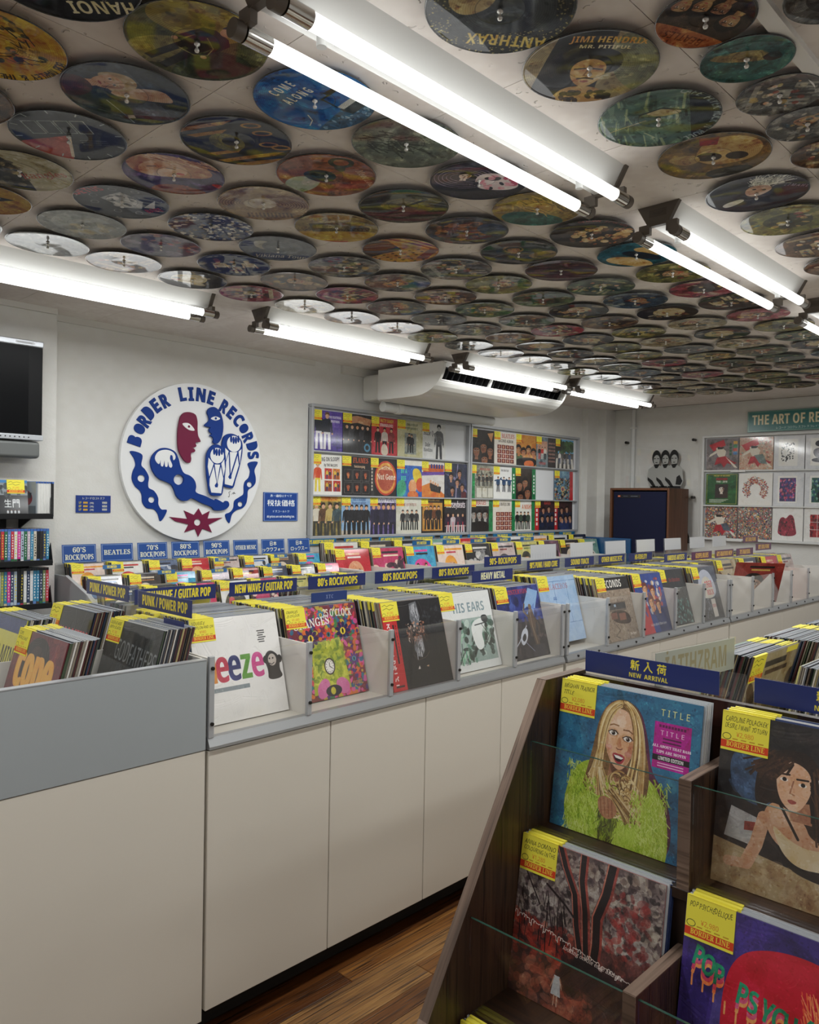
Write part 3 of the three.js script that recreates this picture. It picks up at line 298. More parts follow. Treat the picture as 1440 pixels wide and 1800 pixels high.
A1('l21', (c) => { R(c, '#8fb2d6', 0, 0, 100, 100); R(c, '#bcae9c', 0, 88, 100, 12); row(c, 5, 18, 86, 98, 74, ['#16161a', '#1e1e24'], '#16161a'); T(c, 'THIS IS MANFRED', 62, 12, 5.5, '#2c4a80', .7); T(c, 'FAMOUS BAND', 60, 22, 7, '#2c4a80', .7); });
A1('l22', (c) => { R(c, '#6a5a96', 0, 0, 100, 100); R(c, '#e6e2ea', 30, 2, 70, 14); T(c, 'Enjoy Working', 64, 13, 9, '#2c2a58', .7, 'italic bold serif'); row(c, 5, 16, 88, 112, 92, ['#2a2440', '#1e1a34'], '#1e1a34'); });
A1('l23', (c) => { R(c, '#d9d7ca', 0, 0, 100, 100); T(c, 'THE QUINTETS', 50, 24, 7, '#8a3a34', .8, 'bold serif'); row(c, 4, 26, 80, 90, 54, ['#2a2a2c', '#5a5a58', '#1a1a1c'], '#1c1c1e'); });
A1('l24', (c) => { R(c, '#1c1712', 0, 0, 100, 100); R(c, '#c88f3a', 8, 14, 84, 80); row(c, 4, 26, 76, 90, 66, ['#2a1c14', '#1a1412', '#6a3a1c'], '#1a1412'); L(c, '#3a2414', 4, [20, 60, 34, 46]); T(c, 'DANCE AND SHOUT', 54, 10, 7, '#e0b05a', .6); });
A1('l25', (c) => { R(c, '#1d1b22', 0, 0, 100, 100); T(c, 'merseybeats', 52, 28, 19, '#f0e4ea', .52); R(c, '#1d1b22', 0, 32, 100, 5); row(c, 4, 18, 84, 110, 66, ['#2e2034', '#c8b8c0', '#3a2a3c'], '#d8ccd0'); for (let i = 0; i < 4; i++) L(c, '#c43c4c', 3, [18 + i * 22, 70, 18 + i * 22, 94]); });
// second panel
A1('m00', (c) => { R(c, '#231c18', 0, 0, 100, 100); P(c, '#c88a5c', [70, 10, 96, 6, 88, 36]); for (const [x, y, r] of [[24, 66, 15], [54, 54, 15], [82, 64, 14], [58, 92, 15]]) face(c, x, y, r, '#8a5a40', '#120c0a'); });
const grid = (c, o) => { for (let i = 0; i < 16; i++) { const x = 14 + (i % 4) * 19, y = 40 + (i / 4 | 0) * 14.5; R(c, '#7b2e2a', x, y, 17, 12.5); E(c, '#c99a80', x + 8, y + 6, 3.5, 4.4); } };
A1('m01', (c) => { R(c, '#e6dfd4', 0, 0, 100, 100); T(c, 'BEATLES', 62, 18, 13, '#b8463c', .7, 'bold serif'); T(c, 'SECOND ALBUM', 52, 32, 9, '#4a4440', .7); grid(c); });
A1('m02', (c) => { R(c, '#c8883c', 0, 0, 100, 100); P(c, '#3c5a34', [0, 60, 40, 70, 50, 100, 0, 100]); for (const [x, k] of [[14, 1], [38, 0], [62, 1], [86, 0]]) face(c, x, 58 - k * 8, 12, '#b97a50', '#171012', .2); S(c, '#1a1416', [0, 76, 100, 70, 100, 104, 0, 104]); S(c, '#d8743c', [40, 84, 84, 80, 90, 104, 40, 104]); });
A1('m03', (c) => { R(c, '#7c8a90', 0, 0, 100, 100); R(c, '#3a3436', 58, 0, 42, 100); R(c, '#c49a86', 6, 14, 50, 36); row(c, 3, 16, 44, 74, 40, ['#20242c', '#c83c34', '#d8d4cc']); for (let i = 0; i < 6; i++) R(c, '#8a6c64', 62, 16 + i * 12, 34, 6); T(c, 'YESTERDAY', 30, 92, 8, '#c8443c', .6); });
A1('m04', (c) => { R(c, '#5fa5cf', 0, 0, 100, 50); blobs(c, 2, 60, ['#2e4a2a', '#3c5e34', '#22381f'], 6, 16, 0, 12, 100, 40, .9); P(c, '#4f4c4a', [0, 50, 100, 46, 100, 100, 0, 100]); for (let i = 0; i < 5; i++) P(c, '#d8d4cc', [6 + i * 20, 66, 14 + i * 20, 66, 12 + i * 22, 100, 0 + i * 22, 100]); row(c, 3, 24, 78, 84, 40, ['#e8e4dc', '#1c1c20', '#3a5a80'], '#3a4a68'); R(c, '#1a1a1c', 0, 0, 34, 40); });
A1('m10', (c) => { R(c, '#9a9a8c', 0, 0, 100, 100); blobs(c, 2, 100, ['#6a6a60', '#b4b4a6', '#4a4a44'], 2, 7, 20, 20, 100, 60, .7); row(c, 4, 38, 88, 62, 34, ['#222', '#3a3a3a']); for (let i = 0; i < 3; i++) R(c, '#d8d6ca', 28 + i * 24, 68, 20, 28); R(c, '#1c7a46', 0, 0, 20, 100); T(c, 'AMERICAN R&R', 62, 14, 7, '#b4443c', .6); });
A1('m11', (c) => { R(c, '#f0f0ee', 0, 0, 100, 100); for (const [x, k] of [[20, '#2c4a70'], [46, '#26426a'], [70, '#2c4a70']]) { man(c, x, 78, 46, k, '#1c2438'); L(c, k, 4, [x - 6, 42, x - 14, 32 + (x % 3) * 6]); L(c, k, 4, [x + 6, 42, x + 14, 34 + (x % 4) * 4]); } R(c, '#1e7c48', 82, 0, 18, 100); T(c, 'THE BEATLES', 50, 14, 6, '#3a3a3a', .7); for (let i = 0; i < 6; i++) R(c, '#e8f0e6', 88, 20 + i * 11, 6, 7); });
A1('m12', (c) => { R(c, '#2b211b', 0, 0, 100, 100); for (const [x, y, r] of [[22, 58, 14], [48, 48, 14], [60, 80, 15], [26, 94, 14]]) face(c, x, y, r, '#8d5e44', '#140d0b'); R(c, '#1e7c48', 82, 0, 18, 100); for (let i = 0; i < 6; i++) R(c, '#e8f0e6', 88, 20 + i * 11, 6, 7); });
A1('m14', (c) => { R(c, '#5d86a0', 0, 0, 100, 100); blobs(c, 2, 200, ['#8a3a34', '#c8a060', '#2c3a44', '#d8c8a8', '#3c5a40', '#1c1a1c'], 2, 5, 0, 24, 100, 100, .9); E(c, '#d8b878', 44, 62, 10); E(c, '#8a4a6a', 44, 62, 6); R(c, '#c2242c', 82, 0, 18, 100); });
A1('m20', (c) => { R(c, '#2a2a2c', 0, 0, 100, 100); R(c, '#ddd8ce', 0, 0, 82, 22); T(c, 'BEATLES', 48, 18, 13, '#b8463c', .6); for (const x of [18, 42, 66]) face(c, x, 50, 12, '#a9a6a2', '#101012'); S(c, '#141416', [0, 70, 80, 66, 82, 104, 0, 104]); R(c, '#1e7c48', 82, 0, 18, 100); });
A1('m21', (c) => { R(c, '#e6dfd4', 0, 0, 100, 100); T(c, 'THE BEATLES 2ND', 48, 20, 9, '#4a4440', .55); grid(c); R(c, '#1e7c48', 84, 0, 16, 100); });
A1('m22', (c) => { R(c, '#e9e7df', 0, 0, 100, 100); T(c, 'A NIGHT', 60, 30, 14, '#d8622c', .6); row(c, 4, 14, 66, 96, 56, ['#1c1c1e', '#3a4a3c']); R(c, '#1e7c48', 82, 0, 18, 100); });
const navy = (c) => { R(c, '#1f2438', 0, 0, 100, 100); R(c, '#3a2226', 20, 0, 80, 40); for (const [x, y] of [[42, 34], [70, 30], [36, 62], [64, 62], [86, 60]]) { face(c, x, y, 8, '#c08f74', '#14100f'); S(c, '#232a48', [x - 12, y + 26, x - 8, y + 12, x + 8, y + 12, x + 12, y + 26]); } R(c, '#c2242c', 0, 0, 19, 100); for (let i = 0; i < 5; i++) R(c, '#f4e6e2', 5, 14 + i * 15, 8, 10); };
A1('m23', (c) => { navy(c); T(c, 'BEATLES', 62, 14, 10, '#c8443c', .6); }); A1('m24', (c) => { navy(c); S(c, '#2c3a68', [28, 70, 96, 66, 100, 104, 28, 104]); for (const x of [44, 66, 88]) E(c, '#c08f74', x, 70, 6, 8); });
// back wall board
const wrestler = (c) => { P(c, '#e6dccb', [30, 30, 44, 26, 62, 40, 58, 58, 42, 62, 34, 50]); P(c, '#b02834', [34, 60, 60, 56, 78, 70, 96, 78, 84, 84, 66, 78, 56, 92, 46, 78, 26, 84]); P(c, '#e6dccb', [60, 58, 90, 84, 98, 94, 88, 92]); P(c, '#e6dccb', [34, 36, 12, 50, 8, 58, 14, 56, 36, 44]); P(c, '#1a1618', [34, 26, 56, 28, 50, 34, 36, 34]); };
A1('b00', (c) => { R(c, '#7d7577', 0, 0, 100, 100); P(c, '#c82836', [8, 20, 54, 4, 60, 22, 22, 40]); wrestler(c); for (let i = 0; i < 4; i++) { R(c, ['#e0a83c', '#3c8a5a', '#c84a3c', '#4a7ab8'][i], 84, 10 + i * 11, 12, 9); R(c, '#2c5a3c', 72, 16 + i * 10, 7, 8); } });
A1('b01', (c) => { R(c, '#c9a58e', 0, 0, 100, 100); blobs(c, 2, 300, ['#d8b8a0', '#b8806a', '#c8645a', '#8a9a8a', '#e6d4c0'], 1, 3.4, 0, 0, 100, 100, .8); P(c, '#c82836', [6, 24, 52, 4, 58, 22, 20, 42]); wrestler(c); P(c, '#7a8a88', [44, 56, 70, 52, 84, 84, 60, 80]); });
const plate = (c, f) => { R(c, '#dcdde0', 0, 0, 100, 100); R(c, '#f0eee8', 16, 10, 62, 80); f(c); };
A1('b02', (c) => plate(c, () => { blobs(c, 2, 120, ['#16161a', '#2a2a2e', '#fff', '#e8e6e0'], 1.4, 4, 26, 22, 66, 76, .95); }));
A1('b03', (c) => plate(c, () => { S(c, '#5d5a66', [26, 40, 70, 36, 76, 56, 66, 68, 34, 68, 24, 56]); E(c, '#34333c', 48, 74, 28, 7); E(c, '#8d8a96', 48, 50, 14, 10); E(c, '#34333c', 44, 26, 14, 9); L(c, '#34333c', 2, [66, 18, 74, 30]); }));
A1('b10', (c) => { R(c, '#1f5a2c', 0, 0, 100, 100); L(c, '#c8b050', 1, [4, 4, 96, 4, 96, 96, 4, 96, 4, 4]); T(c, 'THE ART OF RECORDS', 50, 10, 4.5, '#e0c04a', .8); R(c, '#8a2c28', 32, 14, 36, 8); T(c, '1946 - 2018', 50, 29, 5.4, '#f0ece0', .9); R(c, '#2a1c1c', 30, 34, 40, 44); face(c, 50, 50, 9, '#e6dcd2', '#140f10', .4); for (let i = 0; i < 4; i++) R(c, '#cfd6c4', 12, 82 + i * 3, 60 - i * 7, 1.4); });
A1('b11', (c) => { R(c, '#efece6', 0, 0, 100, 100); const r = rng(3); for (let i = 0; i < 420; i++) { const a = (130 + r() * 280) * D, q = 17 + r() * 21; E(c, ['#b84034', '#d8c8b8', '#7a8890', '#c88a5a', '#8a2c30'][i % 5], 50 + Math.cos(a) * q, 50 + Math.sin(a) * q, 2, 1.4); } });
A1('b12', (c) => plate(c, () => { R(c, '#3a2f66', 22, 16, 52, 70); blobs(c, 2, 150, ['#c84a7a', '#5a3a8a', '#2c2a5a', '#d88a9a', '#3a4a8a', '#8a3a5a'], 2, 5, 24, 20, 72, 82, .9); }));
A1('b13', (c) => plate(c, () => { R(c, '#2c5a4c', 22, 16, 56, 72); blobs(c, 2, 90, ['#3a7a68', '#1c3a34', '#8ab8a0', '#2c4a6a'], 2, 6, 24, 20, 76, 84, .9); E(c, '#e9e4d8', 60, 32, 12, 5); E(c, '#b98a6a', 60, 40, 6, 8); S(c, '#241c1a', [40, 56, 56, 50, 66, 90, 44, 90]); }));
const mosaic = (c, s) => { R(c, '#8a7a72', 0, 0, 100, 100); blobs(c, s, 900, ['#c84a3c', '#e0b060', '#e9e2d6', '#4a5a78', '#2a2426', '#8a3a58', '#5a8a6a', '#d88a5a'], .9, 2.6, 0, 0, 100, 100, 1); };
A1('b20', (c) => { mosaic(c, 4); wrestler(c); P(c, '#5a6470', [50, 56, 70, 52, 82, 78, 60, 76]); }); A1('b21', (c) => mosaic(c, 8));
A1('b22', (c) => { R(c, '#eceae6', 0, 0, 100, 100); S(c, '#8d1c34', [24, 34, 36, 28, 44, 36, 56, 20, 70, 26, 76, 60, 82, 86, 18, 86, 20, 60]); blobs(c, 2, 40, ['#6a1426', '#b83a4c', '#2a1014'], 1.4, 4, 26, 34, 74, 84, .9); });
A1('b23', (c) => { R(c, '#e6e4e0', 0, 0, 100, 100); R(c, '#9c2028', 20, 20, 66, 66); blobs(c, 2, 60, ['#7a141c', '#c84a44', '#4a0c14'], 2, 6, 22, 22, 84, 84, .8); for (const v of [42, 64]) { R(c, '#e6e4e0', v - .6, 20, 1.2, 66); R(c, '#e6e4e0', 20, v - .6, 66, 1.2); } });
// plain small fronts for the bins and the singles
const PAL = [['#c22430', '#f0e8e4', '#e0a07a'], ['#c23c68', '#f4e0c8', '#3a2a34'], ['#3fa0c8', '#18161a', '#e04a9a'], ['#e9d4c8', '#c83c5a', '#e8a03c'], ['#1c1a1e', '#8a8a8c', '#d8d4d0'], ['#c9b8b4', '#8a4a4a', '#3a3a44'], ['#c8c070', '#6a7a3a', '#3a3a2c'], ['#7a5a6a', '#c88a9a', '#2a2024'], ['#e4e2dc', '#2c2c30', '#c83a3a'], ['#d8406a', '#f4e4ea', '#2c2c30'], ['#d8dbe0', '#3a6aa8', '#1a1a1e'], ['#7fa89a', '#2c4a44', '#e8e4d8'], ['#a03a34', '#e8c868', '#1c1416'], ['#5a6a88', '#c8ccd4', '#1c2030'], ['#e8e8e8', '#c8485a', '#3a3a40'], ['#3a3434', '#b88a60', '#e0d0b8'], ['#b8a888', '#5a4434', '#2a2220'], ['#26304a', '#8a9ac0', '#e0d8c8']];
const PN = ['red', 'rose pink', 'blue and black', 'pale pink', 'black', 'dusty grey', 'olive yellow', 'mauve', 'white', 'bright pink', 'light grey', 'sea green', 'brick red', 'slate blue', 'white and pink', 'dark brown', 'tan', 'navy'];
PAL.forEach((p, i) => A1('g' + i, (c) => { const r = rng(i * 7 + 3); R(c, p[0], 0, 0, 100, 100); if (i % 3 === 0) { face(c, 40 + r() * 20, 56, 20, SK, p[2], .3); } else if (i % 3 === 1) { blobs(c, i, 26, [p[1], p[2]], 4, 15, 0, 24, 100, 100, .85); } else { S(c, p[2], [r() * 30, 90, 20, 40, 50, 26, 84, 44, 96, 100]); row(c, 2, 36, 64, 98, 56, [p[1], p[2]]); } R(c, p[2], 30, 8, 40 + r() * 26, 5); R(c, p[1], 34, 16, 30 + r() * 20, 4); }));
const FRONT = { hero, mid, small };

// signs: 512 x 64 cells
const signs = new Atlas(2048, 2048, 4, 32);
const NAVY = '#1b2a6c', YEL = '#f2dc3a', BLUE = '#1d4f97', MAROON = '#5a2450';
const IMP = 'bold sans-serif';
function genre(text, k = NAVY, fg = YEL, aspect = 6, fit = .86) { const key = 's' + signs.n; signs.add(key, aspect, (c) => { R(c, k, 0, 0, 100 * aspect, 100); c.font = `100px sans-serif`; c.font = 'bold 100px sans-serif'; const w = c.measureText(text).width / 100 * 72 / 72 * 100 / 100; const h = 60, nat = c.measureText(text).width * h / 72, sx = Math.min(.66, fit * 100 * aspect / nat); T(c, text, 50 * aspect, 80, h, fg, sx); T(c, text, 50 * aspect + 3, 80, h, fg, sx); }); return key; }
function block(text, aspect = 1.85) { const key = 's' + signs.n, A = 100 * aspect; signs.add(key, aspect, (c) => { R(c, '#174a96', 0, 0, A, 100); L(c, '#c9d8ee', 1.6, [6, 7, A - 6, 7, A - 6, 93, 6, 93, 6, 7]); const lines = text.split('|'); lines.forEach((s, i) => { const y = lines.length === 1 ? 62 : 44 + i * 38, h = lines.length === 1 ? 26 : 28; if (/[A-Z0-9]/.test(s)) { c.font = 'bold 100px serif'; const sx = Math.min(.95, .84 * A * 72 / (h * c.measureText(s).width)); T(c, s, A / 2, y, h, '#f5f0d4', sx, 'bold serif'); } else J(c, s, A / 2, y - h, h, '#f5f0d4', 3.6); }); }); return key; }
signs.add('arrival', 6.45, (c) => { R(c, '#14276b', 0, 0, 645, 100); J(c, '新入荷', 322, 10, 46, '#f4e044', 6.2, 1, 1.4); T(c, 'NEW  ARRIVAL', 322, 88, 19, '#f4e044', 1.05); });
signs.add('art', 7.2, (c) => { R(c, '#16706c', 0, 0, 720, 100); L(c, '#d8d3a8', 1.4, [5, 5, 715, 5, 715, 95, 5, 95, 5, 5]); T(c, 'THE ART OF RECORDS', 24, 66, 46, '#c58f3c', .7, IMP, 0, 'left'); T(c, 'THE ART OF RECORDS', 22, 65, 46, '#f0e6c0', .7, IMP, 0, 'left'); J(c, 'レコードコロクレスフトスコレドクルトフパーコスレーロクフレコル', 330, 77, 12, '#f0f0e6', 1.5, 1); });
signs.add('notice', 2.05, (c) => { R(c, '#16398a', 0, 0, 205, 100); J(c, 'レコードロコトスフ', 102, 10, 14, '#efe9c8', 1.8); ['LP', 'EP', 'LP'].forEach((s, i) => { const y = 48 + i * 20; T(c, s, 24, y, 11, '#e8d23c', .9); R(c, '#d8a83c', 42, y - 11, 26, 11); T(c, ['(10枚)', '(10枚)', '(10枚)'][i].replace('枚', ''), 92, y, 10, '#efe9c8', .9); T(c, ['¥900', '¥850', '¥800'][i], 168, y, 11, '#efe9c8', .9); }); });
signs.add('tax', 1.19, (c) => { R(c, '#16459a', 0, 0, 119, 100); L(c, '#c8d8f0', 1, [3, 3, 116, 3, 116, 97, 3, 97, 3, 3]); J(c, '表ー価格はすべて', 60, 8, 9, '#eef2f8', 1.3); J(c, '税抜価格', 60, 26, 22, '#fff', 2.8, 1, 1.1); J(c, 'ドスコールトク', 60, 62, 8, '#eef2f8', 1.2); T(c, 'All prices are not including tax.', 60, 88, 7, '#fff', .66); });
signs.add('blank', 2, (c) => { R(c, '#e6e8ec', 0, 0, 200, 100); for (let i = 0; i < 9; i++) L(c, '#c8ccd6', 1.4, [14 + i * 20, 60, 14 + i * 20, 92]); });
signs.add('clearletters', 5, (c) => { R(c, '#b4b8ae', 0, 0, 500, 100); T(c, '\u0130ATIHZRAM', 250, 82, 66, '#a39a7c', .8); });
signs.add('navy', 4, (c) => R(c, '#1c2a6a', 0, 0, 400, 100)); signs.add('xtc', 6, (c) => { R(c, '#203a78', 0, 0, 600, 100); T(c, 'X T C', 300, 70, 36, '#aeb9d8', 1, 'serif'); });
signs.add('spk', 4, (c) => { R(c, '#0b0e1c', 0, 0, 400, 100); R(c, '#c8582c', 8, 24, 46, 50); R(c, '#e8c8b0', 18, 40, 24, 16); for (let i = 0; i < 5; i++) R(c, '#8a92a8', 110 + i * 15, 44, 10, 12); for (let i = 0; i < 8; i++) R(c, '#9aa2b4', 240 + i * 15, 44, 10, 12); });
signs.add('capscript', 3, (c) => { R(c, '#4a423c', 0, 0, 300, 100); L(c, '#2a2522', 4, [60, 60, 90, 30, 80, 70, 120, 40, 130, 62, 170, 40, 160, 70, 240, 44]); L(c, '#7d746c', 2, [90, 22, 220, 22]); });
signs.add('tvmark', 6, (c) => { R(c, '#c9ccd2', 0, 0, 600, 100); for (let i = 0; i < 14; i++) R(c, '#74787f', 60 + i * 34, 40, 22, 24); });
const WALL7 = ["60'S|ROCK/POPS", 'BEATLES', "70'S|ROCK/POPS", "80'S|ROCK/POPS", "90'S|ROCK/POPS", 'OTHER MUSIC', '日本|ロッククフォーク', '日本|ロックスー'].map((s) => block(s));
const SIGN1 = ['NEW WAVE / GUITAR POP', 'NEW WAVE / GUITAR POP', "80's ROCK/POPS", "80'S ROCK/POPS", "80'S ROCK/POPS", "90'S- ROCK/POPS", "90'S PUNK / HARD CORE", 'SOUND TRACK', 'OTHER MUSIC/ETC', 'HI-FIDELITY', 'VARIOUS ARTISTS'].map((s) => genre(s));
const PUNK = genre('PUNK / POWER POP'), HEAVY = genre('HEAVY METAL', NAVY, '#f0ecc0');
const MAR = ['GOSPEL/BLUES', "60'S R&B/DOO WOP", "70'S R&B/SOUL", "80'S SOUL/FUNK", "60'S SOUL/FUNK"].map((s) => genre(s, MAROON, '#e8b84a'));
const LPW = ["60'S AMERICAN R&B/POPS", "60'S AMERICAN R&B/POPS", "60'S AMERICAN R&B/POPS", "60'S AMERICAN R&B/POPS", "60'S BRITISH R&B", 'ROLLING STONES', 'THE BEATLES', "70'S COUNTRY ROCK", "70'S SINGER SONGWRITER", "70'S BRITISH", "70'S HARD ROCK"].map((s) => genre(s, '#1f6a9a', YEL));
const GEN3 = genre("70'S BRITISH", '#1f5f96', YEL);

// yellow price tags, 256 x 208 cells: [title line 1, line 2, price]
const tags = new Atlas(1024, 832, 4, 4);
const TAGS = [['MEGHAN TRAINOR', 'TITLE', '2,080'], ['ANNA DOMINO', 'COLOURING IN THE', '1,280'], ['CAROLINE POLACHEK', 'DESIRE, I WANT TO TURN', '2,980'], ['POP PSYCHÉDÉLIQUE', '', '2,980'], ['SQUEEZE', 'BABYLON AND ON', '980'], ['ORANGES', '25 O\'CLOCK', '1,480'], ['GODFATHERS', 'BIRTH SCHOOL', '1,180'], ['COPE', 'WORLD SHUT', '980'], ['', '', ''], ['', '', ''], ['', '', ''], ['', '', '']];
TAGS.forEach(([a, b, p], i) => tags.add('t' + i, 1.23, (c) => {
  R(c, '#f1e548', 0, 0, 123, 100); const r = rng(i + 40), wr = (s, y, h) => { c.font = '100px sans-serif'; const sx = Math.min(.9, 108 * 72 / (h * c.measureText(s).width)); let x = 8; for (const ch of s) { T(c, ch, x, y + (r() - .5) * 3, h, '#1d1b18', sx, 'italic sans-serif', (r() - .5) * 14, 'left'); x += c.measureText ? (c.font = 'italic 100px sans-serif', c.measureText(ch).width * h / 72 * sx) : 5; } };
  if (a) wr(a, 24, 13); else L(c, '#2a2820', 2, [10, 20, 30, 12, 44, 22, 70, 14, 96, 20]); if (b) wr(b, 42, 12); else if (!a) L(c, '#2a2820', 2, [12, 38, 40, 30, 60, 40, 88, 32]);
  T(c, '¥' + (p || '1,080'), 62, 62, 12, '#e0862c', .9, 'sans-serif'); L(c, '#2a2820', 1.4, Array.from({ length: 26 }, (_, j) => (j % 2 ? 64 + 8 * Math.sin((j >> 1) * .55) : 15 + 11 * Math.cos((j >> 1) * .55)))); for (let j = 0; j < 4; j++) R(c, '#c89a2a', 30 + j * 22, 67, 14, 3);
  R(c, '#d8401c', 0, 74, 123, 19); T(c, 'BORDER LINE', 64, 89, 13, '#f6dc4a', .78, 'bold serif');
}));

// picture discs on the ceiling, custom prints for the ones that can be read
const discA = new Atlas(2048, 2048, 6, 6), DISC = {}; discA.post = vinyl;
const dA = (k, rot, label, f) => { discA.add(k, 1, f); DISC[k] = { rot, label }; };
const arcText = (c, s, r, a0, step, h, k) => [...s].forEach((ch, i) => { const a = (a0 + i * step) * D; T(c, ch, 50 + Math.sin(a) * r, 50 - Math.cos(a) * r, h, k, .7, 'bold sans-serif', a0 + i * step); });
dA('come', 44, 'blue picture disc reading COME ALONG over a boat on water', (c) => { R(c, '#1c63ac', 0, 0, 100, 100); blobs(c, 2, 60, ['#2a72ba', '#1a5a9e', '#175090'], 5, 14, 30, 0, 100, 60, .4); T(c, 'C O M E', 44, 26, 10, '#e9e6d8', .5); T(c, 'A L O N G', 44, 42, 10, '#e9e6d8', .5); P(c, '#2c5a80', [10, 84, 100, 66, 100, 100, 10, 100]); blobs(c, 3, 50, ['#8fb4d0', '#18304a', '#5a88b0'], .6, 3, 20, 76, 96, 96, .8); P(c, '#23303c', [52, 74, 88, 70, 84, 82, 56, 86]); P(c, '#c8ccc8', [54, 70, 84, 66, 84, 72, 56, 76]); L(c, '#1c2c38', 1.6, [54, 70, 54, 54, 76, 52, 78, 68]); R(c, '#1c2c38', 62, 48, 14, 5); L(c, '#d8dcd8', 1, [26, 62, 22, 70, 14, 74]); });
dA('hanoi', 180, 'black picture disc with pale upside down capitals and a white streak', (c) => { R(c, '#17171b', 0, 0, 100, 100); S(c, '#a8a49a', [50, 30, 76, 20, 90, 40, 70, 60, 52, 50]); streaks(c, 2, 60, ['#3a3a44', '#8a877e'], 20, 20, 90, 70, 16, .7, 2.4, .5); T(c, 'HANOI', 36, 22, 13, '#e6dcae', .75); T(c, 'ROCKS', 50, 38, 13, '#e6dcae', .75); });
dA('lion', 180, 'yellow picture disc with a drawn lion and lettering along its rim', (c) => { R(c, '#c79a2c', 0, 0, 100, 100); E(c, '#b88a28', 50, 54, 40); blobs(c, 2, 130, ['#2c2a20', '#8a6a24', '#c87a3c', '#3c4a34', '#d8b450'], 1.4, 5, 22, 26, 80, 84, .8); streaks(c, 3, 60, ['#241f18', '#dcb24a'], 20, 20, 84, 80, 12, .9, 1, 2); arcText(c, 'BOB MARLEY & THE WAILERS', 42, -56, 5, 8, '#2a2418'); });
dA('olive', -60, 'olive picture disc with a dark coated standing figure', (c) => { R(c, '#4a4c2c', 0, 0, 100, 100); S(c, '#8a7a38', [0, 0, 66, 0, 62, 40, 40, 56, 0, 60]); S(c, '#7d7440', [30, 62, 50, 56, 60, 100, 20, 100]); S(c, '#2f3a26', [60, 40, 100, 30, 100, 100, 62, 100]); man(c, 52, 94, 78, '#2a2420', '#241f1d', '#1f2a3a', '#b88a6a'); L(c, '#8a864e', .8, [50, 40, 62, 46, 66, 56, 60, 64, 48, 66]); });
dA('singer', -90, 'navy and grey picture disc showing a fair man with one bare arm', (c) => { R(c, '#39414e', 0, 0, 100, 100); P(c, '#1e2836', [0, 0, 100, 0, 100, 22, 0, 40]); S(c, '#2a3a34', [40, 60, 100, 52, 100, 100, 40, 100]); S(c, '#c8a88a', [40, 20, 60, 14, 64, 20, 56, 60, 44, 64]); face(c, 32, 56, 13, '#d0a688', '#b8a07a', .2); S(c, '#4c1f2a', [20, 74, 46, 72, 56, 100, 16, 100]); L(c, '#8a9aa8', 1, [60, 70, 96, 60]); R(c, '#c8c4b8', 84, 56, 5, 6); });
dA('meter', 0, 'black picture disc printed like a speed meter with a red wedge', (c) => { R(c, '#22262c', 0, 0, 100, 100); P(c, '#a8463a', [50, 50, 0, 60, 10, 84, 34, 100]); L(c, '#d8c8b0', 3, [50, 50, 36, 92]); for (let i = 0; i < 12; i++) { const a = i * 30 * D; L(c, '#b8c4c4', 1.2, [50 + Math.cos(a) * 42, 50 + Math.sin(a) * 42, 50 + Math.cos(a) * 47, 50 + Math.sin(a) * 47]); } c.strokeStyle = '#9aa8a4'; c.lineWidth = 1; c.strokeRect(20, 22, 12, 24); c.strokeRect(34, 22, 12, 24); c.strokeRect(48, 22, 12, 24); c.strokeRect(62, 22, 12, 24); for (let i = 0; i < 3; i++) L(c, '#7a8484', .8, [56, 60 + i * 4, 80, 60 + i * 4]); });
dA('scissors', 20, 'black and ochre picture disc with combs and scissors', (c) => { R(c, '#1f1c18', 0, 0, 100, 100); for (const [x, y, w] of [[8, 10, 60], [14, 24, 40], [10, 62, 36], [12, 78, 70], [20, 90, 60]]) P(c, '#9a6c2c', [x, y, x + w, y + 4, x + w * .8, y + 9, x + 6, y + 7]); c.strokeStyle = '#a8772f'; c.lineWidth = 2.4; for (const [x, y] of [[78, 28], [80, 44], [74, 66], [82, 74]]) { c.beginPath(); c.ellipse(x, y, 8, 4, .3, 0, 6.3); c.stroke(); } E(c, '#6a6420', 40, 50, 15, 18); E(c, '#201d18', 44, 50, 8); });
dA('blonde2', -20, 'warm toned picture disc of a blonde face on purple', (c) => { R(c, '#4a3a5a', 0, 0, 100, 100); S(c, '#b88058', [0, 20, 40, 4, 80, 20, 90, 46, 50, 60, 10, 60]); S(c, '#e0b690', [14, 40, 30, 20, 60, 26, 64, 50, 40, 62, 18, 60]); streaks(c, 2, 60, ['#d8a878', '#a86a48', '#e6c8a0'], 20, 8, 80, 20, 22, 1.2, .4, .4); L(c, '#4a2a24', 1.4, [24, 40, 32, 37]); L(c, '#4a2a24', 1.4, [42, 38, 50, 38]); E(c, '#b8483c', 56, 48, 4, 3); S(c, '#8a4a2c', [30, 84, 60, 72, 90, 84, 80, 104, 30, 104]); S(c, '#c8504a', [84, 60, 100, 56, 100, 70]); });
dA('bangles', 0, 'cream and dark picture disc with red script', (c) => { R(c, '#b4ac8c', 0, 0, 100, 100); P(c, '#2f2c26', [0, 0, 44, 0, 50, 50, 44, 100, 0, 100]); blobs(c, 2, 50, ['#5a5244', '#8a7a58', '#1a1816'], 2, 7, 0, 0, 50, 100, .8); streaks(c, 3, 30, ['#8a8468', '#d0c8a8'], 50, 0, 96, 90, 14, 1, .6, .4); T(c, 'Bangles', 68, 68, 12, '#b0443a', .8, 'italic serif', -10); });
dA('guitar', -10, 'gold picture disc with a dark pointed shape', (c) => { R(c, '#a87f30', 0, 0, 100, 100); P(c, '#2a2a30', [0, 44, 60, 40, 84, 50, 60, 60, 0, 60]); P(c, '#7a7a72', [10, 47, 70, 45, 70, 50, 10, 52]); });
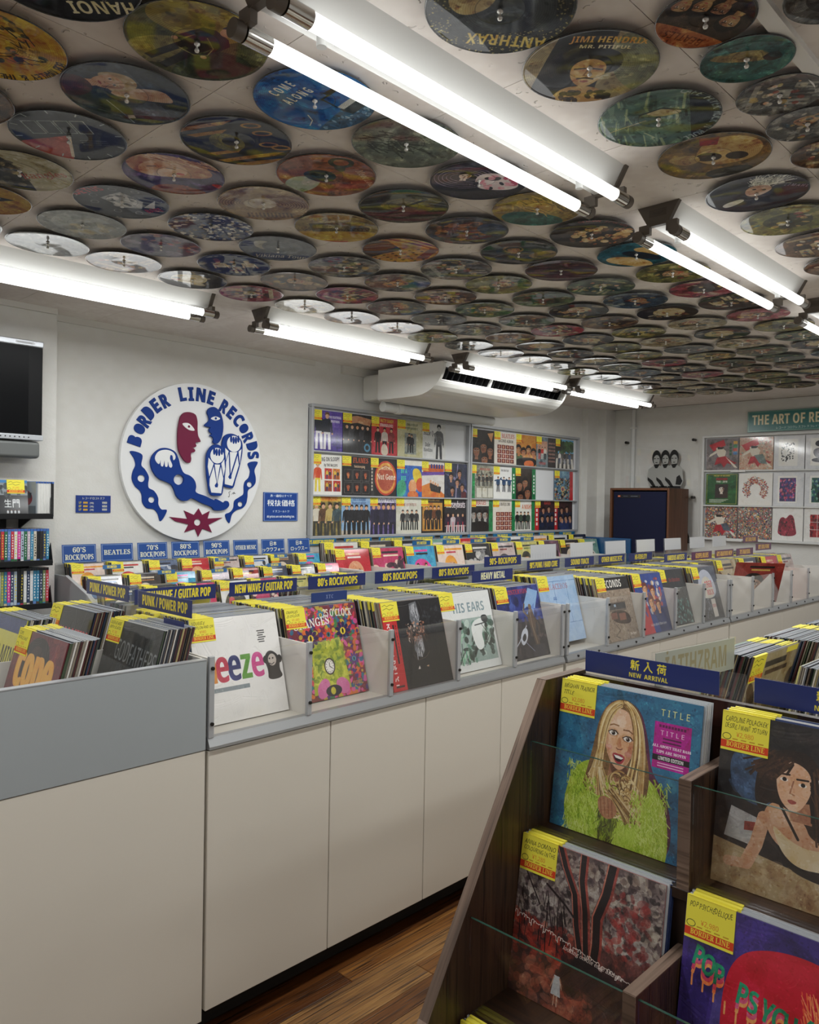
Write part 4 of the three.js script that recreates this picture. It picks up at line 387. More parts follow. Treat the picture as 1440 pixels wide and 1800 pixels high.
dA('greylogo', 30, 'grey green picture disc with spiky logo', (c) => { R(c, '#5d665a', 0, 0, 100, 100); blobs(c, 2, 60, ['#6f7868', '#4a5248', '#7d8474'], 4, 12, 0, 0, 100, 100, .4); streaks(c, 3, 50, ['#2f342c', '#3a4036'], 16, 18, 50, 60, 12, 1.6, .9, 1.8); L(c, '#3c4238', 3, [56, 66, 60, 86]); });
dA('dragon', 10, 'rust picture disc with a dark coil of smoke', (c) => { R(c, '#8a5038', 0, 0, 100, 100); S(c, '#a8b4a0', [0, 60, 20, 46, 44, 58, 30, 80, 6, 86]); S(c, '#23302c', [26, 40, 50, 36, 62, 56, 46, 70, 30, 60]); c.strokeStyle = '#2a322c'; c.lineWidth = 5; c.beginPath(); c.arc(72, 24, 10, 0, 6.3); c.stroke(); S(c, '#3a3a30', [60, 30, 76, 34, 66, 50]); T(c, 'Meat Loaf', 84, 64, 8, '#c8a88a', .7, 'bold serif', 80); });
dA('woodgrain', 0, 'sand coloured wood grain picture disc', (c) => { R(c, '#a48a64', 0, 0, 100, 100); for (let i = 0; i < 40; i++) { c.strokeStyle = ['#8a6e48', '#6f5638', '#b89c74'][i % 3]; c.lineWidth = .8; c.beginPath(); c.ellipse(50, 52, 20 + i, 8 + i * .9, .1, 0, 6.3); c.stroke(); } E(c, '#c8bca8', 46, 52, 18, 14); for (let i = 0; i < 12; i++) R(c, '#5a4430', 26 + i * 4.4, 78, 2.2, 12); });
dA('doors', 20, 'black picture disc with a white face, small faces and red letters', (c) => { R(c, '#23252a', 0, 0, 100, 100); c.strokeStyle = '#7a7c80'; c.lineWidth = 1; for (let i = 0; i < 16; i++) { c.beginPath(); c.arc(14 + (i * 37) % 80, 16 + (i * 23) % 76, 4, 0, 6.3); c.stroke(); } P(c, '#aeb0b2', [34, 34, 66, 28, 70, 60, 56, 76, 38, 66]); blobs(c, 2, 30, ['#3a3c40', '#e0e0de'], 2, 5, 36, 34, 66, 68, .8); P(c, '#d8d8d4', [60, 74, 86, 60, 70, 80]); T(c, 'POETUS', 32, 18, 13, '#c2303a', .7); T(c, 'BABE', 66, 88, 9, '#c2303a', .7); });
dA('faded', 10, 'silvery picture disc with pale oval scene', (c) => { R(c, '#7c7f78', 0, 0, 100, 100); E(c, '#9aa09a', 50, 50, 34); blobs(c, 2, 30, ['#5a5a44', '#b8a87a', '#8a8a7a'], 4, 10, 20, 50, 80, 80, .6); });
dA('crowd', 0, 'picture disc covered in a crowd of small black and white heads', (c) => { R(c, '#3a3a40', 0, 0, 100, 100); blobs(c, 2, 330, ['#d8d0b8', '#1c1e28', '#8a7a5a', '#e8e4d4', '#3a4a6a'], 1.6, 4, 0, 0, 100, 100, .95); });
dA('leaves', 30, 'purple brown picture disc with rust leaf shapes', (c) => { R(c, '#4a3c44', 0, 0, 100, 100); blobs(c, 2, 30, ['#6a5a64', '#8a8088', '#3a2c34'], 4, 12, 0, 0, 100, 100, .6); blobs(c, 3, 26, ['#a06a4a', '#b8805a', '#7a2f34'], 2, 6, 50, 10, 90, 90, .9); });
dA('mirror', 0, 'very shiny silver grey picture disc', (c) => { R(c, '#6a6c68', 0, 0, 100, 100); blobs(c, 2, 24, ['#4a5a50', '#8a8a80', '#5a5048'], 6, 16, 0, 0, 100, 100, .5); });
dA('wheel', -10, 'dark navy picture disc with a woman in pink and white', (c) => { R(c, '#1c1a2a', 0, 0, 100, 100); c.strokeStyle = '#8a7a90'; c.lineWidth = 1; for (let i = 0; i < 5; i++) { c.beginPath(); c.ellipse(34, 48, 30 - i * 4, 26 - i * 4, 0, 0, 6.3); c.stroke(); } S(c, '#e0cfd0', [44, 36, 70, 28, 96, 52, 84, 70, 50, 74]); blobs(c, 2, 22, ['#c24a6a', '#e6a0b0', '#1c1a2a'], 2, 6, 50, 36, 88, 70, .9); face(c, 34, 44, 7, '#e8d4c8', '#1a1416'); });
dA('guitarist', 20, 'dark olive picture disc with a blurred guitarist', (c) => { R(c, '#34362a', 0, 0, 100, 100); S(c, '#5a5030', [20, 40, 50, 26, 86, 44, 80, 74, 40, 70]); S(c, '#6f6a3c', [50, 44, 96, 34, 96, 52, 60, 62]); L(c, '#1e1f18', 4, [20, 70, 80, 40]); });
dA('car', 0, 'yellow and brown picture disc with a parked vehicle', (c) => { R(c, '#8a7848', 0, 0, 100, 100); R(c, '#b8943c', 0, 64, 100, 40); P(c, '#4a4436', [18, 38, 60, 34, 90, 48, 88, 62, 20, 66]); R(c, '#7a7a5a', 26, 42, 30, 12); T(c, 'SAVOY', 70, 62, 10, '#3a2418', .8, 'bold serif'); P(c, '#a8442c', [0, 92, 60, 96, 60, 100, 0, 100]); });
dA('viking', 0, 'charcoal picture disc with a pale shape and script', (c) => { R(c, '#3c4046', 0, 0, 100, 100); S(c, '#a8a494', [24, 20, 44, 26, 46, 50, 30, 60, 20, 44]); E(c, '#585c60', 56, 48, 26); T(c, 'Vikiana Tour', 46, 88, 11, '#d8cca8', .7, 'italic serif', 8); });
dA('gold', -30, 'gold and teal picture disc with a reclining figure', (c) => { R(c, '#8a7434', 0, 0, 100, 100); S(c, '#2f5a50', [30, 70, 80, 54, 100, 60, 100, 100, 30, 100]); S(c, '#b89444', [14, 40, 50, 26, 74, 40, 66, 62, 30, 62]); streaks(c, 2, 30, ['#c8a858', '#6a5a2c'], 20, 20, 70, 60, 14, 1.4, .3, .5); });
dA('tent', 20, 'brown and blue picture disc with a heap of figures', (c) => { R(c, '#3a3c44', 0, 0, 100, 100); blobs(c, 2, 70, ['#7a4a34', '#a06a48', '#3a2a2a', '#5a3434'], 3, 8, 14, 26, 70, 84, .85); S(c, '#3c4a68', [60, 40, 96, 30, 96, 80, 66, 76]); });
dA('stripes', 30, 'orange dotted picture disc with dark red stripes', (c) => { R(c, '#b8843c', 0, 0, 100, 100); for (let i = 0; i < 40; i++) E(c, '#3a2414', 6 + (i % 8) * 13, 60 + (i / 8 | 0) * 9, 2.4, 1.8); P(c, '#2f2620', [0, 0, 56, 0, 50, 54, 0, 56]); for (let i = 0; i < 6; i++) L(c, i % 2 ? '#7a2c30' : '#c8a060', 5, [50 + i * 8, 0, 84 + i * 5, 60]); P(c, '#7a2c30', [50, 90, 90, 60, 100, 66, 64, 96]); });
dA('cluster', -10, 'black picture disc with a cluster of cream figures', (c) => { R(c, '#2a211c', 0, 0, 100, 100); blobs(c, 2, 44, ['#c8a268', '#b8905a', '#d8ba84', '#6a4a34'], 3, 8, 34, 22, 92, 80, .9); blobs(c, 3, 40, ['#231a16', '#a0522c'], 1, 3, 30, 20, 92, 84, .9); arcText(c, 'GERMAN SENATORS', 42, -40, 5.5, 7, '#8a3a30'); });
dA('browncoat', 10, 'dark picture disc with a man in a brown coat', (c) => { R(c, '#24282a', 0, 0, 100, 100); S(c, '#8a6a3c', [26, 30, 50, 22, 60, 44, 40, 60]); S(c, '#6f5a38', [60, 60, 96, 40, 100, 74, 66, 80]); face(c, 44, 40, 9, '#a0764c', '#1c1714'); L(c, '#8a8f90', .8, [10, 70, 40, 50]); });
dA('twins', -20, 'teal picture disc with two cream heads', (c) => { R(c, '#1f5260', 0, 0, 100, 100); S(c, '#c8a86a', [30, 34, 56, 14, 84, 24, 80, 44, 50, 46]); S(c, '#d0b078', [20, 78, 50, 62, 92, 66, 96, 88, 40, 96]); S(c, '#15202c', [24, 44, 80, 40, 96, 58, 40, 66]); });
dA('maroon', 0, 'plain maroon picture disc', (c) => { R(c, '#3c1f26', 0, 0, 100, 100); for (let i = 0; i < 16; i++) L(c, i % 2 ? '#4a2830' : '#341a20', 2, [0, i * 7, 100, i * 7 + 6]); E(c, '#2f1a20', 50, 50, 17); });
dA('anthrax', 180, 'large speckled picture disc with gold jagged lettering', (c) => { R(c, '#2c2e30', 0, 0, 100, 100); blobs(c, 2, 1200, ['#a89a64', '#1a1b1c', '#8a7f54'], .4, 1, 0, 0, 100, 100, .9); P(c, '#34383a', [10, 30, 80, 20, 86, 100, 20, 100]); S(c, '#a08c5c', [56, 50, 76, 40, 88, 60, 70, 84, 52, 70]); T(c, 'ANTHRAX', 42, 22, 12, '#d0b45a', .72, 'bold sans-serif', 4); });
dA('hat', 0, 'picture disc of a man in a wide hat under orange capitals', (c) => { R(c, '#8a7a58', 0, 0, 100, 100); P(c, '#1f1d1e', [22, 0, 60, 0, 60, 100, 8, 100]); S(c, '#6f7050', [58, 0, 100, 0, 100, 90, 66, 60]); S(c, '#1b191a', [26, 46, 30, 28, 50, 22, 70, 30, 74, 48, 66, 60, 34, 60]); S(c, '#b8905c', [37, 46, 50, 38, 63, 46, 63, 64, 54, 78, 46, 78, 37, 64]); L(c, '#3a2616', 2, [40, 54, 47, 53]); L(c, '#3a2616', 2, [53, 53, 60, 54]); L(c, '#7a5630', 1.4, [50, 54, 48, 63, 53, 63]); L(c, '#2a1a12', 1.6, [44, 67, 50, 65.6, 56, 67]); S(c, '#7a3a2c', [45, 69, 55, 69, 50, 73]); S(c, '#a8804e', [26, 100, 34, 80, 50, 76, 66, 80, 76, 100]); blobs(c, 2, 18, ['#241e1a'], 2, 5, 28, 84, 74, 98, .8); T(c, 'JIMI HENDRIX', 56, 18, 8, '#d8a24a', .72); T(c, 'MR. PITIFUL', 55, 25.5, 4.6, '#d8c890', 1); for (let i = 0; i < 9; i++) L(c, '#8a8460', .5, [72, 42 + i * 3, 84, 42 + i * 3]); });
dA('rocknroll', 10, 'grey green picture disc with ROCK N ROLL around its dark edge', (c) => { R(c, '#4c665c', 0, 0, 100, 100); streaks(c, 2, 50, ['#6a8474', '#3a5048', '#8a9c78'], 0, 0, 70, 100, 20, 2, 1.4, .4); P(c, '#1c2428', [66, 0, 100, 0, 100, 100, 84, 96]); S(c, '#a89c78', [34, 40, 60, 32, 70, 42, 50, 50]); L(c, '#1f2a2a', 2, [34, 44, 50, 34, 70, 38, 72, 48]); L(c, '#a8a070', 1, [12, 70, 40, 54]); arcText(c, "CAFE FLYER ROCK'N'ROLL", 43, 16, 6, 8, '#8fa0a0'); });
dA('glasses', 0, 'amber picture disc of a face with dark glasses', (c) => { R(c, '#6a5228', 0, 0, 100, 100); S(c, '#b8975c', [30, 20, 54, 4, 84, 16, 90, 50, 60, 70, 34, 60]); E(c, '#2a2018', 46, 52, 12, 9); E(c, '#2a2018', 70, 46, 10, 8); S(c, '#a08048', [6, 60, 30, 46, 44, 60, 30, 74]); P(c, '#8a2430', [24, 16, 40, 10, 44, 26, 30, 30]); S(c, '#2c2a1a', [50, 84, 90, 60, 100, 80, 70, 100]); });
dA('spiky', 0, 'black picture disc of a spiky white haired man, thin capitals beside', (c) => { R(c, '#171a28', 0, 0, 100, 100); streaks(c, 2, 120, ['#c8c8c0', '#8a8c8c', '#e6e6de'], 34, 16, 60, 34, 15, 1, -1.4, 2); S(c, '#c09a84', [36, 34, 50, 28, 62, 36, 58, 56, 46, 62, 37, 50]); E(c, '#2a1c1c', 44, 42, 2); E(c, '#2a1c1c', 54, 42, 2); L(c, '#8a3a3a', 1.4, [44, 54, 52, 53]); S(c, '#c8c4bc', [26, 84, 40, 66, 48, 70, 36, 92]); T(c, 'L I M A H L', 80, 30, 6, '#b8b4c8', .6, 'sans-serif'); });
dA('four', 160, 'small picture disc of four tan faces on an orange base', (c) => { R(c, '#33271e', 0, 0, 100, 100); for (const [x, y] of [[24, 54], [46, 66], [66, 62], [86, 56]]) face(c, x, y, 11, '#a8845c', '#1c1512', .3); P(c, '#a8623a', [0, 0, 100, 0, 100, 28, 0, 26]); T(c, 'BEATLES', 50, 20, 11, '#6f3a24', .8); });
dA('teal', -80, 'small teal picture disc with a reclining woman', (c) => { R(c, '#2f5a56', 0, 0, 100, 100); S(c, '#8a7a4c', [36, 30, 56, 22, 60, 60, 50, 92, 40, 88, 34, 50]); S(c, '#2a1c18', [34, 22, 50, 10, 60, 24, 50, 36]); blobs(c, 2, 20, ['#3a6a66', '#24484a'], 4, 12, 0, 0, 100, 100, .5); R(c, '#3f6a62', 10, 4, 80, 8); });
// far discs
const discB = new Atlas(2048, 2048, 8, 8), DB = []; discB.post = vinyl;
const TONE = [['dark green', ['#3a4a34', '#5a6a44', '#25301f', '#8a8a64']], ['grey', ['#5a5c5c', '#7d7f7c', '#3a3c3e', '#9a9a92']], ['rose red', ['#8a3a48', '#a85a5c', '#3a3030', '#b8a888']], ['brown', ['#5a4432', '#7a5c40', '#32261e', '#a08a64']], ['black and cream', ['#23211f', '#3a3632', '#c8b890', '#171615']], ['olive and yellow', ['#6a6a3a', '#8a8040', '#3a3c26', '#b8a860']], ['slate blue', ['#3a4a5c', '#5a6c80', '#28323e', '#a0a89c']], ['pale sand', ['#9a9078', '#b4aa90', '#6a6250', '#c8c0a8']]];
for (let i = 0; i < 64; i++) discB.add('d' + i, 1, (c) => { const r = rng(i * 31 + 5), [n, p] = TONE[rng(i * 101 + 77)() * 8 | 0]; DB.push(n); R(c, p[0], 0, 0, 100, 100); blobs(c, i + 3, 40, p, 3, 13, 0, 0, 100, 100, .6); if (i % 3 === 0) S(c, p[2], [20, 60, 40, 26, 70, 30, 84, 66, 50, 84]); if (i % 3 === 1) face(c, 40 + r() * 24, 50, 16, '#b08f6c', p[2], .3); if (i % 3 === 2) { row(c, 3, 30, 70, 88, 54, [p[2], p[3]]); R(c, p[3], 20, 16, 56, 7); } blobs(c, i + 90, 14, ['#8a3a30', '#c8a860', '#2c4a5c', '#d8d0b8'], 2, 6, 20, 20, 80, 80, .7); E(c, p[2], 50, 50, 3); });

const HERO_M = hero.material({ roughness: .5, clearcoat: .8, clearcoatRoughness: .08 }, bagBump, .002);
const MID_M = mid.material({ roughness: .5, clearcoat: 1, clearcoatRoughness: .07 }, bagBump, .0042);
const SMALL_M = small.material({ roughness: .5, clearcoat: 1, clearcoatRoughness: .08 }, bagBump, .0042);
const SIGN_M = signs.material({ roughness: .35, clearcoat: .4, clearcoatRoughness: .2 });
const TAG_M = tags.material({ roughness: .6 });
const DISCA_M = discA.material({ roughness: .5, specularIntensity: .1, clearcoat: .45, clearcoatRoughness: .035 }, grooveBump, .00014);
const DISCB_M = discB.material({ roughness: .5, specularIntensity: .1, clearcoat: .45, clearcoatRoughness: .035 }, grooveBump, .00014);
const MAT = { hero: HERO_M, mid: MID_M, small: SMALL_M };

// ---------- surfaces ----------
const M = {
  wall: new THREE.MeshStandardMaterial({ map: plasterMap, bumpMap: plasterBump, bumpScale: .0015, roughness: .8 }),
  ceil: new THREE.MeshStandardMaterial({ map: boardMap, bumpMap: boardBump, bumpScale: .006, roughness: .85 }),
  ceilBack: std('#8d827a', .9), trim: std('#d9d6cf', .6), white: phy('#e9e9e6', .35), whiteSatin: phy('#dfe0de', .45), door: phy('#ddd7cb', .42), doorEdge: std('#6f6a62', .7),
  panel: phy('#a2a8ab', .38), alu: phy('#a9abad', .38, { metalness: .55 }), alu2: phy('#b4b6b9', .45, { metalness: .25 }), divider: phy('#e3e0da', .4), binFloor: phy('#d8d3c8', .45), kick: std('#17130f', .8), carcass: std('#b8b2a6', .8),
  glass: phy('#ffffff', .02, { transmission: 1, thickness: 0, ior: 1.5 }), screw: std('#2b2826', .4, { metalness: .5 }), chrome: phy('#c8c6c2', .16, { metalness: 1 }), socket: phy('#6a625a', .45), capDark: phy('#5d554d', .5), reflector: phy('#dededb', .4),
  tube: new THREE.MeshStandardMaterial({ color: '#ffffff', roughness: .3, emissive: LAMP_COLOR, emissiveIntensity: TUBE_GLOW }),
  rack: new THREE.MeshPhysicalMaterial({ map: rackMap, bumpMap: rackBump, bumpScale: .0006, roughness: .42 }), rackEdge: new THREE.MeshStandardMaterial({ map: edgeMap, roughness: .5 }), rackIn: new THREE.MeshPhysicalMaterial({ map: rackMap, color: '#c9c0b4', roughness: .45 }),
  black: std('#141416', .5), blackMetal: std('#1d1e20', .45, { metalness: .4 }), tvFrame: phy('#07080b', .45, { specularIntensity: .4 }), tvScreen: phy('#020306', .35, { specularIntensity: .25 }), silver: phy('#c4c8ce', .32, { metalness: .5 }), greyPlastic: phy('#6a6d6c', .45),
  spk: new THREE.MeshPhysicalMaterial({ map: spkMap, roughness: .45 }), grille: std('#0a1030', .95), acWhite: phy('#e6e5e0', .3), acDark: std('#1b1d20', .6), acrylic: phy('#ffffff', .03, { transmission: 1, thickness: 0, ior: 1.49 }),
  tagTop: std('#efe24c', .55), bagTop: phy('#a4a9b0', .3, { clearcoat: .4 }), pin: phy('#e8e6e0', .25, { metalness: .4 }), crimson: phy('#751d40', .55, { specularIntensity: .5 }), blue: phy('#0b3788', .55, { specularIntensity: .5 }), signWhite: phy('#eeeff0', .4), boardBack: std('#dfe0e2', .6), discEdge: phy('#1c1e22', .12, { clearcoat: .6 }), obi: std('#222', .6),
};
// warm white floor planks in four tones
M.planks = ['#ffffff', '#d8c0a4', '#a88a6c', '#efdcc0'].map((k) => new THREE.MeshPhysicalMaterial({ map: plankMap, bumpMap: plankBump, bumpScale: .0008, color: k, roughness: .4 }));

// ---------- the setting ----------
const X0 = -4.4, X1 = 2.4, Z0 = -7.5, Z1 = 2.2;
const ceiling = struct('ceiling', box(X0 - .15, X1 + .15, CEIL + .008, CEIL + .15, Z0 - .15, Z1 + .15), M.ceilBack);
{ // gypsum boards with open joints
  const bw = .91, bd = .455, gap = .0018, geos = [0, 1, 2, 3].map((k) => { const g = worldUV(new THREE.BoxGeometry(bw - gap, .01, bd - gap), 1), uv = g.attributes.uv; for (let i = 0; i < uv.count; i++) uv.setXY(i, uv.getX(i) + k * .37, uv.getY(i) + k * .61); return g; });
  let n = 0; for (let i = -3; i <= 3; i++) for (let k = -5; k < 18; k++) { const x = -1.69 + bw * (i + .5), z = -1.04 - bd * (k + .5); if (x < X0 || x > .8 || z < Z0 - .1 || z > -.1) continue; const m = part('ceiling_panel', geos[n++ % 4], M.ceil, ceiling); m.position.set(x, CEIL + .005, z); }
  part('ceiling_panel', worldUV(box(1.05, X1, CEIL, CEIL + .01, Z0, Z1)), M.ceil, ceiling); part('ceiling_panel', worldUV(box(X0, 1.05, CEIL, CEIL + .01, .02, Z1)), M.ceil, ceiling);
}
struct('trim_1', box(-.612, -.578, CEIL - .014, CEIL, Z0, Z1), M.white);
const floor = struct('floor', worldUV(box(X0 - .15, X1 + .15, -.15, -.012, Z0 - .15, Z1 + .15)), M.planks[2]);
{ // planks of the aisle
  const w = .0755, geos = [], r = rng(12); for (let k = 0; k < 6; k++) { const g = worldUV(rbox(-w / 2 + .0008, w / 2 - .0008, -.012, 0, -.4545, .4545, .002)), uv = g.attributes.uv, a = r() * 3, b = r() * 3; for (let i = 0; i < uv.count; i++) uv.setXY(i, uv.getX(i) * 1.1 + a, uv.getY(i) * 1.6 + b); geos.push(g); }
  for (let i = 0; i < 17; i++) { const off = [0, .41, .7, .22, .55][i % 5]; for (let k = 0; k < 5; k++) { const m = part('floor_plank', geos[r() * 6 | 0], M.planks[r() * 4 | 0], floor); m.position.set(-1.9 + w * (i + .5), 0, -.3 + off - k * .911); } }
}
struct('wall_left', worldUV(box(X0 - .15, X0, -.15, CEIL + .15, Z0 - .15, Z1 + .15)), M.wall);
struct('wall_back', worldUV(box(X0 - .15, X1 + .15, -.15, CEIL + .15, Z0 - .15, Z0)), M.wall);
struct('wall_right', worldUV(box(X1, X1 + .15, -.15, CEIL + .15, Z0 - .15, Z1 + .15)), M.wall);
struct('wall_front', worldUV(box(X0 - .15, X1 + .15, -.15, CEIL + .15, Z1, Z1 + .15)), M.wall);
struct('wall_pier', worldUV(box(X0, -4.27, 0, CEIL, -1.705, Z1)), M.wall);
struct('column_1', worldUV(box(X0, -4.24, 0, CEIL, Z0, -7.3)), M.wall); struct('column_2', worldUV(box(X0, -4.33, 0, CEIL, -7.3, -7.1)), M.wall);
struct('trim_2', join([box(X0, X0 + .018, CEIL - .035, CEIL, -3.55, -1.705), box(-4.27, -4.252, CEIL - .03, CEIL, -1.7, Z1), box(X0, X0 + .03, CEIL - .06, CEIL, -4.6, -3.8)]), M.trim);
{ const t = thing('wall_pipe', 'thin white vertical pipe running up the back wall by the corner', 'pipe', [-4.02, 0, -7.47]); part('pipe', cyl(.022, CEIL, 16).translate(0, CEIL / 2, 0), M.whiteSatin, t); for (const y of [1.3, 2.3]) part('clip', rbox(-.03, .03, y, y + .02, -.028, .026, .004), M.white, t); }

// ---------- fluorescent fixtures ----------
function makeLamp() {
  const t = new THREE.Group(), hl = .63; t.name = 'fluorescent_lamp';
  part('reflector', prism([[-.066, 0], [.066, 0], [.03, -.062], [-.03, -.062]], 'z', -hl + .03, hl - .03), M.reflector, t);
  for (const s of [-1, 1]) {
    const cap = part('end_cap', prism([[-.072, 0], [.072, 0], [.034, -.068], [-.034, -.068]], 'z', s * hl - s * .03, s * hl - s * .012), M.capDark, t);
    const sc = part('cap_label', new THREE.PlaneGeometry(.06, .024), SIGN_M, cap); { const uv = sc.geometry.attributes.uv, q = signs.cells.capscript; for (let i = 0; i < 4; i++) uv.setXY(i, q.u0 + uv.getX(i) * (q.u1 - q.u0), q.v0 + uv.getY(i) * (q.v1 - q.v0)); } sc.position.set(0, -.028, s * (hl - .0115)); if (s < 0) sc.rotation.y = Math.PI;
    for (const x of [-.063, .063]) {
      part('lamp_holder', join([cyl(.0185, .022, 20).rotateX(Math.PI / 2).translate(x, -.098, s * (hl - .006)), box(x * .45, x * 1.05, -.092, -.06, s * (hl - .012), s * (hl - .028))]), M.socket, t);
      part('tube_cap', cyl(.0185, .058, 24).rotateX(Math.PI / 2).translate(x, -.098, s * (hl - .05)), M.chrome, t);
    }
    const st = part('starter', join([cyl(.0105, .03, 16).translate(0, -.075, s * (hl - .16)), cyl(.006, .012, 12).translate(0, -.066, s * (hl - .2))]), M.glassy ?? M.whiteSatin, t); st.userData.label = 'small round starter';
  }
  for (const x of [-.063, .063]) part('tube', cyl(.0165, hl * 2 - .15, 24).rotateX(Math.PI / 2).translate(x, -.098, 0), M.tube, t);
  return t;
}
const lampProto = makeLamp();
LAMPS.forEach(([x, z0, z1, where], i) => {
  const o = lampProto.clone(); o.name = numbered('fluorescent_lamp'); o.position.set(x, CEIL, (z0 + z1) / 2); scene.add(o); tag(o, `white twin tube ceiling lamp, ${where}`, 'lamp', 'twin tube ceiling lamps');
  const l = new THREE.RectAreaLight(LAMP_COLOR, LAMP_LIGHT, .15, 1.12); l.name = 'lamp_light'; l.position.set(x, CEIL - .12, (z0 + z1) / 2); l.rotation.x = -Math.PI / 2; l.userData.kind = 'helper'; scene.add(l);
});

// ---------- picture discs pinned to the ceiling ----------
const pinGeo = new THREE.LatheGeometry([[0, -.022], [.004, -.0215], [.0055, -.018], [.004, -.0145], [.0022, -.0135], [.0022, -.008], [.006, -.0065], [.0065, -.003], [.002, -.002], [.002, .012]].map(([a, b]) => new THREE.Vector2(a, b)), 12);
function disc(x, z, cell, mat, rot, label, group, rad = .1475, seed = 1) {
  const r = rng(seed * 13 + 7), sag = .0015 + r() * .004, t = thing('picture_disc', label, 'record', [x, CEIL - .012, z], 0, group);
  t.rotation.set((r() - .5) * .022, 0, (r() - .5) * .022);
  const k = rad / .152, prof = [[.0035, 0], [.047, -.0002], [.049, -.0008], [.051, -.0004], [.1, -.0002], [.1455, 0], [.149, -.0012], [.1515, -.001], [.152, .0002]].map(([a, b]) => new THREE.Vector2(a * k, b - sag * (a / .152) ** 2));
  const g = new THREE.LatheGeometry(prof.reverse(), 56), p = g.attributes.position, uv = g.attributes.uv, a = (-44 + rot) * D, rx = Math.cos(a), rz = Math.sin(a), ux = -rz, uz = rx, wa = (r() - .3) * .004, wp = r() * 6.3;
  for (let i = 0; i < p.count; i++) { const X = p.getX(i) / rad / 2, Z = p.getZ(i) / rad / 2, u = clamp(.5 + (X * rx + Z * rz) * .99), v = clamp(.5 + (X * ux + Z * uz) * .99); uv.setXY(i, cell.u0 + u * (cell.u1 - cell.u0), cell.v0 + v * (cell.v1 - cell.v0)); const q = Math.hypot(p.getX(i), p.getZ(i)) / rad; p.setY(i, p.getY(i) - Math.abs(wa) * q * q * (1 + Math.cos(2 * Math.atan2(Z, X) + wp)) * .5); }
  g.computeVertexNormals(); { const nn = g.attributes.normal, m = prof.length; for (let j = 0; j < m; j++) { const i0 = j, i1 = 56 * m + j, v = new THREE.Vector3(nn.getX(i0) + nn.getX(i1), nn.getY(i0) + nn.getY(i1), nn.getZ(i0) + nn.getZ(i1)).normalize(); nn.setXYZ(i0, v.x, v.y, v.z); nn.setXYZ(i1, v.x, v.y, v.z); } }
  part('disc', g, mat, t);
  part('disc_edge', new THREE.TorusGeometry(rad, .0015, 8, 56).rotateX(Math.PI / 2).translate(0, -sag + .0002, 0), M.discEdge, t);
  part('mounting_pin', pinGeo, M.pin, t); return t;
}
{
  const NEAR = { '0,0': 'olive', '1,0': 'singer', '2,0': 'meter', '0,-1': 'hanoi', '1,-1': 'lion', '0,1': 'come', '1,1': 'scissors', '2,1': 'blonde2', '3,0': 'bangles', '4,0': 'guitar', '0,2': 'greylogo', '1,2': 'dragon', '2,2': 'woodgrain', '3,1': 'doors', '4,1': 'faded', '3,2': 'crowd', '4,2': 'leaves', '5,1': 'mirror', '0,3': 'wheel', '1,3': 'guitarist', '2,3': 'car', '3,3': 'viking', '0,4': 'gold', '1,4': 'tent', '2,4': 'stripes', '0,5': 'cluster', '1,5': 'browncoat', '0,6': 'twins', '1,6': 'maroon', 'R1': 'anthrax', 'R2': 'hat', 'R3': 'rocknroll', 'R4': 'glasses', 'R5': 'spiky' };
  const ORD = ['first', 'second', 'third', 'fourth', 'fifth', 'sixth', 'seventh', 'eighth', 'ninth', 'tenth', 'eleventh', 'twelfth', 'thirteenth', 'fourteenth', 'fifteenth', 'sixteenth', 'seventeenth', 'eighteenth', 'nineteenth', 'twentieth'];
  const ROW = ['row along the central lamps', 'second row from the central lamps', 'third row from the central lamps', 'third row from the wall lamps', 'second row from the wall lamps', 'row along the wall lamps'];
  const jit = rng(88); let s = 3;
  for (let c = 0; c < 6; c++) for (let k = -1; k < 19; k++) {
    const x = -1.512 - .327 * c + (jit() - .5) * .02, z = -.888 - .318 * k + (jit() - .5) * .02 - (k < 0 ? .03 : 0); if (k === -1 && c > 2) continue;
    const key = NEAR[`${c},${k}`]; s++;
    if (key) disc(x, z, discA.cells[key], DISCA_M, DISC[key].rot, DISC[key].label, 'picture discs on the ceiling', .1475, s);
    else { const i = (s * 11) % 64; disc(x, z, discB.cells['d' + i], DISCB_M, (s * 67) % 360, `${DB[i]} picture disc, ${ORD[k + 1]} from the near end, ${ROW[c]}`, 'picture discs on the ceiling', .1475, s); }
  }
  [[-.97, -1.235], [-.948, -1.53], [-.944, -1.848], [-.934, -2.153], [-.942, -2.49], [-.95, -2.79], [-.95, -3.12], [-.95, -3.44], [-.95, -3.76]].forEach(([x, z], i) => { const key = NEAR['R' + (i + 1)]; s++; if (key) disc(x, z, discA.cells[key], DISCA_M, DISC[key].rot, DISC[key].label, 'picture discs on the ceiling', .1475, s); else { const j = (s * 11) % 64; disc(x, z, discB.cells['d' + j], DISCB_M, s * 40, `${DB[j]} picture disc, ${ORD[i]} in the row right of the central lamps`, 'picture discs on the ceiling', .1475, s); } });
  [[-.686, -1.53, 'four'], [-.681, -1.727, 'teal'], [-.682, -1.93, 0], [-.68, -2.12, 0], [-.69, -2.33, 0], [-.68, -2.54, 0], [-.47, -1.62, 0]].forEach(([x, z, key], i) => { s++; const j = (s * 11) % 64; disc(x, z, key ? discA.cells[key] : discB.cells['d' + j], key ? DISCA_M : DISCB_M, key ? DISC[key].rot : i * 50, key ? DISC[key].label : `small ${DB[j]} picture disc, ${i === 6 ? 'alone beyond the white ceiling strip' : ORD[i] + ' in the row of small discs beside the white strip'}`, 'small picture discs on the ceiling', .095, s); });
}

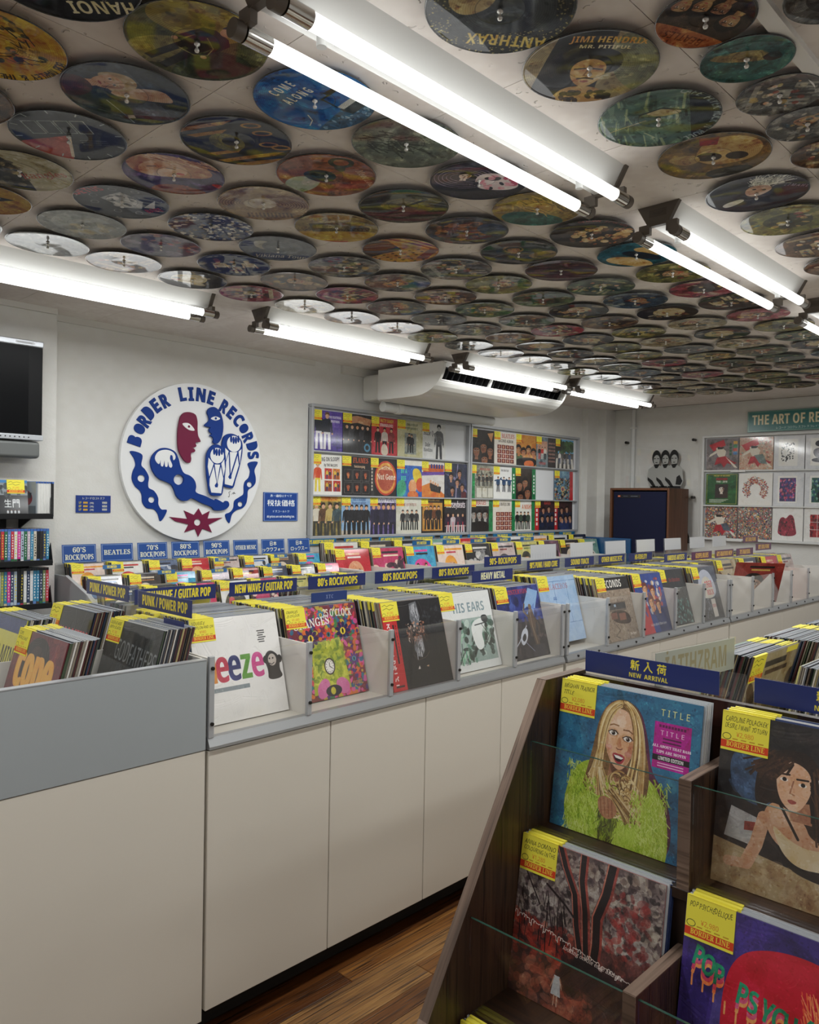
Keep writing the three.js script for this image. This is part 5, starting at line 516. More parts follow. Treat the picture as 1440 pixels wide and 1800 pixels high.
// ---------- round shop emblem on the left wall ----------
const font = await new FontLoader().loadAsync('fonts/droid/droid_sans_bold.typeface.json');
{
  const RAD = .487, t = thing('round_emblem', 'big round white wall emblem with blue and crimson cutouts and shop name lettering', 'sign', [X0 + .003, EYE + .214, -2.598], Math.PI / 2);
  const xy = (px, py) => [(px - 720) / 648 * RAD, -(py - 785) / 702 * RAD];
  const pts = (a) => { const o = []; for (let i = 0; i < a.length; i += 2) o.push(new THREE.Vector2(...xy(a[i], a[i + 1]))); return o; };
  const smooth = (a, n = 6) => { const c = new THREE.CatmullRomCurve3(pts(a).map((v) => new THREE.Vector3(v.x, v.y, 0)), true, 'centripetal'); return c.getPoints(a.length / 2 * n).map((v) => new THREE.Vector2(v.x, v.y)); };
  const hole = (x, y, r) => { const [a, b] = xy(x, y), p = new THREE.Path(); p.absellipse(a, b, r / 648 * RAD, r / 702 * RAD, 0, 6.2832, true); return p; };
  const cut = (name, points, mat, z, d, holes = [], label, parent = t) => { const s = new THREE.Shape(points); s.holes = holes; const g = new THREE.ExtrudeGeometry(s, { depth: d, bevelEnabled: true, bevelSize: .0012, bevelThickness: .0012, bevelSegments: 1, curveSegments: 24 }).translate(0, 0, z); return part(name, g, mat, parent, label); };
  part('board', new THREE.CylinderGeometry(RAD, RAD, .026, 96).rotateX(Math.PI / 2).translate(0, 0, .016), M.signWhite, t);
  const face0 = .029;
  const eye = (p, a, k, parent, lab) => { cut('eye', smooth(a, 5), M.signWhite, face0 + .0165, .001, [], lab, parent); const [x, y] = xy(...k); part('pupil', cyl(.0075, .002, 20).rotateX(Math.PI / 2).translate(x, y, face0 + .0195), p, parent); };
  const f1 = cut('crimson_face', smooth([600, 355, 650, 346, 700, 362, 718, 410, 721, 500, 728, 548, 750, 597, 714, 604, 704, 614, 712, 640, 694, 652, 674, 656, 694, 668, 702, 682, 692, 694, 668, 702, 662, 722, 666, 760, 655, 790, 620, 785, 580, 740, 552, 680, 544, 560, 552, 460, 570, 390]), M.crimson, face0 + .006, .01);
  eye(M.crimson, [583, 453, 640, 446, 692, 501, 640, 500], [640, 472], f1);
  const f2 = cut('blue_face', smooth([812, 330, 830, 292, 875, 276, 920, 300, 950, 350, 966, 430, 962, 500, 945, 560, 915, 600, 885, 606, 870, 590, 876, 570, 862, 545, 840, 537, 858, 520, 836, 502, 832, 480, 845, 465, 788, 450, 830, 402, 826, 365]), M.blue, face0 + .006, .01);
  eye(M.blue, [846, 382, 888, 360, 932, 375, 890, 395], [890, 377], f2);
  const gt = cut('guitar', smooth([310, 800, 330, 740, 390, 685, 450, 677, 520, 705, 550, 760, 570, 830, 600, 885, 660, 910, 700, 950, 714, 1000, 710, 1048, 800, 1085, 896, 1122, 904, 1112, 940, 1126, 982, 1144, 1000, 1128, 1025, 1135, 1033, 1165, 1010, 1195, 960, 1212, 885, 1208, 868, 1186, 770, 1148, 672, 1106, 630, 1128, 580, 1125, 540, 1090, 515, 1030, 490, 990, 440, 965, 380, 940, 330, 880]), M.blue, face0 + .006, .012, [hole(556, 945, 46)]);
  cut('hand', smooth([345, 768, 370, 715, 440, 692, 500, 710, 520, 740, 518, 765, 505, 775, 496, 738, 480, 732, 472, 765, 494, 825, 485, 842, 470, 835, 456, 785, 450, 835, 435, 835, 426, 780, 412, 835, 398, 830, 393, 775, 380, 815, 362, 805], 5), M.signWhite, face0 + .0185, .001, [], null, gt);
  const drum = (name, outline, head, panels, scallops, z) => { const d = cut(name, smooth(outline), M.blue, z, .01); const [hx, hy] = xy(head[0], head[1]); part('drum_head', cyl(head[2] / 675 * RAD, .0016, 36).rotateX(Math.PI / 2).translate(hx, hy, z + .0115), M.signWhite, d); for (const p of panels) cut('drum_stripe', pts(p), M.signWhite, z + .0108, .0008, [], null, d); for (const [x, y] of scallops) { const [a, b] = xy(x, y); part('finger', new THREE.SphereGeometry(1, 12, 8).scale(.009, .024, .003).translate(a, b, z + .0125), M.blue, d); } };
  drum('drum', [960, 600, 985, 530, 1040, 504, 1110, 520, 1155, 570, 1162, 660, 1137, 800, 1100, 920, 1072, 1003, 1030, 1003, 985, 985, 975, 800], [1075, 595, 72], [[990, 640, 1022, 668, 992, 770], [1037, 674, 1108, 672, 1046, 870], [1124, 664, 1152, 640, 1136, 770], [990, 800, 1023, 695, 1034, 880, 1020, 905, 1035, 926, 1057, 920, 1056, 892, 1113, 706, 1126, 790, 1064, 985, 990, 970]], [[1046, 552], [1070, 562], [1094, 560], [1118, 548]], face0 + .004);
  drum('drum', [806, 700, 840, 640, 885, 614, 940, 630, 977, 690, 988, 780, 968, 980, 949, 1072, 900, 1079, 845, 1069, 815, 950, 799, 800], [901, 715, 68], [[820, 740, 866, 790, 829, 905, 814, 820], [880, 797, 928, 797, 903, 955], [944, 787, 970, 748, 978, 830, 966, 895], [834, 930, 869, 818, 897, 960, 879, 985, 885, 1006, 911, 1006, 917, 980, 909, 960, 938, 818, 962, 920, 944, 1056, 851, 1051, 833, 985]], [[872, 676], [895, 684], [920, 684], [945, 672]], face0 + .0165);
  cut('ribbon', smooth([147, 722, 245, 745, 240, 835, 270, 868, 303, 930, 298, 990, 304, 1024, 350, 1050, 385, 1108, 388, 1165, 415, 1208, 462, 1214, 408, 1308, 385, 1245, 350, 1205, 290, 1195, 255, 1150, 248, 1085, 232, 1050, 190, 1010, 165, 950, 172, 890, 193, 835, 180, 780]), M.blue, face0, .005, [hole(240, 945, 30), hole(328, 1125, 26)]);
  cut('ribbon', smooth([1232, 770, 1330, 752, 1298, 830, 1312, 900, 1310, 950, 1285, 985, 1236, 1020, 1228, 1090, 1215, 1150, 1180, 1190, 1120, 1210, 1075, 1250, 1048, 1330, 1010, 1255, 1060, 1230, 1090, 1190, 1100, 1125, 1150, 1090, 1190, 1060, 1193, 980, 1205, 940, 1240, 905, 1255, 840]), M.blue, face0, .005, [hole(1248, 967, 26), hole(1155, 1155, 24)]);
  cut('star', pts([490, 1273, 650, 1292, 618, 1218, 710, 1258, 752, 1200, 785, 1258, 855, 1222, 835, 1290, 978, 1282, 845, 1345, 878, 1413, 788, 1378, 750, 1450, 720, 1378, 625, 1408, 662, 1340, 540, 1310]), M.crimson, face0, .005, [hole(740, 1322, 30)]);
  for (const [ch, x, y, s] of [['B', 185, 628], ['O', 222, 527], ['R', 262, 455], ['D', 297, 382], ['E', 357, 316], ['R', 434, 266], ['L', 590, 190], ['I', 668, 180], ['N', 760, 178], ['E', 858, 193], ['R', 985, 258], ['E', 1058, 306], ['C', 1130, 370], ['O', 1185, 442], ['R', 1228, 524], ['D', 1274, 604], ['S', 1286, 688]]) {
    const [a, b] = xy(x, y), an = Math.atan2(a, b), sh = font.generateShapes(ch, .082); if ('BDO'.includes(ch)) sh.forEach((q) => { q.holes = []; });
    const g = new THREE.ExtrudeGeometry(sh, { depth: .005, bevelEnabled: true, bevelSize: .0028, bevelThickness: .001, bevelSegments: 1, curveSegments: 8 }); g.computeBoundingBox(); const c = g.boundingBox.getCenter(new THREE.Vector3()); g.translate(-c.x, -c.y, 0); g.scale(ch === 'O' ? .7 : ch === 'R' || ch === 'D' ? .76 : .86, ch === 'O' ? .78 : .98, 1).rotateZ(-an).translate(a, b, face0); part('letter', g, M.blue, t);
  }
  const sig = (a) => new THREE.TubeGeometry(new THREE.CatmullRomCurve3(pts(a).map((v) => new THREE.Vector3(v.x, v.y, face0))), 16, .0018, 5);
  part('signature', join([sig([1062, 1038, 1045, 1045, 1050, 1065, 1046, 1090, 1036, 1084]), sig([1068, 1062, 1072, 1064]), sig([1090, 1048, 1080, 1056, 1092, 1060, 1096, 1040, 1100, 1058, 1112, 1052])]), M.black, t);
}

// ---------- record sleeves ----------
const ORDN = ["first", "second", "third", "fourth", "fifth", "sixth", "seventh", "eighth", "ninth", "tenth"];
const LP = .313, TH = .0036;
const geoCache = {};
const cellOf = (k) => { for (const n of ['hero', 'mid', 'small']) if (FRONT[n].cells[k]) return [FRONT[n].cells[k], MAT[n]]; throw new Error('no print ' + k); };
function tagGeo(id, w = .083, h = .068) { const key = `t${id},${w}`; return geoCache[key] ??= join([printBox(w, h, .0008, tags.cells['t' + id], [.9, .95]).translate(0, -h / 2, TH / 2 + .0008), printBox(w, .001, TH + .0026, tags.cells['t' + id], [.9, .95]).translate(0, .0006, .0002)]); }
function sleeve(pos, ry, lean, key, label, group, o = {}) {
  const s = o.size ?? LP, w = o.w ?? s, t = thing('record_sleeve', label, 'record sleeve', pos, ry, group); t.rotation.x = -lean; if (o.roll) t.rotation.z = o.roll;
  const [cell, mat] = cellOf(key), gk = `${key},${s},${w}`; part('cover', geoCache[gk] ??= printBox(w, s, TH, cell).translate(0, s / 2, 0), mat, t);
  if (o.tag !== null) { const k = o.tagScale ?? s / LP, m = part('price_tag', tagGeo(o.tag ?? 8), TAG_M, t); m.scale.set(k, k, 1); m.position.set(-w / 2 + .0425 * k + (o.tagX ?? 0), s + .0004, 0); }
  return t;
}
const EDGE = ['#2a2a30', '#3a3c44', '#5a4a3c', '#8a8072', '#c8c0b0', '#23324a', '#5a2c2c', '#16171a', '#6a6c70', '#b8a878', '#44503c', '#d8d4cc'].map((k) => std(k, .6));
const backGeo = new THREE.BoxGeometry(LP, LP, .0031).translate(0, LP / 2, 0), FLAT = .27, backTag = join([box(-.0415, .0415, -.03, .0006, -TH / 2 - .0004, TH / 2 + .0004), box(-.0415, .0415, -.0004, .0004, -.0022, .0022).rotateX(FLAT).translate(0, .0016, 0)]), bagTopGeo = box(-LP / 2, LP / 2, -.0003, .0003, -.0021, .0021).rotateX(FLAT).translate(0, LP + .0007, 0);
const stuffS = [], stuffT = [], stuffC = [], R7 = rng(77);
const tmp = new THREE.Object3D(); tmp.rotation.order = 'YXZ';
// sleeves packed behind a front one; single = build each by itself
function pack(pos, ry, lean, n, gap, single, label, group, size = LP) {
  const nx = Math.sin(ry), nz = Math.cos(ry), k = size / LP;
  for (let i = 1; i <= n; i++) {
    const d = -gap * i, side = (R7() - .5) * .007, up = (R7() - .5) * .004, p = [pos[0] + nx * d + nz * side, pos[1] + up, pos[2] + nz * d - nx * side], e = EDGE[R7() * EDGE.length | 0], tagged = R7() < .88, ln = lean + (R7() - .5) * .01;
    if (single) {
      const t = thing('record_sleeve', label, 'record sleeve', p, ry, group); t.rotation.x = -ln; part('cover', backGeo, [e, e, M.bagTop, M.bagTop, e, e], t); part('outer_bag', bagTopGeo, M.bagTop, t);
      if (tagged) { const m = part('price_tag', backTag, M.tagTop, t); m.position.set(-LP / 2 + .044 + (R7() - .5) * .008, LP, 0); }
    } else {
      tmp.position.set(...p); tmp.rotation.set(-ln, ry, 0); tmp.scale.set(k, k, 1); tmp.updateMatrix(); stuffS.push(tmp.matrix.clone()); stuffC.push(e.color);
      if (tagged) { tmp.translateX((-LP / 2 + .044 + (R7() - .5) * .008) * k); tmp.translateY(LP * k); tmp.updateMatrix(); stuffT.push(tmp.matrix.clone()); }
    }
  }
}
function signPlate(key, w, h, pos, ry, label, group, o = {}) { // flat sign in a clear holder
  const t = thing('genre_sign', label, 'sign', pos, ry, group); if (o.lean) t.rotation.x = -o.lean;
  part('sign_face', printBox(w, h, .0022, signs.cells[key], [.02, .5]).translate(0, h / 2, 0), SIGN_M, t);
  if (o.holder) part('clear_holder', box(-w / 2 - .012, w / 2 + .012, -o.holder, h + .002, -.0045, -.0018), M.acrylic, t);
  return t;
}

// ---------- left wall: notices, screen, air conditioner ----------
{
  const a = thing('notice_sign', 'small dark blue notice with yellow price lines on the left wall', 'sign', [X0 + .002, EYE - .1, -1.968], Math.PI / 2); part('plate', printBox(.2, .097, .004, signs.cells.notice).translate(0, .049, .002), SIGN_M, a);
  const b = thing('notice_sign', 'bright blue tax notice with big white characters beside the round emblem', 'sign', [X0 + .002, EYE - .155, -3.275], Math.PI / 2); part('plate', printBox(.29, .195, .005, signs.cells.tax).translate(0, .0975, .003), SIGN_M, b);
}
{
  const t = thing('television', 'black flat television with silver trim mounted high on the left wall', 'television', [-4.27, EYE + .18, -1.565]);
  part('frame', rbox(.03, .13, .1, .585, -.02, .95, .008), M.tvFrame, t); part('screen', box(.128, .132, .125, .55, .05, .93), M.tvScreen, t);
  part('top_trim', rbox(.028, .135, .56, .592, -.022, .95, .006), M.silver, t); const b = part('control_strip', rbox(.028, .137, .09, .118, -.022, .95, .004), M.silver, t);
  for (let i = 0; i < 8; i++) part('button', cyl(.003, .003, 10).rotateZ(Math.PI / 2).translate(.138, .104, .05 + i * .022), M.black, b);
  part('speaker_bar', rbox(.03, .128, 0, .086, -.012, .95, .018), M.greyPlastic, t); part('wall_bracket', rbox(0, .04, .2, .42, .2, .7, .006), M.blackMetal, t);
  const q = signs.cells.tvmark, m = part('maker_mark', new THREE.PlaneGeometry(.09, .012), SIGN_M, t), uv = m.geometry.attributes.uv; for (let i = 0; i < 4; i++) uv.setXY(i, q.u0 + uv.getX(i) * (q.u1 - q.u0), q.v0 + uv.getY(i) * (q.v1 - q.v0)); m.rotation.y = Math.PI / 2; m.position.set(.1357, .576, .07);
}
{
  const t = thing('air_conditioner', 'wide white curved air conditioner hung below the ceiling', 'air conditioner', [0, EYE, 0]);
  const prof = []; const P0 = [[-4.15, .725], [-3.93, .722], [-3.78, .724]]; P0.forEach((p) => prof.push(p)); for (let i = 1; i <= 10; i++) { const a = i / 10 * Math.PI / 2; prof.push([-3.78 + Math.sin(a) * .265, .724 + (1 - Math.cos(a)) * .2]); } prof.push([-3.53, .936], [-4.15, .94]);
  const za = -3.965, zb = -5.42;
  part('side_panel', prism(prof, 'z', za, za + .022), M.acWhite, t); part('side_panel', prism(prof, 'z', zb - .022, zb), M.acWhite, t);
  // curved shell with the air outlet left open
  const bar = (a, b, th = .012) => { const dx = b[0] - a[0], dy = b[1] - a[1], l = Math.hypot(dx, dy), nx = -dy / l * th, ny = dx / l * th; return prism([a, b, [b[0] + nx, b[1] + ny], [a[0] + nx, a[1] + ny]], 'z', zb, za); };
  const low = prof.slice(0, 9), shell = []; for (let i = 0; i + 1 < low.length; i++) shell.push(bar(low[i], low[i + 1])); part('curved_shell', join(shell), M.acWhite, t);
  part('top_shell', box(-4.15, -3.53, .93, .945, zb, za), M.acWhite, t); part('back_shell', box(-4.16, -4.148, .72, .945, zb, za), M.acWhite, t);
  const e = prof[12], s = prof[8]; part('outlet_back', bar([s[0] - .07, s[1] + .02], [e[0] - .08, e[1]], .01), M.acDark, t); part('outlet_frame', bar([s[0] - .006, s[1] - .004], [s[0] + .012, s[1] + .012], .008), M.white, t); part('outlet_lip', bar([e[0] - .02, e[1] - .02], [e[0] + .004, e[1] + .006], .008), M.white, t);
  for (let i = 0; i < 22; i++) { const z = za - .05 - i * .0645; part('vane', prism([[s[0] - .05, s[1] + .02], [s[0] - .006, s[1] + .012], [e[0] - .012, e[1] - .03], [e[0] - .06, e[1] - .02]], 'z', z - .002, z + .002), M.black, t); }
  for (const f of [.36, .68]) { const z = za + (zb - za) * f; part('outlet_strut', prism([[s[0] - .03, s[1] + .01], [s[0] + .004, s[1] + .006], [e[0] - .002, e[1] - .02], [e[0] - .03, e[1] - .02]], 'z', z - .008, z + .008), M.white, t); }
  part('wall_housing', rbox(X0, -4.15, .74, .93, zb + .06, za - .05, .02), M.acWhite, t); const pp = part('drain_pipe', cyl(.038, 1.3, 20).rotateX(Math.PI / 2).translate(-4.2, .69, (za + zb) / 2), M.whiteSatin, t); part('pipe_joint', cyl(.044, .05, 20).rotateX(Math.PI / 2).translate(-4.2, .69, -4.2), M.white, pp);
}

// ---------- left wall board with sleeves ----------
{
  const cols = (n, z0, w) => Array.from({ length: n }, (_, i) => z0 - w * (i + .5));
  const panel = (z0, z1, label) => {
    const t = thing('wall_board', label, 'display board', [X0, EYE, 0]); const y0 = -.285, y1 = .672, f = .022;
    part('back', box(.001, .012, y0, y1, z1, z0), M.boardBack, t);
    for (const [a, b, c, d] of [[y0, y0 + f, z1, z0], [y1 - f, y1, z1, z0], [y0 + f, y1 - f, z0 - f, z0], [y0 + f, y1 - f, z1, z1 + f]]) part('frame', rbox(.001, .05, a, b, c, d, .004), M.alu2, t);
    for (const y of [.345, .03]) { part('shelf_rail', rbox(.012, .045, y - .012, y, z1 + f, z0 - f, .003), M.alu2, t); } return t;
  };
  panel(-3.502, -5.245, 'grey framed wall board of three rows, nearer of the two'); panel(-5.252, -6.985, 'grey framed wall board of three rows, farther of the two');
  const G = [['l00', 'purple sleeve of two men in white trousers', 'l01', 'charcoal sleeve of a standing group under a tan scroll', 'l02', 'red sleeve of three women performers', 'l03', 'khaki sleeve with a small grey photo of two men', 'l04', 'white sleeve of a singing man in grey'], ['l10', 'white sleeve with four coloured photos and bold black title', 'l11', 'black sleeve with six orange portraits', 'l12', 'black sleeve with an orange round tin print', 'l13', 'blue sleeve with green and yellow shapes', 'l14', 'white sleeve with an orange and purple band photo', 'l15', 'navy sleeve of faces split by pale rays'], ['l20', 'leafy brown sleeve of four men under yellow strip', 'l21', 'light blue sleeve of five men in black', 'l22', 'purple sleeve of five men in dark suits', 'l23', 'cream sleeve with four small figures', 'l24', 'orange and black sleeve of four dancers', 'l25', 'black sleeve with large pink lettering and striped figures']];
  const G2 = [['m00', 'dark brown sleeve of four long haired faces', 'm01', 'cream sleeve with a grid of red photos, top row', 'm02', 'orange sleeve of four faces', 'm03', 'grey sleeve of a street photo and text column', 'm04', 'sleeve of trees, blue sky and a white striped road'], ['m10', 'grey sleeve with a green left strip', 'm11', 'white sleeve of three small blue figures and green strip', 'm12', 'brown sleeve of faces with a green right strip', null, '', 'm14', 'colourful crowd sleeve with a red right strip'], ['m20', 'black sleeve of three pale faces under white band, green strip', 'm21', 'cream sleeve with a grid of red photos and green strip', 'm22', 'white sleeve of a dark group with orange letters', 'm23', 'navy group sleeve with red left strip and red title', 'm24', 'navy group sleeve with red left strip, last of the bottom row']];
  const put = (g, n, z0, pitch) => g.forEach((row_, j) => { const y = EYE + [.345, .03, -.263][j]; for (let i = 0; i * 2 < row_.length; i++) if (row_[i * 2]) sleeve([X0 + .03 + (i % 2) * .004, y + .001, z0 - pitch * (i + .5)], Math.PI / 2, .02, row_[i * 2], row_[i * 2 + 1] + ' on the wall board', 'sleeves on the left wall boards', { size: .288, w: pitch + .004, tagScale: 1.05 }); });
  put(G, 6, -3.522, .283); put(G2, 5, -5.272, .325);
}
// ---------- back wall ----------
{
  const t = thing('wall_board', 'white framed board of art prints on the back wall', 'display board', [-3.28, EYE, Z0]); const w = 3.2, y0 = -.325, y1 = .675, f = .022;
  part('back', box(0, w, y0, y1, .001, .012), M.boardBack, t); for (const [a, b, c, d] of [[0, w, y0, y0 + f], [0, w, y1 - f, y1], [0, f, y0 + f, y1 - f], [w - f, w, y0 + f, y1 - f]]) part('frame', rbox(a, b, c, d, .001, .05, .004), M.whiteSatin, t);
  for (const y of [.342, .01]) part('shelf_rail', rbox(f, w - f, y - .014, y, .012, .045, .003), M.whiteSatin, t);
  const N = [['b00', 'grey sleeve of a falling figure with a red flag', 'b01', 'pink beige sleeve of the same falling figure on a busy ground', 'b02', 'white print with a small black and white drawing', 'b03', 'white print with a grey machine drawing'], ['b10', 'dark green sleeve with a framed portrait and yellow heading', 'b11', 'white sleeve with a speckled red ring', 'b12', 'white print with a purple photo', 'b13', 'white print with a green photo of a hatted figure'], ['b20', 'multicoloured mosaic sleeve with a falling figure', 'b21', 'multicoloured mosaic sleeve without a figure', 'b22', 'white print with a crimson pair of figures', 'b23', 'white print with a red gridded square']];
  N.forEach((r, j) => { for (let i = 0; i < 4; i++) sleeve([-3.25 + [.16, .475, .765, 1.035][i], EYE + [.343, .011, -.302][j], Z0 + .03], 0, .02, r[i * 2], r[i * 2 + 1] + ' on the back wall', 'prints on the back wall board', { size: .3, w: i < 2 ? .305 : .262, tag: null }); });
  for (const [x, y] of [[-2.93, .334], [-2.95, -.318]]) tag(part('label_strip', rbox(x - .07, x + .07, EYE + y - .012, EYE + y + .006, Z0 + .05, Z0 + .054, .001), M.white), `narrow white paper label on the ${y > 0 ? 'upper rail' : 'bottom frame'} of the back wall board`, 'label');
  const s = thing('art_sign', 'green sign reading THE ART OF RE above the back wall board', 'sign', [-2.86, EYE + .69, Z0 + .02]); part('sign_face', printBox(1.36, .19, .012, signs.cells.art, [.1, .05]).translate(.68, .095, 0), SIGN_M, s);
}
{ // clear poster on stand-offs: three plain black figures
  const t = thing('acrylic_poster', 'clear wall panel printed with three black and grey standing men', 'poster', [-3.72, EYE - .42, Z0 + .06]); part('panel', box(-.42, .42, 0, 1.12, -.003, .003), M.acrylic, t);
  for (const [x, y] of [[-.36, 1.06], [.36, 1.06], [.36, .5]]) part('standoff', cyl(.014, .05, 16).rotateX(Math.PI / 2).translate(x, y, -.012), M.screw, t);
  const ink = std('#141414', .6), mid_ = std('#a9aaa6', .6), sh = (p, m, z, name) => { const s = new THREE.Shape(p.map(([a, b]) => new THREE.Vector2(a, b))); return part(name, new THREE.ExtrudeGeometry(s, { depth: .0012, bevelEnabled: false }).translate(0, 0, z), m, t); };
  const ell = (cx, cy, rx, ry) => Array.from({ length: 20 }, (_, i) => [cx + rx * Math.cos(i * .3142), cy + ry * Math.sin(i * .3142)]);
  [-.02, .075, .17].forEach((x, i) => { const z = .004 + i * .004; sh(ell(x, .895, .046, .075), ink, z, 'hair'); sh(ell(x + .003, .87, .034, .052), mid_, z + .0013, 'face'); sh([[x - .026, .88], [x - .006, .882], [x - .006, .888], [x - .026, .889]], ink, z + .0026, 'eye'); sh([[x + .008, .882], [x + .028, .88], [x + .028, .888], [x + .008, .888]], ink, z + .0026, 'eye'); sh([[x - .01, .842], [x + .014, .842], [x + .01, .849], [x - .008, .849]], ink, z + .0026, 'mouth'); sh([[x - .03, .826], [x + .035, .83], [x + .012, .79], [x - .012, .79]], ink, z + .0013, 'collar');
    sh([[x - .03, .815], [x + .04, .815], [x + .085, .78], [x + .1, .66], [x + .07, .6], [x - .065, .6], [x - .1, .68], [x - .085, .78]], mid_, z - .0013, 'shirt'); sh([[x - .09, .7], [x - .04, .665], [x + .0, .6], [x - .03, .6], [x - .09, .67]], ink, z, 'fold'); sh([[x + .03, .7], [x + .06, .72], [x + .09, .66], [x + .07, .62], [x + .02, .625]], ink, z, 'fold'); sh([[x - .06, .565], [x + .07, .565], [x + .07, .61], [x - .06, .61]], ink, z, 'belt'); });
  sh([[.1, .57], [.235, .57], [.27, .4], [.3, .22], [.36, .05], [.27, .05], [.2, .3], [.12, .05], [.06, .05], [.1, .3]], ink, .004, 'trousers');
}
{
  const t = thing('speaker_cabinet', 'large wooden stereo speaker with a dark blue grille in the far corner', 'speaker', [-4.0, 0, -7.0]);
  const w = .62, h = EYE + .16, d = .4, m = .022; part('stand', rbox(.02, w - .02, 0, .72, -.38, -.02, .01), M.black, t); const y0 = .72;
  part('side', rbox(0, m, y0, h, -d, .01), M.spk, t); part('side', rbox(w - m, w, y0, h, -d, .01), M.spk, t); part('top', rbox(m, w - m, h - m, h, -d, .01), M.spk, t); part('bottom', rbox(m, w - m, y0, y0 + m, -d, .01), M.spk, t); part('back', box(m, w - m, y0 + m, h - m, -d, -d + m), M.spk, t);
  part('grille', rbox(m + .012, w - m - .012, y0 + m + .01, h - m - .012, -.03, .002, .01), M.grille, t); part('badge_strip', printBox(.24, .03, .002, signs.cells.spk).translate(.2, h - .08, .004), SIGN_M, t);
}
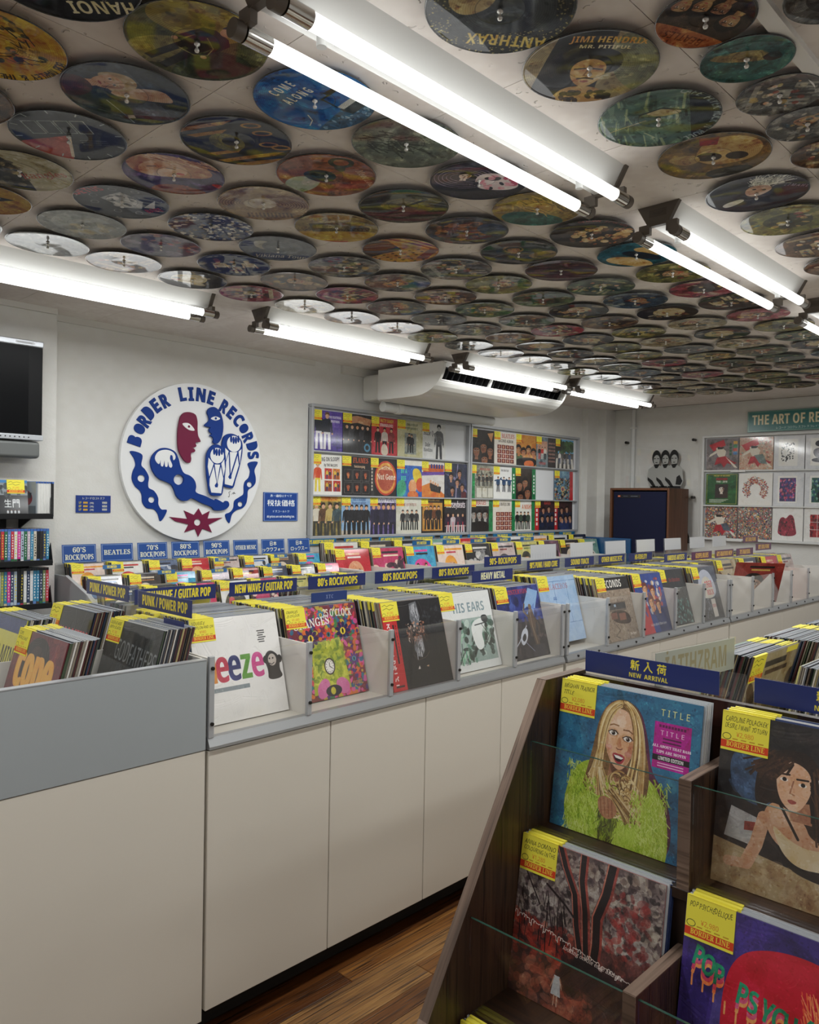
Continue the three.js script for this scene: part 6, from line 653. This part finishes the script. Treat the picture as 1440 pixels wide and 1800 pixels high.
// ---------- black video rack under the television ----------
{
  const t = thing('video_rack', 'black metal wall rack for video cases under the television', 'rack', [-4.27, EYE, -1.575]); const za = -.03, zb = .75;
  for (const y of [-.112, -.345, -.56, -.79]) { part('shelf', rbox(.01, .225, y - .012, y, za, zb, .003), M.blackMetal, t); part('shelf_lip', rbox(.222, .23, y - .012, y + .016, za, zb, .002), M.blackMetal, t); part('bracket', prism([[.0, y - .012], [.16, y - .012], [0, y - .07]], 'z', .05, .056), M.blackMetal, t); part('side_plate', prism([[.13, y], [.225, y], [.195, y + .1]], 'z', za - .003, za), M.blackMetal, t); }
  part('upright', rbox(.002, .02, -1.0, -.02, .12, .15, .003), M.blackMetal, t); part('upright', rbox(.002, .02, -1.0, -.02, .6, .63, .003), M.blackMetal, t);
  const vids = new Atlas(1024, 512, 32, 2), r = rng(60), pk = ['#2a3a5a', '#e0409a', '#d8c8a0', '#1c1e24', '#e8e8e8', '#3a8ab0', '#c8b8c8', '#6a8ac8', '#8a9a6a', '#2c2c30', '#c8384a', '#b8c8d8', '#3a4a6a', '#d8d0c0', '#5a4a3a', '#2f6f4a'];
  const PKN = ['dark blue', 'magenta', 'sand', 'black', 'white', 'teal', 'lilac', 'sky blue', 'olive', 'charcoal', 'red', 'pale blue', 'slate', 'cream', 'brown', 'green'], vn = [], vname = (i) => vn[i % 64], ORDN2 = [...ORDN, 'eleventh', 'twelfth', 'thirteenth', 'fourteenth', 'fifteenth', 'sixteenth', 'seventeenth', 'eighteenth', 'nineteenth', 'twentieth'];
  for (let i = 0; i < 64; i++) vids.add('v' + i, .16, (c) => { const ki = r() * 16 | 0, k = pk[ki], f = ['#f0eee8', '#1a1a1c', '#e8d040', '#d8d8e0'][r() * 4 | 0]; R(c, k, 0, 0, 16, 100); for (let j = 0; j < 9; j++) R(c, f, 4 + r() * 3, 16 + j * 7.4, 3 + r() * 5, 4); R(c, pk[r() * 16 | 0], 0, 84 + r() * 6, 16, 12); vn.push(PKN[ki]); R(c, i < 32 ? '#3f6ab8' : '#17171a', 0, 0, 16, 7); });
  const VM = vids.material({ roughness: .35, clearcoat: .5, clearcoatRoughness: .15 });
  const spine = (y, z, h, w, i, label, group) => { const o = thing('video_case', label, 'video case', [-4.27 + .14, EYE + y, z], Math.PI / 2, group); part('case', printBox(w - .0012, h, .135, vids.cells['v' + (i % 64)], [.5, .5]).translate(0, h / 2, 0), VM, o); };
  for (let i = 0; i < 20; i++) spine(-.345, -1.587 + i * .0152, .172, .0148, i, `slim ${vname(i)} video case, ${ORDN2[i]} from the right on the second rack shelf`, 'video cases on the second shelf');
  for (let i = 0; i < 20; i++) spine(-.56, -1.587 + i * .0152, .192, .0148, 33 + i, `tall ${vname(33 + i)} video case, ${ORDN2[i]} from the right on the third rack shelf`, 'video cases on the third shelf');
  for (let i = 0; i < 14; i++) { if (i > 2 && i < 9) continue; spine(-.79, -1.585 + i * .0152, .172, .0148, 7 + i, `${vname(7 + i)} video case half hidden on the lowest rack shelf, ${ORDN2[i]} from the right`, 'video cases on the lowest shelf'); }
  const flat = new Atlas(512, 256, 2, 1); flat.add('a', 1, (c) => { R(c, '#26282c', 0, 0, 100, 100); R(c, '#8a9298', 0, 8, 100, 34); blobs(c, 2, 30, ['#2c3034', '#4a5054'], 3, 9, 0, 10, 100, 44, .9); J(c, '生門', 50, 52, 24, '#d8dcdc', 2.2); row(c, 4, 36, 70, 98, 16, ['#c8ccd0'], '#c8ccd0'); R(c, '#3f7fb8', 0, 0, 100, 8); });
  flat.add('b', 1, (c) => { R(c, '#8a9298', 0, 0, 100, 100); E(c, '#7a2c34', 50, 48, 34, 24); R(c, '#3a3a40', 20, 32, 60, 16); R(c, '#5a6268', 0, 70, 100, 30); });
  const FM = flat.material({ roughness: .35, clearcoat: .6, clearcoatRoughness: .1 });
  const f = thing('video_case', 'dark video case facing out with big white characters and a yellow price tag', 'video case', [-4.27 + .17, EYE - .112, -1.43], Math.PI / 2); f.rotation.x = -.16; part('case', printBox(.15, .18, .014, flat.cells.a).translate(0, .09, 0), FM, f); const pt = part('price_tag', tagGeo(8), TAG_M, f); pt.position.set(.02, .181, .006); 
  for (let i = 0; i < 7; i++) { const o = thing('video_case', i ? `white spined video case, ${ORDN2[i]} in the short row on the top rack shelf` : 'video case with a red oval cover, front of the leaning row', 'video case', [-4.27 + .12 + .002 * i, EYE - .111, -1.51 - i * .0125], Math.PI / 2 + .5, i ? 'white spined video cases' : undefined); const g = i ? box(-.006, .006, 0, .172, -.067, .067) : printBox(.0135, .172, .135, flat.cells.b); if (!i) g.translate(0, .086, 0); part('case', g, i ? [M.white, M.white, M.silver, M.white, M.white, M.white] : FM, o); const c = part('case_top', box(-.006, .006, .165, .174, -.068, .068), std('#3f6ab8', .4), o); if (i === 6) c.parent.children[0].material = M.black; if (!i) { o.children[0].geometry = join([printBox(.135, .172, .0135, flat.cells.b).translate(0, .086, 0)]); o.children[0].rotation.y = -Math.PI / 2; } }
}

// ---------- the long bin counter ----------
const BAY = .3565, SEC = 1.802, Z_START = -1.186, FX = -1.91;
const bayZ = (i) => Z_START - SEC * Math.floor(i / 5) - BAY * (i % 5 + .5);
const paneGeo = box(-.0015, .0015, 0, .226, -BAY / 2 + .01, BAY / 2 - .01), postGeo = rbox(-.007, .006, 0, .228, -.0085, .0085, .002), screwGeo = cyl(.0052, .006, 12).rotateZ(Math.PI / 2), divGeo = prism([[-1.918, 0], [-1.918, .222], [-2.385, .226], [-2.385, 0]], 'z', -.003, .003);
function counter(sx, z0, label, section) { // sx = 1: front faces +x at x = FX
  const t = thing('bin_counter', label, 'counter'), z1 = z0 - SEC + .02;
  part('carcass', box(-2.87, -1.932, .085, .838, z1 + .003, z0 - .003), M.carcass, t); part('kick_plate', box(-2.83, -1.975, 0, .085, z1 + .003, z0 - .003), M.kick, t);
  for (let i = 0; i < 4; i++) part('door', rbox(-1.931, FX + .002, .083, .813, z0 - .4455 * (i + 1) + .0018, z0 - .4455 * i - .0018, .0025), M.door, t);
  const rail = part('rail', prism([[-1.932, .818], [-1.9, .818], [-1.9, .826], [-1.911, .85], [-1.932, .85]], 'z', z1, z0), M.alu, t);
  if (section) for (let i = 0; i < 10; i++) part('screw', screwGeo, M.screw, rail).position.set(-1.903, .836, z0 - .09 - i * .178);
  part('bin_floor', box(-2.87, -1.93, .84, .848, z1, z0), M.binFloor, t);
  for (let i = 0; i <= 5; i++) {
    const z = z0 - BAY * i + (i === 0 ? -.009 : i === 5 ? .009 : 0); part('bin_divider', divGeo, M.divider, t).position.set(0, .848, z);
    const p = part('post', postGeo, M.alu2, t); p.position.set(FX - .002, .849, z); for (const y of [.04, .195]) part('screw', screwGeo, M.screw, p).position.set(.0085, y, 0);
    if (i < 5) part('bin_front', paneGeo, M.acrylic, t).position.set(FX, .85, z0 - BAY * (i + .5));
  }
  part('spine_panel', box(-2.414, -2.41, .848, 1.215, z1, z0), M.acrylic, t); part('rear_panel', box(-2.88, -2.868, .085, 1.06, z1, z0), M.panel, t);
  return t;
}
['nearest section', 'middle section', 'farthest section'].forEach((s, i) => counter(1, Z_START - SEC * i, 'long cream counter of clear fronted record bins, ' + s, i));
{ // end unit with the grey side
  const t = thing('bin_counter', 'counter end unit with a plain grey upper side and cream lower panel', 'counter'), za = -1.178, zb = -.5;
  part('carcass', box(-2.87, -1.932, .085, .838, za, zb), M.carcass, t); part('kick_plate', box(-2.83, -1.975, 0, .085, za, zb), M.kick, t); part('lower_panel', rbox(-1.931, FX + .001, .06, .8175, za, zb, .0015), M.door, t);
  part('grey_side', rbox(-1.929, FX + .003, .8195, 1.069, za, zb, .0015), M.panel, t); part('side_edge', box(-1.93, FX + .004, 1.069, 1.0715, za, zb), M.alu2, t);
  part('bin_floor', box(-2.87, -1.93, .84, .848, za, zb), M.binFloor, t); part('partition', box(-2.87, -1.93, .848, 1.072, za, za + .006), M.divider, t); part('bin_divider', box(-2.335, -2.329, .848, 1.05, za + .006, zb), M.divider, t); part('bin_divider', box(-2.76, -2.754, .848, 1.09, za + .006, zb), M.divider, t); part('step', box(-2.87, -1.93, .848, .95, -.9, -.892), M.divider, t); part('front', box(-2.87, -1.93, .085, .98, zb, zb + .01), M.acrylic, t); part('rear_panel', box(-2.88, -2.868, .085, 1.09, za, zb), M.panel, t);
}
{
  const LEAN = .27, NAMES = [['letters', 'white sleeve with big coloured lowercase letters, front of the nearest bin', 4], ['flowers', 'psychedelic flower sleeve with a pocket watch', 5], ['skull', 'black sleeve with a red vertical strip of white characters', 8], ['ears', 'white bordered sleeve with a green ghostly figure', 8], ['bluewarrior', 'blue sleeve with a dark statue figure under the metal sign', 8], ['skyblue', 'pale blue sleeve with thin red capitals', 8], ['beach', 'sandy brown sleeve with a black title band and a radio', 8], ['faces', 'blue and red sleeve of painted faces', 8], ['various', 'black and teal sleeve below the various artists sign', 8], ['dome', 'grey arch sleeve with red lettering, last of the middle section', 8], ['g15', 'dark brown portrait sleeve in the first bin of the farthest section', 8], ['g16', 'tan sleeve in the second bin of the farthest section', 8], ['g17', 'navy sleeve in the third bin of the farthest section', 8], ['g0', 'red sleeve in the fourth bin of the farthest section', 8], ['g5', 'dusty grey sleeve in the last bin of the farthest section', 8]];
  const XB = [-2.0, -2.012, -1.928, -1.972, -1.972, -2.02, -1.927, -1.924, -1.96, -1.928, -2.09, -2.09, -2.08, -2.06, -2.07];
  NAMES.forEach(([k, label, tg], i) => {
    const z = bayZ(i) - .013, x = XB[i], p = [x, .851 + (k === 'skyblue' ? .02 : 0), z]; sleeve(p, Math.PI / 2, LEAN, k, label, 'front sleeves of the long counter', { tag: tg, roll: (R7() - .5) * .01 });
    const n = Math.floor((x + 2.17) / .0036); pack(p, Math.PI / 2, LEAN, n, .0036, i < 1, `record sleeve packed behind the ${label.split(',')[0]}`.split(' ').slice(0, 15).join(' '), 'sleeves packed in counter bin ' + (i + 1));
    // second row up to the sign panel
    const q = [-2.178, .852, bayZ(i)], k2 = ['yellowhit', 'darkrock', 'g4', 'catmask', 'g13', 'g10', 'g4', 'g15', 'g16', 'g17', 'g7', 'g12', 'g1', 'g3', 'g9'][i];
    sleeve(q, Math.PI / 2, LEAN + .01, k2, `${['yellow', 'black', 'charcoal', 'pale grey', 'slate', 'light grey', 'plain black', 'brown', 'tan', 'navy', 'mauve', 'brick', 'rose', 'cream', 'pink'][i]} sleeve in the rear row just behind the ${label.split(' sleeve')[0]} one`, 'second row sleeves of the long counter', { tag: 8 });
    pack(q, Math.PI / 2, LEAN + .01, 31, .0038, false);
    if (i % 2 === 0) pack([-2.62, .852, bayZ(i)], -Math.PI / 2, .2, 16, .007, false);
  });
  SIGN1.forEach((k, i) => { const S2 = ['first', 'second', 'third', 'fourth', 'fifth']; const front = i === 10, b = front ? 9 : i; signPlate(k, .3, .05, [front ? -2.17 : -2.402, EYE - .353 + (i === 5 ? .035 : 0) + (front ? .01 : 0), bayZ(b)], Math.PI / 2, ['navy NEW WAVE / GUITAR POP sign, nearer of two', 'navy NEW WAVE / GUITAR POP sign, farther of two', 'navy 80s ROCK/POPS sign with a lowercase s', 'navy 80S ROCK/POPS sign, nearer capital one', 'navy 80S ROCK/POPS sign, farther capital one', 'raised navy 90S ROCK/POPS sign', 'navy 90S PUNK / HARD CORE sign', 'navy SOUND TRACK sign', 'navy OTHER MUSIC/ETC sign', 'navy HI-FIDELITY sign', 'navy VARIOUS ARTISTS sign'][i] + ' over the long counter', 'genre signs of the long counter', { holder: .06 }); });
  signPlate(HEAVY, .29, .05, [-2.172, EYE - .352, bayZ(4)], Math.PI / 2, 'navy HEAVY METAL sign standing behind the blue statue sleeve', 'genre signs of the long counter', { holder: .06 });
  signPlate('xtc', .16, .032, [-2.09, EYE - .352, bayZ(1) - .05], Math.PI / 2, 'small navy sign with three spaced letters on the flower sleeve bin', undefined, { holder: .2 });
  MAR.forEach((k, i) => signPlate(k, .3, .05, [i < 3 || i === 3 ? -2.172 : -2.402, EYE - .345 + (i === 4 ? .06 : i === 3 ? .025 : 0), bayZ(10 + i)], Math.PI / 2, `maroon ${['GOSPEL/BLUES', 'R&B/DOO WOP', 'R&B/SOUL', 'SOUL/FUNK', 'SOUL/FUNK'][i]} sign with amber letters, ${['first', 'second', 'third', 'fourth', 'last'][i]} along the counter`, 'maroon genre signs', { holder: .06 }));
  for (let i = 0; i < 7; i++) signPlate('blank', .26, .085, [-2.66, EYE - .36 + .03, -3.9 - i * .42], Math.PI / 2, `white blank index card on the far side of the long counter, ${['first', 'second', 'third', 'fourth', 'fifth', 'sixth', 'last'][i]} of the row`, 'white index cards', { lean: .05, holder: .33 });
  tag(sleeve([-2.06, .87, bayZ(12) + .14], Math.PI / 2 - .9, -.5, 'g12', 'dark red sleeve leaning across an almost empty bin', undefined, { tag: null }), null, 'record sleeve');
  // end unit
  const e = (x, z, k, label, tg, single, n, y = .851) => { sleeve([x, y, z], 0, .26, k, label, 'sleeves of the counter end unit', { tag: tg }); pack([x, y, z], 0, .26, n, .0035, single, `record sleeve packed behind the ${label.split(',')[0].split(' on ')[0]}`.split(' ').slice(0, 15).join(' '), 'sleeves packed behind the ' + k); };
  e(-2.12, -1.0, 'darkrock', 'black sleeve with dim grey lettering, behind the orange letter one', 6, true, 27); e(-2.105, -.735, 'orangeletters', 'maroon sleeve with fat orange letters, front of the end unit', 7, true, 22);
  e(-2.55, -1.0, 'redletters', 'black sleeve with red capitals at the rear of the end unit', 8, false, 27); e(-2.52, -.79, 'yellowletters', 'yellow and navy sleeve with bold black slogan', 8, false, 22);
  signPlate(PUNK, .31, .05, [-2.128, EYE - .342, -1.168], 0, 'slanting navy PUNK / POWER POP sign, nearer the aisle', 'punk signs', { holder: .08 }); signPlate(PUNK, .3, .05, [-2.5, EYE - .335, -1.168], 0, 'slanting navy PUNK / POWER POP sign, farther from the aisle', 'punk signs', { holder: .08 });
  signPlate('navy', .11, .022, [-2.03, EYE - .372, -1.145], 0, 'tiny navy tab in front of the nearer punk sign');
}

// ---------- bins along the left wall ----------
{
  const t = thing('singles_rack', 'grey stepped rack of small singles below the round emblem', 'rack'), z0 = -1.72, z1 = -3.47, prof = [[-4.38, 0], [-4.38, EYE - .43], [-4.17, EYE - .43], [-3.9, EYE - .51], [-3.66, EYE - .64], [-3.66, 0]];
  part('side_panel', prism(prof, 'z', z0 - .015, z0), M.panel, t); part('side_panel', prism(prof, 'z', z1, z1 + .015), M.panel, t); part('side_edge', prism([[-4.17, EYE - .43], [-3.9, EYE - .51], [-3.66, EYE - .64], [-3.66, EYE - .632], [-3.9, EYE - .503], [-4.17, EYE - .424]], 'z', z0 - .017, z0 + .001), M.alu2, t);
  part('base', box(-4.38, -3.68, 0, EYE - .66, z1 + .015, z0 - .015), M.carcass, t); for (const [x, y] of [[-4.2, -.555], [-4.0, -.605], [-3.8, -.65]]) part('tier', box(x - .09, x + .09, EYE - .66, EYE + y, z1 + .015, z0 - .015), M.divider, t);
  part('front_panel', rbox(-3.682, -3.664, .05, EYE - .62, z1 + .015, z0 - .015, .002), M.door, t);
  const r = rng(31); const COL = ['brown', 'pink', 'white', 'cream', 'yellow', 'green', 'grey', 'black'];
  for (let b = 0; b < 8; b++) {
    const z = z0 - .03 - .2165 * (b + .5);
    signPlate(WALL7[b], .188, .1, [-4.3, EYE - .372, z + .006], Math.PI / 2, `blue block sign reading ${["60'S ROCK/POPS", 'BEATLES', "70'S ROCK/POPS", "80'S ROCK/POPS", "90'S ROCK/POPS", 'OTHER MUSIC', 'two characters and katakana', 'two characters, last of the row'][b]} above the singles`.replace('BEATLES', 'one word, second of the row'), 'block signs above the singles', { lean: .12 });
    [[-4.17, -.545, 'top'], [-3.96, -.598, 'middle'], [-3.76, -.643, 'front']].forEach(([x, y, w], j) => { const gi = (b * 5 + j * 7 + 3) % 18, p = [x + r() * .02, EYE + y, z + (r() - .5) * .014]; sleeve(p, Math.PI / 2, .28, 'g' + gi, `small ${PN[gi]} single sleeve, ${w} tier, ${['first', 'second', 'third', 'fourth', 'fifth', 'sixth', 'seventh', 'eighth'][b]} column from the video rack`, 'singles on the stepped rack', { size: .18, tagScale: .8 }); pack(p, Math.PI / 2, .28, 16 + r() * 9 | 0, .0036, false, '', '', .18); });
  }
  [[-4.09, -.43, 1], [-3.9, -.455, 2], [-3.9, -.45, 5.3], [-4.1, -.42, 4.2], [-4.1, -.415, 6.2], [-3.86, -.46, 3.4]].forEach(([x, y, b], i) => signPlate(GEN3, .1, .022, [x, EYE + y + .035, z0 - .2165 * b], Math.PI / 2, `tiny blue divider tab among the singles, below the ${['second', 'third', 'sixth', 'fifth', 'seventh', 'fourth'][i]} block sign`, 'blue divider tabs', { holder: .1, lean: .2 }));
}
{
  const t = thing('wall_bin_counter', 'low counter of album bins under the wall boards', 'counter'), z0 = -3.5, z1 = -6.95;
  part('base', box(-4.39, -3.8, 0, .86, z1, z0), M.carcass, t); part('front_panel', rbox(-3.8, -3.782, .05, .86, z1, z0, .003), M.door, t); part('front_lip', rbox(-3.802, -3.785, .862, 1.05, z1, z0, .003), M.panel, t); part('end_panel', rbox(-4.39, -3.79, .86, 1.06, z0, z0 + .012, .003), M.divider, t); for (let i = 1; i < 10; i++) part('bin_divider', box(-4.35, -3.81, .86, 1.05, z0 - .344 * i - .003, z0 - .344 * i + .003), M.divider, t);
  const FR = ['g0', 'g1', 'g2', 'g3', 'g4', 'g5', 'g6', 'g7', 'g15', 'g11'];
  FR.forEach((k, i) => {
    const z = z0 - .344 * (i + .5), p = [-4.03, .868, z], q = [-4.21, .9, z - .02], n = ORDN[i];
    sleeve(p, Math.PI / 2, .24, k, `${PN[+k.slice(1)]} album sleeve in the ${n} wall bin under the boards`, 'front sleeves of the wall bins', { tag: 8 }); pack(p, Math.PI / 2, .24, 26, .0038, false);
    const k2 = 'g' + ((i * 7 + 8) % 18); sleeve(q, Math.PI / 2, .1, k2, `${PN[(i * 7 + 8) % 18]} album sleeve at the back of the ${n} wall bin`, 'back sleeves of the wall bins', { tag: 8 }); pack(q, Math.PI / 2, .1, 14, .004, false);
    signPlate(LPW[i], .275, .045, [-4.315, EYE - .325 + (i === 4 || i === 5 ? 0 : 0), z + .1 - i * .006], Math.PI / 2, `blue sign with small yellow capitals above the ${n} wall bin`, 'blue signs above the wall bins', { holder: .05 });
    if (i > 1 && i < 7) signPlate(GEN3, .2, .035, [-4.12, EYE - .352 + .012, z - .04], Math.PI / 2, `small blue tab standing inside the ${n} wall bin`, 'small blue tabs in the wall bins', { holder: .1 });
  });
  const e = thing('bin_end_stop', 'glossy blue curved end stop closing the wall bins by the speaker', 'bin end', [-3.95, 0, -6.965]); part('body', rbox(-.42, .2, .84, 1.19, -.02, .012, .01), phy('#1f4f7c', .25, { clearcoat: .5 }), e);
}

// ---------- dark wood new arrival rack ----------
{
  const t = thing('new_arrival_rack', 'dark wooden stepped rack of new arrivals with low glass fronts', 'rack'), x0 = -.95, BW = .328, TKN = .022, PITCH = BW + TKN, nb = 3, xe = x0 + PITCH * nb;
  const y = (v) => EYE + v;
  const sideProf = [[-1.41, y(-.378)], [-1.57, y(-.378)], [-1.57, 0], [-.62, 0], [-.62, .06], [-1.054, y(-.95)]];  // (z, y)
  const sideGeo = (xa) => { const s = new THREE.Shape(sideProf.map(([z, v]) => new THREE.Vector2(-z, v))); const g = new THREE.ExtrudeGeometry(s, { depth: TKN, bevelEnabled: false }); g.rotateY(Math.PI / 2); g.translate(xa, 0, 0); return worldUV(g); };
  // slope: from (z -1.41, -.378) through (-1.054, -.95) and on to the foot
  sideProf.splice(3, 3, [-.62, 0], [-.62, y(-1.42)], [-.742, y(-1.42)], [-1.054, y(-.95)]);
  const side = part('side_panel', sideGeo(x0 - TKN), M.rack, t); part('side_panel', sideGeo(xe - TKN), M.rack, t);
  const edge = (z0, y0, z1, y1, xa, name = 'edge_band', par = side) => { const l = Math.hypot(z1 - z0, y1 - y0), g = worldUV(new THREE.BoxGeometry(TKN + .001, .0016, l)); const m = part(name, g, M.rackEdge, par); m.position.set(xa + TKN / 2, (y0 + y1) / 2, (z0 + z1) / 2); m.rotation.x = -Math.atan2(y1 - y0, z1 - z0); return m; };
  edge(-1.41, y(-.378), -1.054, y(-.95), x0 - TKN); edge(-1.054, y(-.95), -.742, y(-1.42), x0 - TKN); edge(-1.41, y(-.3775), -1.57, y(-.3775), x0 - TKN);
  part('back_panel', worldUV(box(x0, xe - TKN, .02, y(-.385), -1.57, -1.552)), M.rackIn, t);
  const tiers = [[-.684, -1.36, -1.552], [-.985, -1.172, -1.372], [-1.286, -.984, -1.184]];
  tiers.forEach(([ys, zf, zb], k) => {
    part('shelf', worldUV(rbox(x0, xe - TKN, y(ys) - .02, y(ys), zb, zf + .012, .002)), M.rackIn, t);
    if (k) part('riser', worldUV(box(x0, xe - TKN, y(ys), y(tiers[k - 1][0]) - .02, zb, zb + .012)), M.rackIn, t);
    for (let b = 0; b < nb; b++) {
      const xa = x0 + PITCH * b;
      const g = part('glass_front', box(xa + .0005, xa + BW - .0005, y(ys) + .001, y(ys) + .187, zf - .0025, zf + .0025), M.glass, t); const ge = part('glass_edge', box(xa + .0005, xa + BW - .0005, y(ys) + .187, y(ys) + .1876, zf - .0025, zf + .0025), phy('#2c4a40', .1), g);
      if (b < nb - 1) { const d = part('bin_divider', worldUV(box(xa + BW, xa + BW + TKN, y(ys), y(ys) + .195, zb + .012, zf + .01)), M.rack, t); part('edge_band', worldUV(box(xa + BW - .0004, xa + BW + TKN + .0004, y(ys), y(ys) + .1956, zf + .01, zf + .0115)), M.rackEdge, d); part('edge_band', worldUV(box(xa + BW - .0004, xa + BW + TKN + .0004, y(ys) + .195, y(ys) + .1966, zb + .012, zf + .01)), M.rackEdge, d); }
    }
  });
  part('plinth', worldUV(box(x0, xe - TKN, 0, .1, -1.5, -.7)), M.rack, t);
  // sleeves standing in the rack
  const put = (k, b, tr, xo, label, tg, extra) => {
    const x = x0 + PITCH * b + BW / 2 + xo, [ys, , ] = tiers[tr], z = [-1.425, -1.293, -1.105][tr], p = [x, y(ys) + .001, z]; sleeve(p, 0, .13 + (tr === 1 ? .02 : 0), k, label, 'front sleeves of the new arrival rack', { size: .305, w: .313, tag: tg, tagScale: 1.02 });
    const e = [M.white, std('#c8ccd0', .5), std('#3a4a78', .5), std('#8a3048', .5)];
    for (let i = 1; i <= extra; i++) { const s = thing('record_sleeve', `spare sleeve filed behind the ${label.split(' sleeve')[0]} one`, 'record sleeve', [x + .002 * (i % 3) + .001, p[1] + .002 * (i % 2), z - .0062 * i], 0, 'spare sleeves behind the ' + k); s.rotation.x = -(.13 + (tr === 1 ? .02 : 0)); const m = tr === 0 && b === 0 ? (i === extra ? e[3] : e[i % 2]) : tr === 1 ? e[2 - i % 2] : e[(i + 1) % 4]; part('cover', geoCache.spare ??= box(-.1565, .1565, 0, .305, -.002, .002), [m, m, M.bagTop, m, m, m], s); const g = part('price_tag', backTag, M.tagTop, s); g.position.set(-.1565 + .043 + .004 * (i % 2), .3052, 0); }
  };
  put('blonde', 0, 0, 0, 'teal sleeve of a blonde woman in a furry lime coat', 0, 6); put('crawl', 1, 0, 0, 'dark sleeve of a long haired woman on all fours', 2, 5); put('forest', 0, 1, -.006, 'dark red forest sleeve with a handwritten line', 1, 4); put('pop', 1, 1, -.004, 'purple sleeve of a red haired head with green lettering', 3, 4);
  put('g10', 0, 2, -.004, 'light grey sleeve at the bottom of the frame, third tier', 8, 3); put('g12', 2, 0, 0, 'brick red sleeve in the third column of the wooden rack', 8, 3); put('g8', 1, 2, 0, 'white sleeve low in the second column of the rack', 8, 3);
  for (let i = 0; i < 2; i++) { const s = thing('arrival_sign', i ? 'navy NEW ARRIVAL sign over the second rack column' : 'navy NEW ARRIVAL sign over the teal sleeve', 'sign', [x0 + PITCH * i * 1.05 + .17, y(-.372), -1.535], 0, 'new arrival signs'); part('sign_face', printBox(.3, .047, .002, signs.cells.arrival, [.01, .5]).translate(0, .0235, 0), SIGN_M, s); part('clear_holder', box(-.152, .2, -.06, .049, -.004, -.0015), M.acrylic, s); }
}
// ---------- second bin counter behind the rack ----------
{
  const t = thing('bin_counter', 'second cream bin counter behind the wooden rack', 'counter'), xf = -1.0, z0 = -1.6, z1 = -5.2;
  part('carcass', box(xf + .02, .1, .085, .838, z1, z0), M.carcass, t); part('kick_plate', box(xf + .06, .06, 0, .085, z1, z0), M.kick, t); for (let i = 0; i < 8; i++) part('door', rbox(xf - .001, xf + .019, .083, .813, z0 - .45 * (i + 1) + .002, z0 - .45 * i - .002, .0025), M.door, t);
  part('bin_floor', box(xf + .02, .1, .84, .848, z1, z0), M.binFloor, t); for (const zz of [-1.6, -1.93, -2.285, -2.64, -3.0]) { part('bin_divider', box(xf + .02, -.55, .848, 1.06, zz - .003, zz + .003), M.acrylic, t); }
  part('bin_front', box(xf, xf + .003, .85, 1.03, -3.0, z0), M.acrylic, t); part('rail', rbox(xf - .008, xf + .02, .818, .848, z1, z0, .003), M.alu, t);
  const F = [['g11', 'sea green sleeve in the second counter, first full bin'], ['g14', 'pink and white sleeve in the second counter, second full bin'], ['g13', 'slate sleeve in the second counter, third full bin']];
  F.forEach(([k, label], i) => { const z = -2.105 - .355 * i, p = [-.9, .852, z]; sleeve(p, -Math.PI / 2, .26, k, label, 'sleeves of the second counter', { tag: 8 }); pack(p, -Math.PI / 2, .26, i === 0 ? 30 : 44, .0034, false); if (i) pack([-.7, .852, z], -Math.PI / 2, .26, 38, .0036, false); });
  sleeve([-.66, .852, -2.06], -Math.PI / 2, .2, 'g6', 'olive sleeve at the end of the second counter', undefined, { tag: 8 }); pack([-.66, .852, -2.06], -Math.PI / 2, .2, 22, .0042, false);
  const b = sleeve([-.79, .852, -2.1], Math.PI / 2, -.24, 'g16', 'tan sleeve seen from its back, end of the packed bin', undefined, { tag: 8 });
  signPlate('clearletters', .34, .075, [-.775, EYE - .395, -1.76], Math.PI / 2 - .1, 'frosted divider with mirrored pale capitals on the second counter', undefined, { holder: .14 });
  signPlate('blank', .3, .12, [-.6, EYE - .36, -2.45], Math.PI / 2, 'grey translucent divider card at the right edge of the view', undefined, { holder: .2 });
}
{
  const g = tag(new THREE.Group(), 'many record sleeves packed tightly in the bins', 'record sleeves', null, 'stuff'); g.name = 'packed_sleeves'; scene.add(g);
  const inst = (name, geo, mat, list, colors) => { const m = new THREE.InstancedMesh(geo, mat, list.length); m.name = name; m.castShadow = m.receiveShadow = true; list.forEach((x, i) => { m.setMatrixAt(i, x); if (colors) m.setColorAt(i, colors[i]); }); g.add(m); };
  inst('sleeve_body', backGeo, std('#ffffff', .6), stuffS, stuffC); inst('outer_bag', bagTopGeo, M.bagTop, stuffS); inst('sleeve_tag', backTag, M.tagTop, stuffT);
}
renderer.render(scene, camera);
